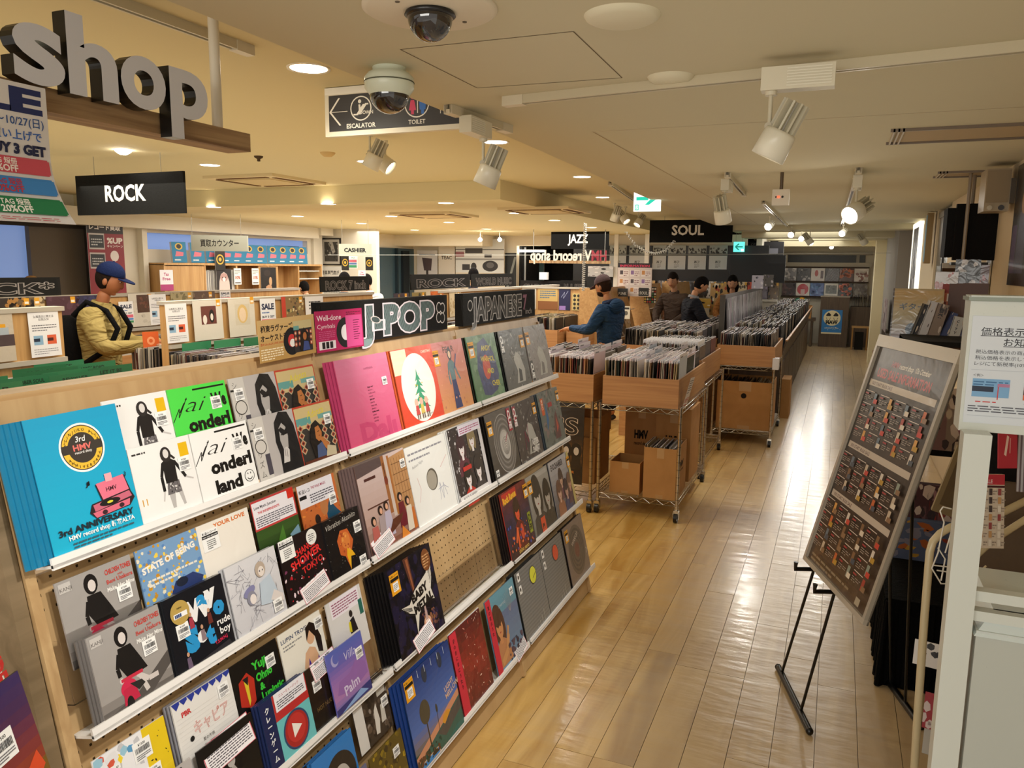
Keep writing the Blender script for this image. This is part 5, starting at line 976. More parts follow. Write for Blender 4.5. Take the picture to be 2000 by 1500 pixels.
# ================================================================== TROLLEYS, BINS AND ISLANDS
SPC = ['2a2622', '141416', '8a6a4c', 'c8b48c', '6a2820', '3c4460', 'a03a2c', 'd8d0c4', '54504c', '1c2c24', '7c5a3a', 'b8b0a8', '3a2c44', '8c8478', '202830', 'c08a5c']
SPN = ['2a2622', '141416', '6a5a4c', 'a8987c', '3c3430', '54504c', 'b8b0a4', '7c6c5c', '302c30', '8c8478', '4a4448', 'd0c8bc', '6a3a30']
TOPC = ['dcd6e0', 'e6dce2', 'cfcdd8', 'f0ecf0', 'd8c8d0', 'e8e6ea', 'c8c4cc', 'dfe0ea']
def lpmesh(k):
    """one 12-inch sleeve on edge in its clear outer bag: spine colour at the front edge, pale bag at the top"""
    key = ('lp', k)
    if key not in _tc:
        r = random.Random(k); t = r.choice((.004, .004, .0055, .007)); c_ = H(r.choice(SPC)); mb = MB()
        mb.box(-t/2, 0, 0, t/2, .31, .300, c_)
        mb.c[1] = H(r.choice(TOPC)); mb.box(-t/2-.0006, -.001, .300, t/2+.0006, .312, .318, H(r.choice(TOPC)))
        if k % 3 == 0: mb.box(-t/2-.0007, .19, .305, t/2+.0007, .311, .326, H(r.choice(TOPC)))
        _tc[key] = mb.mesh('record_sleeve', [PRINT])
    return _tc[key]
def lprow(x0, x1, y, z, seed, label, group, lean=0.):
    r = random.Random(seed); x = x0
    while x < x1:
        k = r.randrange(24); ang = lean+r.uniform(-.035, .035)
        o = link('record_sleeve', lpmesh(k), None, T((x, y+r.uniform(-.006, .006), z+r.uniform(0, .006))) @ Matrix.Rotation(ang, 4, 'Y'))
        tag(o, label, 'record', group); x += r.uniform(.0095, .0125)
def lpstuff(mb, x0, x1, y0, y1, z, seed, step=.011, h=.31, ax='x', spc=SPN, topc=TOPC, dep_=.31):
    """rows of sleeves past the 300 built singly"""
    r = random.Random(seed); y = y0
    while y+dep_*.6 < y1:
        x = x0
        while x < x1:
            t = r.uniform(.003, .006); hh = h+r.uniform(-.012, .012); c_ = H(r.choice(spc)); n = len(mb.c); l_ = r.uniform(-.012, .012)
            b = len(mb.v)
            d = min(dep_, y1-y)
            if ax == 'x': mb.box(x, y, z, x+t, y+d-.012, z+hh, c_)
            mb.c[n+1] = H(r.choice(topc))
            for q in range(b+4, b+8): v = mb.v[q]; mb.v[q] = (v[0]+l_, v[1], v[2])
            x += step*r.uniform(.7, 1.3)
        y += dep_+.03
    return mb
def openbox(mb, x0, y0, z0, x1, y1, z1, t=.014, col=(.8, .8, .8), mat=0, mside=None):
    ms = mat if mside is None else mside
    mb.box(x0, y0, z0, x1, y0+t, z1, col, mat); mb.box(x0, y1-t, z0, x1, y1, z1, col, mat)
    mb.box(x0, y0+t, z0, x0+t, y1-t, z1, col, ms); mb.box(x1-t, y0+t, z0, x1, y1-t, z1, col, ms); mb.box(x0+t, y0+t, z0, x1-t, y1-t, z0+t, col, mat)
    return mb
def trolley(x0, y0, label, W_=.61, D_=1.2, zt=.81, zb=.145):
    t = thing('wire_trolley', label, 'trolley', (x0, y0, 0), 0, 'chrome wire shelf trolleys')
    for x in (0.012, W_-.012):
        for y in (.012, D_-.012):
            g_ = MB(); g_.cyl((x, y, .10), (x, y, zt+.02), .0125, n=12, col=H('b4aca0'))
            for i in range(12): g_.cyl((x, y, .16+i*.055), (x, y, .163+i*.055), .0132, n=12, col=H('6a6258'))
            g_.obj('post', [CHROME], t)
            c_ = MB(); c_.cyl((x, y, .085), (x, y, .11), .016, col=H('c8c4ba')); c_.box(x-.018, y-.028, .06, x+.018, y+.012, .088, H('c8c4ba')); c_.box(x-.021, y-.03, .03, x-.017, y+.006, .08, H('b8b4aa')); c_.box(x+.017, y-.03, .03, x+.021, y+.006, .08, H('b8b4aa'))
            c_ = c_.obj('caster', [CHROME], t); MB().cyl((x-.014, y-.02, .034), (x+.014, y-.02, .034), .034, n=24, col=H('0c0c0d')).cyl((x-.016, y-.02, .034), (x+.016, y-.02, .034), .012, n=12, col=H('5a5a58')).obj('wheel', [GLOSS], c_)
    for z in (zt, zb):
        s = MB(); C_ = H('c2bcb0')
        for dz in (0, -.032):
            s.tube([(0.01, 0.01, z+dz), (W_-.01, .01, z+dz), (W_-.01, D_-.01, z+dz), (.01, D_-.01, z+dz), (.01, .01, z+dz)], .0035, 6, C_)
        for (ax0, ay0, ax1, ay1, n) in ((.01, .01, W_-.01, .01, 12), (.01, D_-.01, W_-.01, D_-.01, 12), (.01, .01, .01, D_-.01, 24), (W_-.01, .01, W_-.01, D_-.01, 24)):
            for i in range(n):
                a_ = i/n; b_ = (i+1)/n; za, zb_ = (z, z-.032) if i % 2 else (z-.032, z)
                s.cyl((ax0+(ax1-ax0)*a_, ay0+(ay1-ay0)*a_, za), (ax0+(ax1-ax0)*b_, ay0+(ay1-ay0)*b_, zb_), .0022, n=5, col=C_, caps=False)
        n = 46
        for i in range(n): y = .015+(D_-.03)*i/(n-1); s.cyl((.01, y, z), (W_-.01, y, z), .0018, n=4, col=C_, caps=False)
        for x in (.15, .3, .45): s.cyl((x, .01, z-.004), (x, D_-.01, z-.004), .003, n=5, col=C_, caps=False)
        s.obj('wire_shelf', [CHROME], t)
    return t
def bin_(x0, y0, x1, y1, z0, z1, label, group='oak record bins', mats=None, name='record_bin'):
    t = thing(name, label, 'record bin', (x0, y0, z0), 0, group)
    openbox(MB(), 0, 0, 0, x1-x0, y1-y0, z1-z0, .014, mside=1).obj('box', mats or [OAK, OAKY], t)
    return t
def dividers(spec, z, label, group, h=.36, cols=('d8d0dc', 'cfd8e8')):
    for k, (x, y) in enumerate(spec):
        a = Art(.30, h, cols[k % len(cols)], .0008); a.rect(.0, .93, 1, 1, 'f0ecf4'); a.para(.1, .93, .6, .99, 1, '50505c', k)
        tag(a.obj('divider_card', [PRINT], None, frame((x, y, z), (0, 1, 0), (rnd.uniform(-.06, .06), 0, 1))), label, 'divider card', group)
trolley(-1.562, 5.41, 'chrome wire trolley nearest the aisle with an oak record bin and a cardboard carton')
trolley(-2.20, 5.39, 'chrome wire trolley half hidden behind the near display, poster below')
trolley(-1.60, 6.68, 'chrome wire trolley directly behind the nearest aisle trolley')
trolley(-1.145, 8.2, 'chrome wire trolley at the head of the long right row, one big carton inside')
ZB = .817
bin_(-1.535, 5.425, -.985, 6.60, ZB, 1.025, 'oak record bin on the trolley nearest the aisle')
bin_(-2.175, 5.405, -1.60, 6.58, ZB, 1.025, 'oak record bin on the trolley beside the near display')
bin_(-1.575, 6.70, -1.03, 7.86, ZB, 1.025, 'oak record bin behind the nearest aisle trolley')
bin_(-1.115, 8.215, -.545, 9.38, ZB, 1.025, 'oak record bin on the trolley at the head of the right row')
for j in range(2):
    for i, (a_, b_) in enumerate(((-1.512, -1.275), (-1.25, -1.015))):
        lprow(a_, b_, 5.445+.385*j, ZB+.016, 10+j*2+i, 'record standing on edge in the oak bin of the nearest trolley', 'records in the nearest trolley bin', lean=.03 if i else -.01)
for j in range(1):
    for i, (a_, b_) in enumerate(((-2.15, -1.90), (-1.875, -1.64))):
        lprow(a_, b_, 5.425+.385*j, ZB+.016, 30+j*2+i, 'record standing on edge in the oak bin beside the near display', 'records in the bin beside the near display', lean=.02)
dividers([(-1.26, 5.50), (-1.28, 5.9), (-1.01, 5.9), (-1.4, 6.25), (-1.12, 6.3), (-1.0, 5.46)], ZB+.02, 'pale plastic divider card among the records of the nearest trolley', 'divider cards in the nearest trolley bin')
dividers([(-1.63, 5.47), (-1.88, 5.9), (-1.7, 6.2), (-2.0, 6.25), (-1.66, 5.85), (-1.95, 5.5)], ZB+.02, 'pinkish plastic divider card among records of the bin beside the display', 'divider cards in the second trolley bin', cols=('e2ccd6', 'd6ccdc'))
st = MB(); lpstuff(st, -1.51, -1.02, 6.215, 6.58, ZB+.016, 3); tag(stuff(st.obj('packed_records', [PRINT])), 'records packed at the back of the nearest trolley bin', 'records')
st = MB(); lpstuff(st, -2.15, -1.63, 5.81, 6.56, ZB+.016, 4); tag(stuff(st.obj('packed_records', [PRINT])), 'records packed at the back of the bin beside the near display', 'records')
st = MB(); lpstuff(st, -1.55, -1.06, 6.72, 7.86, ZB+.016, 5, .009, topc=['f2ecee', 'eef0f4', 'e4e8f0'])
for i in range(22): st.box(-1.55+.0225*i, 6.73, ZB+.02, -1.545+.0225*i, 7.1, ZB+.36, H('f0eef2'))
tag(stuff(st.obj('packed_records', [PRINT])), 'white-bagged records packed in the bin behind the nearest trolley', 'records')
st = MB(); lpstuff(st, -1.095, -.86, 8.24, 9.36, ZB+.016, 6, .013); lpstuff(st, -.82, -.58, 8.24, 9.36, ZB+.016, 7, .012); tag(stuff(st.obj('packed_records', [PRINT])), 'records packed in the bin at the head of the right row', 'records')

# cartons
def carton(x0, y0, z0, w, d, h, label, text=None, open_=True, side=None, tape=True, group='brown cardboard cartons'):
    t = thing('cardboard_carton', label, 'carton', (x0, y0, z0), 0, group)
    mb = MB()
    if open_: openbox(mb, 0, 0, 0, w, d, h, .005)
    else: mb.box(0, 0, 0, w, d, h)
    mb.obj('box', [CARD], t)
    if text:
        a = Art(w, h, 'ffffff'); a.v = []; a.f = []; a.c = []; a.m = []; a.sm = []
        a.text('HMV', .5, .5, .17, '15100c', .05, al='c', fit=.42); a.text('record shop', .5, .40, .07, '2a1c12', .03, al='c', fit=.42)
        a.obj('printed_logo', [MATTE], t, frame((0, -.0006, 0), (1, 0, 0), (0, 0, 1)))
    if side:
        a = Art(d, h, 'ffffff'); a.v = []; a.f = []; a.c = []; a.m = []; a.sm = []
        a.text('HMV', .45, .56, .16, '15100c', .05, al='c', fit=.5); a.text('record shop', .45, .48, .06, '2a1c12', .03, al='c', fit=.5)
        a.obj('printed_logo', [MATTE], t, frame((w+.0006, 0, 0), (0, 1, 0), (0, 0, 1)))
    if tape: MB().box(w*.4, -.0005, h*.8, w*.62, 0, h, H('b89468')).obj('tape', [GLOSS], t); MB().box(w*.4, -.0005, 0, w*.62, 0, h*.08, H('b08a5c')).obj('tape', [GLOSS], t)
    return t
z_ = .149
carton(-1.475, 5.47, z_, .225, .28, .235, 'small empty open carton on the lower shelf of the nearest trolley')
carton(-1.215, 5.43, z_, .235, .40, .375, 'carton full of records on the lower shelf of the nearest trolley', side=True)
st = MB(); lpstuff(st, -1.205, -.99, 5.445, 5.82, z_+.07, 8, .011, .31, topc=['c8c4cc', '9c98a4', 'e0dce4', '6a6c78'])
tag(stuff(st.obj('packed_records', [PRINT])), 'records packed in the carton on the nearest trolley lower shelf', 'records')
carton(-1.54, 6.15, z_, .27, .4, .55, 'dark carton at the back left of the nearest trolley lower shelf', text=True, open_=False)
carton(-1.25, 5.98, z_, .27, .42, .57, 'tall carton printed with a shop logo at the back of the nearest trolley', text=True, open_=False)
carton(-1.96, 5.6, z_, .33, .4, .36, 'lower carton on the second trolley beside the poster', open_=False)
carton(-1.93, 5.63, z_+.362, .31, .37, .15, 'upper carton of records on the second trolley beside the poster')
carton(-1.10, 8.26, z_, .55, .55, .50, 'big square carton with a small black mark on the right-row trolley')
MB().cyl((-.83, 8.2585, .50), (-.83, 8.2595, .50), .028, n=20, col=H('1c140e')).obj('mark_print', [MATTE], bpy.data.objects['cardboard_carton.006'], T((1.10, -8.26, -z_)))
tag(stuff(lpstuff(MB(), -1.085, -.57, 8.28, 8.8, z_+.06, 11, .02, .43, dep_=.5, topc=['6a4a34', '7c5a40', '54402c']).obj('packed_records', [PRINT])), 'brown-topped sleeves sticking out of the big square carton', 'records')
carton(-.56, 9.9, 0, .1, .4, .48, 'narrow brown board leaning at the foot of the right row', open_=False, tape=False)
# band poster leaning under the second trolley
a = Art(.29, .62, '0e0c0c', .006); a.text('45TH', .2, .93, .035, '8a8480', .02); a.text('SS', .12, .62, .28, 'c8b8a8', .02, outline=.012, fit=.74, sx=.6); a.grad([(0, '1a1410'), (.5, '5c3c18'), (1, '0e0c0c')], 10, .05, .2, .98, .6, noise=.5, seed=3)
for u in (.25, .55, .82): a.ell(u, .42, .15, .1, '0c0a0a', 18); a.ell(u, .42, .07, .05, 'c8c0b8', 14); a.poly([(u-.15, .22), (u+.15, .22), (u+.1, .36), (u-.1, .36)], '1c1814')
a.text('WORLD TOUR', .2, .15, .04, 'c87828', .03); a.rect(0, 0, 1, .02, 'd8d0c4'); a.text('END', .5, .07, .05, '8a8480', .03)
tag(a.obj('band_poster', [SLEEVE], None, frame((-1.95, 5.37, .19), (1, 0, 0), (0, .05, 1))), 'black band poster with lightning letters leaning under the second trolley', 'poster')
a = Art(.09, .24, 'e8e4ea', .0006); a.para(.1, .5, .9, .95, 6, '6a6a74', 3); a.text('100円', .1, .2, .2, 'b8442c', .03, fit=.8); a.rect(.1, .1, .9, .14, 'b8442c')
tag(a.obj('hanging_notice', [PRINT], None, frame((-.975, 5.52, .80), (.15, 1, 0), (.25, .0, 1))), 'curled white price notice hanging from the nearest oak bin', 'notice')
tag(MB().box(0, 0, 0, .06, .1, .115, H('dcdce4')).box(-.002, .02, .02, 0, .08, .1, H('8890a0')).obj('leaflet_holder', [GLOSS], None, T((-.56, 8.17, .80))), 'white leaflet bunch clipped to the corner of the right-row trolley', 'leaflets')

# ---- oak islands with a spine board and bins on both sides
def island(xs, y0, y1, label, front=None, back=None, ztop=1.51, zrim=.96, top=True, mats=(OAK, OAKY), zb=1.18, topcol='b4aca0'):
    t = thing('record_island', label, 'record island', (xs, y0, 0), 0, 'oak record islands')
    L = y1-y0
    MB().box(-.035, 0, .0, .035, L, ztop-.012).obj('spine_board', [OAKV], t)
    MB().box(-.05, -.01, ztop-.028, .05, L+.01, ztop, H(topcol)).obj('top_rail', [MATTE], t)
    MB().box(.035, 0, zb-.03, .06, L, zb, H(topcol)).box(-.06, 0, zb-.03, -.035, L, zb, H(topcol)).obj('display_ledge', [MATTE], t)
    for s, d in ((1, front), (-1, back)):
        if not d: continue
        x0, x1 = (.037, d) if s > 0 else (-d, -.037)
        MB().box(x0, .01, 0, x1, L-.01, zrim-.30).obj('cabinet', [mats[1]], t)
        openbox(MB(), x0, 0, zrim-.30, x1, L, zrim, .016, mside=1).obj('bin', list(mats), t)
    return t
def cards_on(x, z, items, dx=.003, scale=1.):
    """posters and sleeves standing on a spine ledge: (y0, w, h, art builder, label, category)"""
    for y, a, lb, ct, dz in items:
        tag(a.obj({'record': 'record_sleeve', 'notice': 'notice', 'poster': 'poster'}[ct], [SLEEVE if ct == 'record' else PRINT], None, frame((x+dx+.004, y, z+dz), (0, 1, 0), (-.04, 0, 1))), lb, ct)
def notice(w=.21, h=.297):
    a = Art(w, h, 'e9e9ee', .0008); a.text('価格表示に関する', .5, .85, .052, '30303a', .01, al='c', fit=.66); a.text('お知らせ', .5, .79, .052, '30303a', .01, al='c', fit=.34); a.rect(.17, .842, .83, .846, '30303a'); a.rect(.33, .782, .67, .786, '30303a')
    a.para(.1, .56, .9, .72, 3, '5a5a64', 3, .35); a.rect(.12, .26, .42, .46, '8ab0d0'); a.rect(.12, .33, .32, .4, '1c2c44'); a.rect(.56, .26, .86, .46, 'd8603c'); a.rect(.56, .33, .76, .4, '4c1810'); a.para(.1, .06, .9, .2, 3, '8a8a94', 4, .3); return a
def rec(bg, *fs, w=.315, h=.315):
    a = Art(w, h, bg, .003)
    for f in fs: f(a)
    return a
def yt(u, v, s=.18): return lambda a: (a.rect(u, v, u+s*.8, v+s, 'e0a020'), a.rect(u+.02, v+.03, u+s*.7, v+s*.5, 'f0ece0'))
# island A (left edge of the picture)
iA = island(-4.74, 1.6, 3.60, 'oak record island at the left picture edge with green divider cards', front=1.08, back=.55, zrim=.97)
yA = lambda px: on(px, 650, 0, -4.69).y
cards_on(-4.69, 1.185, [(yA(57), notice(), 'white price notice on the leftmost oak island board', 'notice', .01),
    (yA(41)-.36, rec('c4b8a8', yt(.7, .55), lambda a: (a.rect(.62, .3, 1, .52, '4a3c40'), a.rect(.62, .52, .9, .66, 'a8b4c0'))), 'beige wrapped record on the leftmost oak island board', 'record', .005),
    (yA(41)-.74, rec('b0a898'), 'grey wrapped record at the left picture edge', 'record', .005)])
GREEN = ['2f7d54', '368458', '2a7048']
for k, (x, y, w_, tx) in enumerate(((-3.80, 2.82, .31, 'REVOLVER'), (-3.93, 2.88, .31, 'NAGI'), (-3.88, 3.12, .3, 'LET IT BE'), (-3.90, 2.62, .33, 'RUBBER SOUL'), (-3.78, 2.36, .3, 'HELP'), (-4.05, 2.85, .34, 'MAGICAL MYSTERY'), (-4.1, 3.16, .33, 'ABBEY ROAD'), (-4.02, 2.45, .3, 'HELP ME'), (-4.2, 2.9, .33, 'PLEASE'), (-4.3, 3.1, .33, 'BEATS'))):
    a = Art(w_, .40, GREEN[k % 3], .001); a.text(tx, .5, .90, .07, '14241a', .02, al='c', fit=.5)
    tag(a.obj('divider_card', [PRINT], None, frame((x, y, .80), (0, 1, 0), (-.05, 0, 1))), 'green divider card lettered '+tx+' in the left record bin', 'divider card', 'green divider cards')
st = MB(); lpstuff(st, -4.66, -3.98, 1.65, 3.7, .69, 21, .012, .40); lpstuff(st, -3.96, -3.70, 2.2, 3.5, .69, 22, .010, .42)
for k, (y, c_) in enumerate(((2.33, 'd8b8a8'), (2.86, '8c8468'), (3.08, '20201e'), (3.3, 'd8c0c4'))): st.box(-3.705, y-.02, .8, -3.70, y+.20, 1.125, H(c_))
st.box(-3.699, 2.42, .9, -3.698, 2.62, 1.1, H('6c5c34')); st.box(-3.699, 2.7, 1.0, -3.698, 2.8, 1.1, H('a8b8c8'))
tag(stuff(st.obj('packed_records', [PRINT])), 'records packed behind green dividers in the left island bin', 'records')
# island B
iB = island(-4.72, 4.45, 7.3, 'oak record island in the middle distance with framed records and a SALE sign', front=.62, back=.40, zrim=.97)
yB = lambda px: on(px, 640, 0, -4.66).y
S1 = rec('d8d2c8', yt(.8, .84), lambda a: (a.rect(.26, .4, .78, .86, '6c3a34'), a.ell(.38, .52, .07, .12, 'e8e0d8', 14), a.ell(.62, .6, .09, .17, '1c1818', 16), a.ell(.62, .58, .05, .09, 'e0d8d0', 14)))
S2 = rec('d6cfc2', yt(.84, .86), lambda a: (a.rect(.24, .3, .8, .86, 'cfc6b4'), a.ell(.52, .6, .2, .25, 'd8b878', 22), a.ell(.52, .58, .13, .19, 'e6cdb0', 20)))
def salep(w=.2, h=.29):
    a = Art(w, h, 'e6e6ea', .0008); a.text('SALE', .5, .68, .24, '232c4a', .05, al='c', fit=.82); a.para(.1, .56, .9, .64, 1, '4a6aa8', 2); a.text('BUY 3 GET', .5, .42, .09, '232c4a', .04, al='c', fit=.8); a.rect(.04, .24, .96, .38, 'd8647c'); a.rect(.04, .12, .96, .22, '5c8cc8'); a.rect(.04, .0, .96, .1, '3c8a5c'); return a
S3 = rec('8a7048', lambda a: (a.rect(0, 0, .18, 1, 'c4402c'), a.speck(60, ['5c4430', 'b8a468', '3c4c34', 'd8c89c'], .02, .06, 4, (.2, .05, 1, .95))), yt(.8, .8))
S4 = Art(.28, .30, 'eae8ea', .001); S4.para(.2, .6, .85, .9, 3, '2a2a30', 6); S4.text('?', .55, .3, .2, '2a2a30', .05)
cards_on(-4.66, 1.185, [(yB(325), notice(), 'white price notice on the middle oak island board', 'notice', .01), (yB(379), S1, 'cream record with a dark framed picture on the middle island', 'record', .004), (yB(448), S2, 'cream record with a blond face drawing on the middle island', 'record', .004),
    (yB(510), salep(), 'white SALE poster on the middle oak island board', 'poster', .02), (yB(552), S3, 'brown collage record with a red strip on the middle island', 'record', .004), (yB(598), S4, 'white notice with a question mark behind the chalk board', 'notice', .01)])
st = MB(); lpstuff(st, -4.64, -4.14, 4.42, 7.26, .69, 23, .011, .43)
for k in range(9): st.box(-4.60+.05*(k % 5), 4.5+.28*k, .8, -4.598+.05*(k % 5), 4.8+.28*k, 1.19, H(GREEN[k % 3] if k < 6 else ['d8d4cc', '3c4440', 'c8c0b8'][k-6]))
tag(stuff(st.obj('packed_records', [PRINT])), 'records with green dividers packed in the middle island front bin', 'records')
st = MB(); lpstuff(st, -5.10, -4.78, 4.48, 7.26, .69, 24, .013, .45, topc=['d8d4dc', 'c8c4cc', 'b0aab4']); tag(stuff(st.obj('packed_records', [PRINT])), 'records packed in the middle island rear bin, by the man in tan', 'records')
a = Art(.12, .13, 'd8622c', .004); a.ell(.5, .45, .25, .25, 'f0a070', 16); a.ell(.5, .45, .12, .12, 'd8622c', 14)
tag(a.obj('record_sleeve', [PRINT], None, frame((-5.02, 4.52, 1.13), (.5, 1, 0), (-.1, 0, 1))), 'small orange record held up beside the man in the tan jacket', 'record')
# island C behind
iC = island(-6.25, 3.2, 8.0, 'far oak record island behind the man in the tan jacket', front=.38, back=.5, zrim=.97, topcol='a8a096')
yC = lambda px: on(px, 600, 0, -6.19).y
def simple(bg, c2, seed): return rec(bg, lambda a: a.speck(40, [bg, c2], .03, .1, seed), yt(.72, .8))
its = []
for k, (px, bg, c2, lb) in enumerate(((-5, '2c2420', 'a8783c', 'dark record at the far left of the far island'), (17, 'c8b088', '6a5438', 'tan record with a dark arch on the far island'), (92, '4a2c38', '5a3a48', 'plum record on the far island left of the man'), (150, '2a2848', '34345c', 'navy record on the far island behind the rucksack'), (252, 'ccc6bc', 'c0bab0', 'white record with a dark square on the far island'), (335, 'a89c78', '7c7454', 'olive record on the far island above the cream ones'), (378, '5c4a40', '7c6a58', 'brown photo record on the far island'))):
    a = simple(bg, c2, k+50)
    if k == 4: a.rect(.3, .42, .76, .96, '4c342c'); a.speck(12, ['6a4438'], .03, .07, 3, (.32, .45, .74, .9))
    its.append((yC(px), a, lb, 'record', .005))
its.append((yC(292), notice(), 'white price notice on the far island board', 'notice', .01)); its.append((yC(232), salep(.16, .2), 'SALE poster mostly hidden behind the man in tan', 'poster', .05)); its.append((yC(430), salep(.16, .12), 'small white note at the end of the far island', 'notice', .2))
cards_on(-6.19, 1.185, its)
tag(stuff(lpstuff(MB(), -6.17, -5.92, 3.25, 7.9, .69, 25, .02, .42).obj('packed_records', [PRINT])), 'records packed in the far island front bin', 'records')
tag(chalk(yC(0)-.5, yC(131), 'ROCK*', 'x', x=-6.25, z0=1.512, h=.155, u0=.5, fit=.9, fill='3a3636', ou='968f8c', fs=.8, th=.02), 'black chalk board lettered ROCK at the left picture edge', 'chalk board', 'chalk lettered signs')
tag(chalk(yB(636), yB(729), 'ROCK 7 inch', 'x', x=-4.70, z0=1.53, h=.15, u0=.5, fit=.84, fill='4a4645', ou='8a8482', fs=.8, th=.02), 'black chalk board lettered ROCK 7 inch on the middle island end', 'chalk board', 'chalk lettered signs')
iD = island(-4.35, 8.1, 12.6, 'far oak record island below the dark chalk boards', front=.3, back=.5, zrim=.97)
yD = lambda px: on(px, 600, 0, -4.3).y
tag(stuff(lpstuff(MB(), -4.28, -4.08, 8.15, 12.5, .69, 26, .02, .44).obj('packed_records', [PRINT])), 'records packed in the bin of the island below the chalk boards', 'records')
cards_on(-4.30, 1.185, [(yD(770+i*36), simple(b_, c_, i+70), lb, 'record', .005) for i, (b_, c_, lb) in enumerate((('3a3040', '8a6a3c', 'dark record behind the J-POP board, first of four'), ('8a7a48', '3a3428', 'olive record behind the J-POP board'), ('d06a30', 'c85c28', 'orange record between the two near chalk boards'), ('c8b898', 'a89068', 'sand record above the JAPANESE board')))])
for (p0, p1, w_, lb) in ((812, 925, 'ROCK', 'black chalk board lettered ROCK behind the near boards'), (929, 1010, 'WORLD MUSIC', 'black chalk board lettered WORLD MUSIC')):
    tag(chalk(yD(p0), yD(p1), w_, 'x', x=-4.35, z0=1.53, h=.17, u0=.5, fit=.85, fill='3a3635', ou='7c7674', fs=.75, th=.02), lb, 'chalk board', 'chalk lettered signs')
for (p0, p1, w_, lb) in ((1016, 1090, 'CLUB MUSIC', 'black chalk board lettered CLUB MUSIC under the mirrored sign'), (1094, 1138, 'BLUES', 'black chalk board lettered BLUES beside the phone cord')):
    a = Art(.75 if p0 < 1050 else .45, .16, '141313', .02); a.text(w_, .5, .2, .6, '6a6664', .02, al='c', fit=.85, outline=.02); o = dep(p0, 566, 13.2)
    tag(a.obj('chalk_board', [MATTE], None, frame(o, (1, .1, 0), (0, 0, 1))), lb, 'chalk board', 'chalk lettered signs')
iE = thing('record_island', 'oak record island facing the camera left of the man in blue', 'record island', (-4.0, 10.6, 0), 0, 'oak record islands')
MB().box(-.27, 0, 0, .72, .07, 1.5).obj('spine_board', [OAKV], iE); MB().box(-.27, -.02, 1.49, .74, .08, 1.515, H('b4aca0')).obj('top_rail', [MATTE], iE); openbox(MB(), .2, -1.2, .7, .72, -.02, 1.0, .016, mside=1).obj('bin', [OAK, OAKY], iE); MB().box(.2, -1.2, 0, .72, -.02, .7).obj('cabinet', [OAKY], iE)
openbox(MB(), .76, -.95, .7, .98, -.42, 1.02, .016, mside=1).obj('bin', [OAK, OAKY], iE)
tag(stuff(lpstuff(MB(), -3.77, -3.31, 9.43, 10.5, .73, 27, .017, .42, topc=['d8c05c', 'c8a878', 'd8d4cc', 'b89870']).obj('packed_records', [PRINT])), 'records packed in the bin where the man in blue is browsing', 'records')
for k, (u0, w_, h_, bg, lb) in enumerate(((-.25, .22, .30, 'd0cabc', 'cream notice left of the tan poster on the facing island'), (.0, .30, .30, 'c8a868', 'tan poster with blue lettering on the facing island'), (.32, .17, .30, '22244c', 'navy poster with a pale scribble on the facing island'), (.52, .30, .24, 'c8b478', 'poster with a grid of round stickers on the facing island'))):
    a = Art(w_, h_, bg, .002)
    if k == 1: a.para(.1, .55, .9, .95, 4, '3c6c8c', 4); a.rect(0, 0, 1, .4, '8c5a34')
    if k == 2: a.line([(.2, .6), (.5, .85), (.4, .55), (.8, .9)], .02, 'b8c0e0'); a.rect(.05, 0, .6, .2, '9c7cc0')
    if k == 3:
        for i in range(5):
            for j in range(4): a.ell(.12+.19*i, .14+.24*j, .07, .09, '2c2620', 12)
    o = a.obj('poster', [PRINT], None, T((-4.0+u0, 10.59, 1.19)) @ Matrix.Rotation(pi/2, 4, 'X')); tag(o, lb, 'poster')

# ---- leaning oak display units behind the man in blue
def leaner(x, y, w, h, d, label, cols, L=2.2):
    t = thing('leaning_display', label, 'display shelf', (x, y, 0), 0, 'leaning oak displays')
    MB().prism([(0, 0), (w+d, 0), (w, h), (0, h)], 0, .02).obj('end_panel', [OAKV], t, Matrix(((1, 0, 0, 0), (0, 0, -1, .02), (0, 1, 0, 0), (0, 0, 0, 1))))
    M = frame((w+d, .02, 0), (0, 1, 0), (-d, 0, h)); MB().box(0, 0, -.03, L, math.hypot(h, d), 0).obj('back_board', [OAKV], t, M)
    for k in range(4): MB().box(0, .12+.36*k, 0, L, .13+.36*k, .06, H('e6e2da')).obj('ledge', [GLOSS], t, M)
    mb = MB()
    for k in range(3):
        for i in range(int(L/.34)):
            a = rec(cols[(k*5+i) % len(cols)], lambda a: a.speck(14, [cols[(k+i) % len(cols)], '2c2a2c', 'd8d4cc'], .04, .12, k*7+i), w=.3, h=.3)
            q = len(mb.v); o_ = Matrix.Translation((x, y, 0)) @ M @ T((.02+.33*i, .135+.36*k, .02))
            mb.v += [tuple(o_ @ Vector(p)) for p in a.v]; mb.f += [[n+q for n in f] for f in a.f]; mb.c += a.c; mb.m += a.m; mb.sm += a.sm
    tag(stuff(mb.obj('racked_records', [SLEEVE])), 'records racked on the '+label.split(' ')[0]+' leaning oak display', 'records')
GR = ['b8b4b8', '9a9698', 'd4d0d4', '6c6a6e', 'c4bcc0', '8a5c48', 'c89a4c']
leaner(-3.25, 10.2, .22, 1.52, .42, 'left leaning oak display behind the man in blue', ['d8d4d0', '4c6c94', '2a2826', 'c8b088', 'a8744c'], 1.6)
leaner(-3.0, 12.0, .22, 1.55, .38, 'middle leaning oak display right of the man in blue', ['a86c50', '8c88a0', 'c8a070', 'b8b4b0'], 1.15)
leaner(-2.75, 13.2, .2, 1.56, .30, 'right leaning oak display full of silvery records', GR, 1.4)
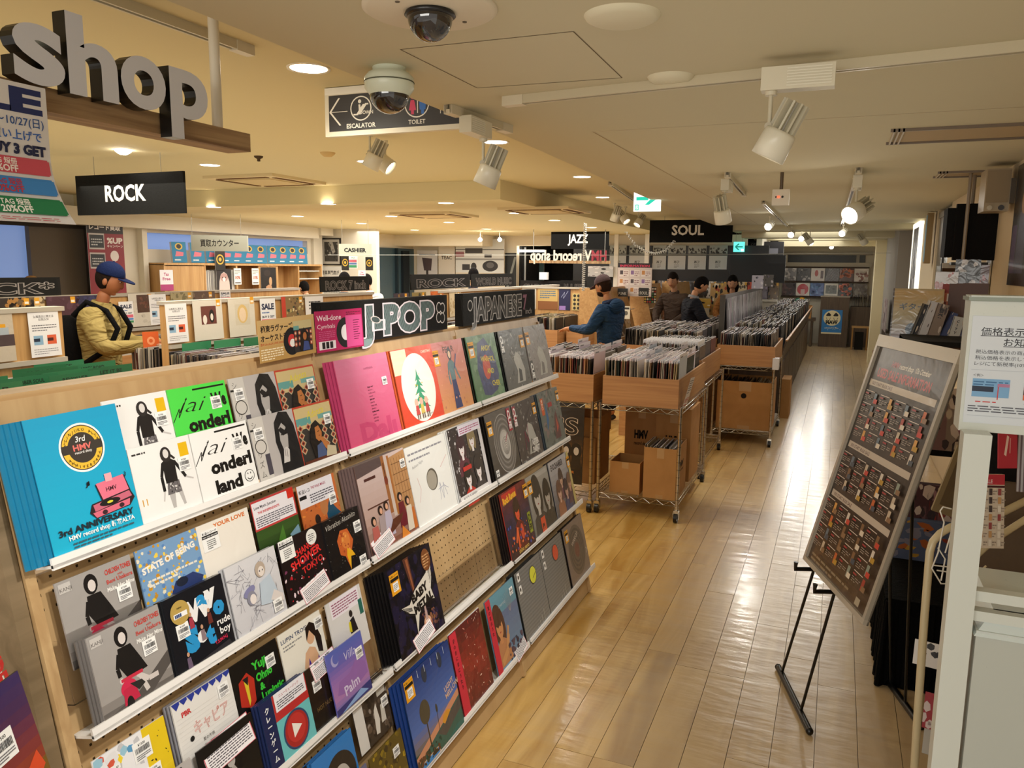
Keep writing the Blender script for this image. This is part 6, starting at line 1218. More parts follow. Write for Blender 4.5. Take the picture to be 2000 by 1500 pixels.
for px, py, D, lb, k in ((1262, 575, 12.0, 'poster with a grid of coloured rounds on the middle leaning display', 1), (1211, 608, 10.2, 'small white card on the left leaning display', 0)):
    a = Art(.19 if k else .11, .25 if k else .17, '2a2826' if k else 'e0dccc', .001)
    if k:
        r = random.Random(2)
        for i in range(5):
            for j in range(6): a.ell(.1+.2*i, .08+.16*j, .08, .06, r.choice(['d8b84c', 'e8e0d0', 'b8442c', '4c8c5c']), 10)
    else: a.rect(.1, .75, .9, .9, '2a2826'); a.ell(.5, .45, .25, .18, '6a6860', 14)
    o = dep(px-12, py+18, D-.15); o.y = (11.99 if k else 10.19); tag(a.obj('poster', [PRINT], None, frame(o, (1, 0, 0), (0, 0, 1))), lb, 'poster')

# ---- long right row
row = thing('record_row', 'long dark walnut record row beside the aisle', 'record island', (-1.1, 9.4, 0))
DR = 9.2
MB().box(-.02, 0, 0, .52, DR, .70, mat=0).obj('base_cabinet', [DARKWOOD], row)
for k in range(9): MB().box(.52, .02+k*DR/9, .02, .535, (k+1)*DR/9-.03, .68).obj('front_panel', [DARKWOOD], row)
fr = MB(); fr.add([(.52, 0, .70), (.60, 0, .99), (.585, 0, .995), (.505, 0, .70), (.52, DR, .70), (.60, DR, .99), (.585, DR, .995), (.505, DR, .70)], [(0, 3, 2, 1), (4, 5, 6, 7), (0, 1, 5, 4), (1, 2, 6, 5), (2, 3, 7, 6), (3, 0, 4, 7)]); fr.obj('sloping_front', [DARKWOOD], row)
MB().box(.583, -.002, .985, .606, DR, 1.0).obj('rim', [OAKY], row)
MB().box(-.15, -.15, .98, -.09, 4.6, 1.07, H('5c5654')).box(-.12, -.15, 1.07, -.10, 4.6, 1.50, H('6c6664')).box(-.15, -.16, .7, -.09, -.13, 1.5, H('54504c')).obj('spine_rack', [MATTE], row)
MB().box(-1.0, -1.3, 0, -.16, .45, .70).box(-.45, .45, 0, -.16, DR-3.7, .70).obj('left_cabinet', [OAKY], row); openbox(MB(), -.45, .45, .7, -.16, DR-3.7, .99, .016, mside=1).obj('left_bin', [OAK, OAKY], row); openbox(MB(), -1.0, -1.3, .70, -.16, .44, .99, .016, mside=1).obj('left_bin', [OAK, OAKY], row)
st = MB(); lpstuff(st, -1.08, -.84, 9.45, 18.4, .80, 31, .02, .37); lpstuff(st, -.80, -.56, 9.45, 18.4, .80, 32, .02, .36, topc=['d8d6dc', 'ecebf0', 'c0bec6', 'e0dee4']); tag(stuff(st.obj('packed_records', [PRINT])), 'records packed in the long right row', 'records')
st = MB(); lpstuff(st, -2.07, -1.70, 8.13, 9.82, .78, 33, .012, .37); lpstuff(st, -1.66, -1.30, 8.13, 9.82, .78, 34, .012, .37); lpstuff(st, -1.52, -1.30, 9.9, 14.8, .78, 35, .018, .37); tag(stuff(st.obj('packed_records', [PRINT])), 'records packed in the bins where the man in navy is browsing', 'records')
r = random.Random(12)
for k in range(30):
    y = 9.32+k*.15; c_ = r.choice(['a4a0a6', '8c888e', 'b8b4ba', '7c7880', '9cA4a0'.lower(), 'b4a4b0'])
    a = Art(.14, .38, c_, .006); a.speck(6, ['d8d4dc', '6c686e', c_], .1, .25, k); tag(a.obj('record_sleeve', [SLEEVE], None, frame((-1.19+.03, y, 1.08), (0, 1, 0), (-.06, 0, 1))), 'bagged record fronting the spine rack of the long right row', 'record', 'records on the spine rack')
for px, py, D, c_, lb in ((1412, 571, 12.0, 'b8b4c4', 'pale record standing on top of the spine rack, left one'), (1456, 566, 13.5, '6c6a6c', 'grey record standing on top of the spine rack, right one')):
    o = dep(px, py, D); a = Art(.17, .2, c_, .004); a.speck(8, ['8c88a0', 'd8d4dc', '4c4a50'], .05, .15, 3); tag(a.obj('record_sleeve', [SLEEVE], None, frame((-1.22+(px > 1440)*.02, o.y, 1.505), (1, .2, 0), (0, 0, 1))), lb, 'record')

# ================================================================== FAR WALLS
# buying counter cabinets with the blue booklets on top
t = thing('counter_cabinet', 'oak wall cabinet behind the buying counter', 'cabinet', (-8.6, 7.85, 0))
cb = MB(); cb.box(0, 0, 0, .32, 3.45, .9); cb.box(0, 0, .9, .03, 3.45, 1.80); cb.box(0, 0, 1.77, .34, 3.45, 1.80)
for y in (0, .72, 1.35, 2.05, 2.8, 3.42): cb.box(0, y, .9, .33, y+.03, 1.78)
cb.obj('carcass', [OAKV], t)
for y0, y1 in ((.03, .72), (1.85, 2.05), (2.08, 2.3)): MB().box(.30, y0, .92, .325, y1, 1.76).obj('door', [OAKV], t)
for z in (1.55, 1.68): MB().box(.03, 2.83, z, .3, 3.42, z+.012, H('e8e6e0')).obj('shelf', [MATTE], t)
st = MB(); r = random.Random(3)
for i in range(30): st.box(-8.5, 8.63+.019*i, 1.36, -8.3, 8.643+.019*i, 1.70+r.uniform(-.01, .01), H(r.choice(['dcd8d0', 'c4c0b8', 'e4e0da', '989490'])))
tag(stuff(st.obj('packed_sleeves', [PRINT])), 'grey and white sleeves standing in the cabinet behind the counter', 'records')
def rear(px0, py0, px1, py1, y, art_fn, lb, ct, name, mat=None, t=.02):
    a0 = on(px0, py1, 1, y); a1 = on(px1, py1, 1, y); z1 = on(px0, py0, 1, y).z; a = Art(a1.x-a0.x, z1-a0.z, 'ffffff', t); art_fn(a)
    return tag(a.obj(name, [mat or PRINT], None, frame((a0.x, y, a0.z), (1, 0, 0), (0, 0, 1))), lb, ct)
def wallart(px, py0, py1, w, x, art_fn, lb, ct, name=None, h=None):
    a0 = on(px, py1, 0, x); z1 = on(px, py0, 0, x).z; h = h or (z1-a0.z); a = Art(w, h, 'ffffff', .004); art_fn(a)
    tag(a.obj(name or ct, [PRINT], None, frame((x, a0.y, a0.z), (0, 1, 0), (0, 0, 1))), lb, ct)
bl = None
for k, px in enumerate((337, 373, 403, 432, 453, 476, 499, 523, 543, 562, 580)):
    o = on(px, 514, 0, -8.35)
    a = Art(.2, .28, '1878a0', .05, 'e8e8e4'); a.ell(.5, .78, .26, .16, 'd8b040', 18); a.ell(.5, .78, .17, .11, '2a2420', 16); a.poly([(.2, .3), (.3, .55), (.8, .5), (.75, .32)], 'd87080'); a.para(.15, .1, .85, .2, 1, 'e8ecec', 3, .6)
    tag(a.obj('booklet', [PRINT], None, frame((-8.34, o.y, 1.805), (.35, 1, 0), (-.12, 0, 1))), 'turquoise booklet standing on top of the wall cabinet', 'booklet', 'turquoise booklets on the wall cabinet')
def taxf(a): a.rect(0, 0, 1, 1, 'eceaf0'); a.text('Tax', .5, .72, .2, 'b83c70', .03, al='c'); a.text('Free', .5, .5, .2, 'b83c70', .03, al='c', fit=.6); a.rect(0, 0, 1, .3, 'b03a78')
def tenf(a): a.rect(0, 0, 1, 1, 'ece8e2'); a.text('10%', .5, .35, .24, 'b0482c', .04, al='c', fit=.7); a.para(.1, .66, .9, .92, 3, '6a5a50', 2); a.rect(.1, .08, .9, .14, '3a3430')
def catf(a): a.rect(0, 0, 1, 1, '241c1c'); a.poly([(.15, 0), (.18, .4), (.3, .75), (.5, .85), (.7, .75), (.85, .4), (.88, 0)], 'd0c0b8'); a.ell(.5, .6, .26, .2, 'b89088', 20); a.ell(.5, .5, .1, .1, 'ece4e0', 12); a.ell(.4, .6, .04, .03, '2c2020', 8); a.ell(.6, .6, .04, .03, '2c2020', 8)
def ladyf(a): a.rect(0, 0, 1, 1, '17100e'); a.ell(.42, .82, .22, .1, '2c201c', 16); a.ell(.62, .56, .1, .14, 'c09870', 16); a.poly([(.3, .2), (.32, .4), (.5, .46), (.68, .42), (.76, .2)], 'b88c68'); a.poly([(.1, 0), (.3, .3), (.8, .26), (.95, 0)], '2c1810')
def goldf(a): a.rect(0, 0, 1, 1, '1c1812'); a.ell(.5, .55, .38, .26, 'd8b040', 20); a.ell(.5, .55, .28, .19, '2a241a', 18); a.ell(.5, .55, .14, .1, 'd8b040', 12)
for px, y0, y1, w, f, lb in ((314, 527, 568, .22, taxf, 'pink and white tax free notice on the cabinet door'), (424, 525, 567, .3, catf, 'record with a fluffy pale cat on the wall cabinet'), (458, 524, 556, .15, tenf, 'left one of two white ten percent notices on the cabinet'), (493, 524, 556, .15, tenf, 'right one of two white ten percent notices on the cabinet'), (511, 522, 585, .36, ladyf, 'dark painting-like record of a lady beside the right cabinet shelf'), (421, 489, 528, .2, goldf, 'black and gold shop poster hanging below the buying sign')):
    wallart(px, y0, y1, w, -8.262 if f is not goldf else -8.25, f, lb, 'record' if f in (catf, ladyf) else 'notice', 'record_sleeve' if f in (catf, ladyf) else 'notice')
def redp(a):
    a.rect(0, 0, 1, 1, '8e2230'); a.rect(0, .78, 1, 1, '1f1a1a'); a.text('HMV', .5, .93, .035, '9a2838', .03, al='c'); a.text('レコード買取', .5, .83, .075, 'ece6e2', .03, al='c', fit=.86)
    a.text('%UP', .97, .66, .1, 'ece6e2', .04, al='r', fit=.44); a.text('キャンペーン', .97, .61, .04, 'ece6e2', .02, al='r', fit=.44)
    for v in (.58, .34): a.rect(.04, v, .46, v+.2, 'c8c4c4'); a.rect(.06, v+.02, .44, v+.18, '262c34'); a.para(.1, v+.05, .4, v+.15, 3, 'c8ccd0', 3)
    a.ell(.72, .5, .12, .07, 'e8e0dc', 14); a.rect(.78, .12, .92, .2, 'd8d4d4')
wallart(178, 420, 578, .52, -8.4, redp, 'red and black record-buying poster on the cream column', 'poster')
# framed picture
o = on(629, 518, 1, 11.75); t = thing('framed_picture', 'black framed grey photograph on the wall beside the CASHIER sign', 'picture', M=frame(o, (1, 0, 0), (0, 0, 1)))
pw = on(666, 518, 1, 11.75).x-o.x; ph_ = on(629, 465, 1, 11.75).z-o.z; MB().box(0, 0, -.02, pw, ph_, 0, H('16120f')).obj('frame', [GLOSS], t); a = Art(pw-.05, ph_-.05, 'b8b4aa', .001); a.rect(.1, .1, .9, .9, '3a3834'); a.poly([(.4, .9), (.6, .9), (.75, .5), (.6, .4), (.5, .6)], 'a8a49c'); a.speck(30, ['5a5852', '2a2826', '8a8880'], .02, .07, 3, (.1, .1, .9, .9)); a.obj('photograph', [PRINT], t, T((.025, .025, .003)))
def wn(a): a.rect(0, 0, 1, 1, 'e0e0da'); a.text('音楽専門店が', .1, .8, .12, '3a3a38', .02, fit=.8); a.text('開催中', .3, .62, .1, '3a3a38', .01); a.para(.1, .1, .9, .5, 4, '8a8a86', 3)
rear(626, 521, 668, 592, 11.75, wn, 'white Japanese notice panel below the framed picture', 'notice', 'notice')
# things hanging over the cashier
for k, (px, py0, py1, D, f, lb) in enumerate(((667, 500, 528, 11.2, goldf, 'small black and gold poster left below the CASHIER sign'), (714, 502, 528, 11.2, goldf, 'small black and gold poster right below the CASHIER sign'), (680, 500, 524, 11.3, None, 'striped sale flyer below the CASHIER sign'), (700, 528, 546, 11.6, taxf, 'small tax free notice below the CASHIER sign'))):
    o = dep(px, py1, D); h = dep(px, py0, D).z-o.z; a = Art(.11 if k != 2 else .14, h, 'e8e8e4', .002)
    if f: f(a)
    else: a.text('SALE', .5, .82, .14, '3a8a80', .03, al='c'); a.rect(.1, .5, .9, .7, 'c86070'); a.rect(.1, .3, .9, .46, '5a7ab0'); a.rect(.1, .06, .9, .26, '3c9a6c')
    tag(a.obj('flyer', [PRINT], None, frame(o, (.93, .35, 0), (0, 0, 1))), lb, 'flyer', 'flyers below the cashier sign')
# service counter, partly seen
t = thing('service_counter', 'pale service counter with black monitors below the CASHIER sign', 'counter', (-7.5, 7.6, 0)); MB().box(0, 0, 0, .5, 4.0, 1.05, H('b8a88a')).box(-.03, -.03, 1.05, .53, 4.03, 1.09, H('d8d0c0')).obj('body', [MATTE], t)
for px, py, D, lb in ((556, 588, 11.0, 'left'), (590, 590, 11.2, 'middle'), (613, 590, 11.6, 'right')):
    o = dep(px, py, D); t = thing('monitor', lb+' of three black monitors on the service counter', 'monitor', (o.x, o.y, 1.09), .4, 'counter monitors'); MB().box(-.12, -.015, .08, .12, .015, .27, H('0c0c0e')).obj('screen', [GLOSS], t); MB().box(-.02, -.02, 0, .02, .02, .1, H('101010')).box(-.07, -.05, 0, .07, .05, .012, H('101010')).obj('stand', [GLOSS], t)
for px, py, D, c_, lb in ((470, 590, 10.4, 'c4d4c0', 'pale green scanner on the service counter by the SALE notice'), (500, 588, 10.5, 'e4e4e0', 'white card holder on the service counter by the SALE notice')):
    o = dep(px, py, D); tag(MB().box(0, 0, 0, .17, .2, .2, H(c_)).box(.01, -.002, .12, .16, 0, .17, H('8a9a90')).obj('counter_item', [MATTE], None, T((o.x, o.y, 1.09))), lb, 'desk item')
# rear wall fittings
def chair(a): a.rect(0, 0, 1, 1, 'c4c6cc'); a.rect(.1, .86, .9, .9, '2c2a2c'); a.poly([(.25, .8), (.75, .78), (.7, .45), (.35, .45)], '4a4048'); a.rect(.45, .3, .56, .46, '3a383a'); a.poly([(.1, .1), (.5, .34), (.9, .1), (.8, .06), (.5, .2), (.2, .06)], '2c2a2c')
rear(815, 489, 854, 560, 14.9, chair, 'pale poster of a dark office chair in the rear window', 'poster', 'poster')
def teac(a): a.rect(0, 0, 1, 1, 'c8c4bc'); a.text('TEAC', .5, .62, .1, '2c2a28', .02, al='c')
rear(857, 470, 888, 565, 14.85, teac, 'cream column panel with small black lettering', 'panel', 'column_panel')
def scr(a):
    a.rect(0, 0, 1, 1, 'c9ced0'); a.rect(0, .74, 1, .76, '4a4a4c'); a.rect(0, .5, 1, .54, '8c8e90'); a.rect(.2, .66, .56, .78, '3a383a'); a.rect(.6, .56, .75, .64, '2c2a2c'); a.rect(.0, .58, .18, .7, '8c5c64'); a.ell(.72, .36, .16, .13, '2a2a2e', 18); a.ell(.72, .38, .08, .07, '5a5a5e', 14); a.rect(.14, .26, .3, .4, '34343a'); a.ell(.38, .34, .06, .1, '2c2c30', 12); a.rect(0, 0, 1, .2, 'd0c8b8')
adp = rear(890, 467, 984, 548, 14.8, scr, 'large grey and white turntable advert panel at the rear', 'panel', 'advert_panel')
for px in (889, 982): q = on(px, 560, 1, 14.78); MB().box(q.x, 14.76, 1.3, q.x+.05, 14.79, 2.38, H('8a8c8c')).obj('upright', [GLOSS], adp, adp.matrix_world.inverted())
rear(986, 494, 1008, 570, 14.9, lambda a: (a.rect(0, 0, 1, 1, '14191a'), a.poly([(.1, .1), (.8, .9), (1, .9), (.3, .1)], '7c8280')), 'dark panel with a grey diagonal strut at the rear', 'panel', 'strut_window')
rear(1009, 483, 1026, 565, 15.3, lambda a: a.rect(0, 0, 1, 1, 'a8b0b8'), 'pale grey upright panel behind the mirrored sign', 'panel', 'grey_panel')
rear(1026, 500, 1062, 548, 16.2, lambda a: (a.rect(0, 0, 1, 1, '3c5c62'), a.rect(.36, 0, .42, 1, '1c2a2e')), 'teal glass doors behind the mirrored sign', 'door', 'glass_door')
o = dep(1027, 492, 16); t = thing('tube_light', 'white tube lamp glowing behind the mirrored sign', 'lamp', o); MB().box(-.25, 0, 0, .4, .03, .04).obj('tube', [LAMPON], t)
o = dep(1053, 546, 13); tag(MB().box(0, 0, 0, .13, .1, .12, H('e4e6e8')).obj('tissue_box', [MATTE], None, T(tuple(o))), 'small white box on the far counter under the mirrored sign', 'box')
# mirrored sign of the other entrance, seen from behind
o = dep(1036, 508, 13.2); t = thing('hanging_shop_sign', 'far wooden beam sign seen from behind, its letters mirrored', 'sign', M=frame(o, (1, .25, 0), (0, 0, 1)))
MB().box(-.02, -.05, -.04, 1.35, .0, .02).obj('beam', [BEAMWOOD], t)
vs, fs, w_, nz_ = textgeo('HMV record shop', .03, 0, 3, .12)
k_ = 1.28/(w_[1]-w_[0]); mb = MB(); mb.v = [((w_[1]-x)*k_, y*.24, z*.2) for x, y, z in vs]
for f, q in zip(fs, nz_): xm = sum(vs[i][0] for i in f)/len(f); mb.f.append(list(f)[::-1]); mb.c.append(H('8a1c2c') if (xm-w_[0])/(w_[1]-w_[0]) < .2 else H('cfc8ba')); mb.m.append(0); mb.sm.append(False)
mb.obj('lettering', [GLOSS], t)
for u in (.05, 1.25): MB().cyl((u, 0, 0), (u, CB-o.z, 0), .006, n=8, col=H('8a8880')).obj('hanger', [GLOSS], t)
# merchandise glimpsed behind it
for px, py, D, w, h, c_, lb in ((1164, 511, 15.5, .16, .16, 'd8301c', 'round red disc glowing behind the phone cord'), (1148, 540, 15, .5, .2, 'c8ccd0', 'pale printed cards stacked behind the man in blue')):
    o = dep(px, py, D); tag((MB().cyl((0, 0, 0), (0, .02, 0), .09, n=28, col=H(c_)) if w == .16 else Art(w, h, c_, .02).speck(20, ['2c2a2c', 'e8e8ec', '8c8a90'], .04, .12, 4)).obj('merchandise', [PRINT], None, T(tuple(o)) if w == .16 else frame(o, (1, 0, 0), (0, 0, 1))), lb, 'merchandise')
# black and white posters in a row
for k, (px0, px1) in enumerate(((1190, 1222), (1228, 1260), (1274, 1300), (1304, 1338), (1343, 1378), (1384, 1419))):
    def pf(a, k=k):
        a.rect(0, 0, 1, 1, 'c8ced2'); a.rect(0, .56, 1, 1, 'a4acac'); a.speck(26, ['2c2e30', '3c3e40', '4a4c4c'], .03, .07, k+3, (.02, .6, .98, .9)); a.rect(0, .56, 1, .66, '6a7070'); a.text('再発', .5, .26, .12, '2c2e30', .02, al='c'); a.para(.36, .08, .64, .22, 3, '5c5e60', 3)
    rear(px0, 479, px1, 526, 14.9, pf, 'black and white band poster, '+('leftmost', 'second', 'third', 'fourth', 'fifth', 'rightmost')[k]+' of the row below JAZZ and SOUL', 'poster', 'poster')
rear(1424, 472, 1530, 498, 15.6, lambda a: (a.rect(0, 0, 1, 1, '1c1a20'), a.rect(.5, .1, .9, .5, '6a6a74'), a.rect(0, 0, .2, 1, '34405c'), a.text('OPEN', .4, .7, .25, 'a8a8a8', .0)), 'dark glass frontage with reflections right of the posters', 'panel', 'dark_frontage')
rear(1272, 526, 1424, 549, 14.85, lambda a: a.rect(0, 0, 1, 1, '24252a'), 'dark band below the row of posters', 'panel', 'dark_band')
rear(1424, 498, 1532, 551, 14.8, lambda a: a.rect(0, 0, 1, 1, '24272e'), 'dark grey board right of the posters above the records', 'panel', 'dark_board')
for px in (1203, 1263):
    q = on(px, 500, 1, 14.6); tag(MB().box(-.04, 0, 0, .04, .05, CB, H('e8e6de')).obj('post', [GLOSS], None, T((q.x, 14.6, 0))), 'thin white upright '+('left' if px < 1230 else 'right')+' of the INFORMATION board', 'post')
t = thing('information_board', 'white board headed INFORMATION in pink on black', 'notice board', M=frame(dep(1205, 578, 12), (1, 0, 0), (0, 0, 1)))
a = Art(.53, .50, 'd8c8c0', .02); a.rect(0, .87, 1, 1, '1a1416'); a.text('INFORMATION', .5, .89, .09, 'd8345c', .04, al='c', fit=.86)
for i in range(3):
    for j in range(3): a.rect(.05+.32*i, .08+.26*j, .33+.32*i, .28+.26*j, 'e8dcd4'); a.rect(.07+.32*i, .14+.26*j, .16+.32*i, .26+.26*j, ['8c6a9c', 'c88a4c', '4a3c40'][(i+j) % 3]); a.para(.18+.32*i, .1+.26*j, .32+.32*i, .26+.26*j, 3, '8a5a5c', i+j)
a.obj('panel', [PRINT], t)
for px, py, D in ((1206, 575, 11.5), (1247, 574, 11.5)):
    a = Art(.15, .12, '1c1a18', .01); a.text('SOUL' if px > 1230 else 'FUNK', .5, .2, .5, 'b8b0a4', .02, al='c', fit=.8); tag(a.obj('chalk_board', [PRINT], None, frame(dep(px, py+4, D), (1, 0, 0), (0, 0, 1))), 'tiny chalk board '+('right' if px > 1230 else 'left')+' in front of the INFORMATION board', 'chalk board')
# records racked along the rear wall
tag(MB().box(-3.4, 14.75, 1.22, -1.0, 14.9, 1.26, H('e0dcd2')).box(-3.4, 14.8, .8, -1.0, 14.9, 1.22, H('d8d2c4')).box(-3.4, 14.86, 1.26, -1.0, 14.9, 1.62, H('3c2c24')).obj('wall_rack', [MATTE]), 'cream ledge rack of records under the dark band', 'rack')
RC = [('c8b48c', 'e0b030'), ('4a4040', 'd8d4cc'), ('b8442c', 'd0883c'), ('8c7c78', 'd0a890'), ('2a2a30', '4a4c50'), ('2c2828', '8c8478'), ('e8e4e0', 'b8b0a8'), ('2a3038', 'a8a898'), ('8c9a60', 'd8b84c'), ('d8c8a8', '3c3834'), ('cc4428', 'b83c24'), ('5c5468', '8a7c9c'), ('6c5a48', 'a88c60')]
for k, (c1, c2) in enumerate(RC):
    a = Art(.27 if k else .2, .3, c1, .004); a.speck(22, [c1, c2, '2a2828'], .05, .14, k+90); a.rect(.76, .8, .97, .98, 'e0a828')
    if k == 1: a.ell(.7, .45, .28, .28, '161416', 24); a.ell(.7, .45, .12, .12, 'c8c4bc', 18)
    x = -3.34+k*.182; z0 = 1.265
    tag(a.obj('record_sleeve', [SLEEVE], None, frame((x, 14.74-.004*(k % 2), z0), (1, 0, 0), (0, .06, 1)) @ Matrix.Scale(.64, 4, (1, 0, 0))), ('record racked on the rear wall, '+('cream', 'black disc', 'red', 'tan', 'black', 'dark', 'white', 'green-grey', 'olive', 'sand', 'orange-red', 'violet-grey', 'brown')[k]+' one'), 'record', 'records racked on the rear wall')
# lower counter of the same wall with yellow and pink things
tag(Art(.6, .16, 'c8a040', .02).speck(20, ['d8b84c', 'b84c5c', '4c4440', 'e8e0cc'], .05, .14, 3).obj('merchandise', [PRINT], None, frame(dep(1318, 600, 13.5), (1, 0, 0), (0, 0, 1))), 'yellow and pink boxed goods left of the man in navy', 'merchandise')
tag(Art(.3, .55, 'b8945c', .02).speck(30, ['d8b84c', '2c2824', 'e8e0cc', 'a8442c'], .04, .1, 5).obj('merchandise', [PRINT], None, frame(dep(1385, 615, 13.5), (1, 0, 0), (0, 0, 1))), 'racked colourful goods right of the man in navy', 'merchandise')

# end wall of the aisle
t = thing('wall_rack', 'dark ledge rack with two rows of records on the far end wall', 'rack', (-1.3, 20.5, 0))
for z in (1.16, 1.52, 1.87): MB().box(0, -.05, z-.03, 1.95, .08, z, H('4c3f38')).obj('ledge', [MATTE], t)
EW = [(('8a8a92', 'd8d4d8'), 'grey figure'), (('3c3a40', 'c8c4c8'), 'black and white swirl'), (('e4dcd8', 'b83c34'), 'white one with a red figure'), (('3a3840', 'b8b4bc'), 'dark one with pale streaks'), (('5c3c34', 'c8642c'), 'dark orange'), (('dcd2cc', '8c5048'), 'cream one with a small figure'),
      (('3a2c34', '6a4c50'), 'dark plum'), (('e8e4e0', 'cc2c3c'), 'white one with a big red disc'), (('2c58a8', '4c84c8'), 'bright blue'), (('e0dcd2', '4c5048'), 'white framed grey picture'), (('1c1614', 'd8602c'), 'black and orange'), (('5c5048', '8c8478'), 'brown-grey')]
for k, ((c1, c2), lb) in enumerate(EW):
    i, j = k % 6, k//6; a = Art(.31, .31, c1, .004)
    if k == 7: a.ell(.5, .5, .42, .42, c2, 26); a.rect(.35, .0, .65, .5, 'e8c8c8')
    elif k == 9: a.rect(.1, .2, .9, .85, '5c6058'); a.speck(20, ['8c9088', '3c403c'], .03, .08, 3, (.1, .2, .9, .85))
    elif k == 2: a.ell(.4, .6, .13, .25, c2, 14); a.rect(.7, .2, .9, .8, '5c4448')
    elif k == 3:
        for q in range(12): a.line([(q/12, 0), (q/12+.3, 1)], .02, c2)
    else: a.speck(26, [c1, c2], .06, .2, k+120)
    tag(a.obj('record_sleeve', [SLEEVE], None, frame((-1.28+.322*i, 20.44, (1.525, 1.165)[j]), (1, 0, 0), (0, .05, 1))), 'record on the far end wall, '+('upper' if j == 0 else 'lower')+' row: '+lb, 'record', 'records on the far end wall')
w3 = struct(MB().box(-1.2, 20.57, 1.97, .55, 20.6, 2.15, H('14161a')).obj('window_3', [GLOSS])); MB().box(-1.3, 20.5, 1.86, .7, 20.6, 1.97, H('cfc8ba')).box(-1.3, 20.5, 2.15, .7, 20.6, 2.22, H('b8b2a6')).box(.35, 20.54, 1.97, .42, 20.6, 2.15, H('a8a49c')).box(-1.3, 20.5, 1.97, -1.2, 20.6, 2.15, H('cfc8ba')).obj('window_frame', [MATTE], w3)
k0 = on(1600, 677, 2, 0)
t = thing('kiosk', 'dark walnut kiosk with a blue MAW poster at the end of the aisle', 'kiosk', (-.36, 19.75, 0))
MB().box(0, 0, 0, .62, .5, 1.17).obj('body', [DARKWOOD], t); MB().box(-.01, -.01, 1.17, .63, .5, 1.185, H('b8b0a4')).obj('top', [MATTE], t)
a = Art(.44, .56, '2f7cc0', .002); a.ell(.5, .66, .42, .32, 'e6dcb4', 30)
for u in (.32, .68): a.ell(u, .72, .1, .1, 'e6dcb4', 16); a.poly([(u-.13, .78), (u, .9), (u+.13, .8), (u+.1, .74), (u-.1, .74)], '161412'); a.line([(u-.1, .68), (u-.06, .58), (u, .55), (u+.06, .58), (u+.1, .68)], .02, '161412')
a.text('MAW', .5, .42, .2, '161412', .06, al='c', fit=.6); a.text('AUGUST 9, 1996', .5, .22, .06, 'e6dcb4', .02, al='c', fit=.7); a.speck(14, ['e6dcb4'], .01, .02, 3, (.05, .1, .95, .4)); a.rect(0, 0, 1, .06, 'e6dcb4')
tag(a.obj('poster', [PRINT], None, frame((-.31, 19.735, .31), (1, 0, 0), (0, 0, 1))), 'blue poster with two hatted faces lettered MAW on the walnut kiosk', 'poster')
t = thing('side_counter', 'dark walnut counter right of the kiosk with records on top', 'counter', (.3, 20.0, 0)); MB().box(0, 0, 0, .64, .4, .95).obj('body', [DARKWOOD], t)
tag(stuff(lpstuff(MB(), .32, .92, 20.02, 20.38, .95, 55, .04, .27, topc=['d8d4dc', 'b8a8b8', '8c8478']).obj('packed_records', [PRINT])), 'records on the dark counter right of the kiosk', 'records')
t = thing('side_counter', 'dark low table left of the kiosk', 'counter', (-1.3, 19.6, 0)); MB().box(0, 0, .6, .85, .5, .66).box(0, .02, 0, .05, .5, .6).box(.75, .02, 0, .8, .5, .6).obj('body', [DARKWOOD], t)
carton(-1.05, 19.6, .66, .5, .4, .3, 'carton of green wrapped records on the low table left of the kiosk', text=True, tape=False)
tag(MB().sphere((0, 0, 0), (.2, .15, .14), H('4c9078'), n=10, m=6).sphere((.02, -.05, .1), (.07, .05, .05), H('d89c2c'), n=8, m=5).obj('wrapped_goods', [CLOTH], None, T((-.8, 19.8, 1.0))), 'green plastic-wrapped bundle topped with orange in the far carton', 'goods')
carton(-1.02, 19.55, 0, .26, .3, .42, 'upright carton on the floor under the far low table', open_=False)
t = thing('stool', 'pale wooden stool right of the kiosk', 'stool', (.35, 19.3, 0)); MB().box(-.01, 0, .50, .35, .3, .53, H('b08c5c')).obj('seat', [MATTE], t)
for x in (0, .31):
    for y in (.01, .26): MB().box(x, y, 0, x+.03, y+.03, .5, H('9a7444')).obj('leg', [MATTE], t)
tag(MB().box(0, 0, 0, .18, .16, .4, H('15130f')).obj('black_bin', [MATTE], None, T((.42, 19.35, 0))), 'black bin standing under the pale stool', 'bin')
t = thing('wooden_box', 'narrow brown crate by the right wall at the end of the aisle', 'crate', (.62, 14.3, 0)); openbox(MB(), 0, 0, 0, .12, .6, .42, .015).obj('box', [OAKY], t)
MB().cyl((.06, .1, .4), (.06, .1, .5), .03, n=10, col=H('a83424')).obj('roll', [PRINT], t)
t = thing('dark_cabinet', 'dark low cabinet with leaflets along the right wall', 'cabinet', (.70, 11.5, 0)); MB().box(0, 0, 0, .24, 2.6, .85).obj('body', [DARKWOOD], t)
a = Art(.8, .5, 'b8a8ac', .01); a.speck(20, ['8c2c3c', 'd8d0d0', '5c4450'], .05, .15, 3); tag(a.obj('leaflet_rack', [PRINT], None, frame((.70, 14.0, .86), (0, -1, 0), (0, 0, 1))), 'leaflets with a red flower above the dark low cabinet', 'leaflets')
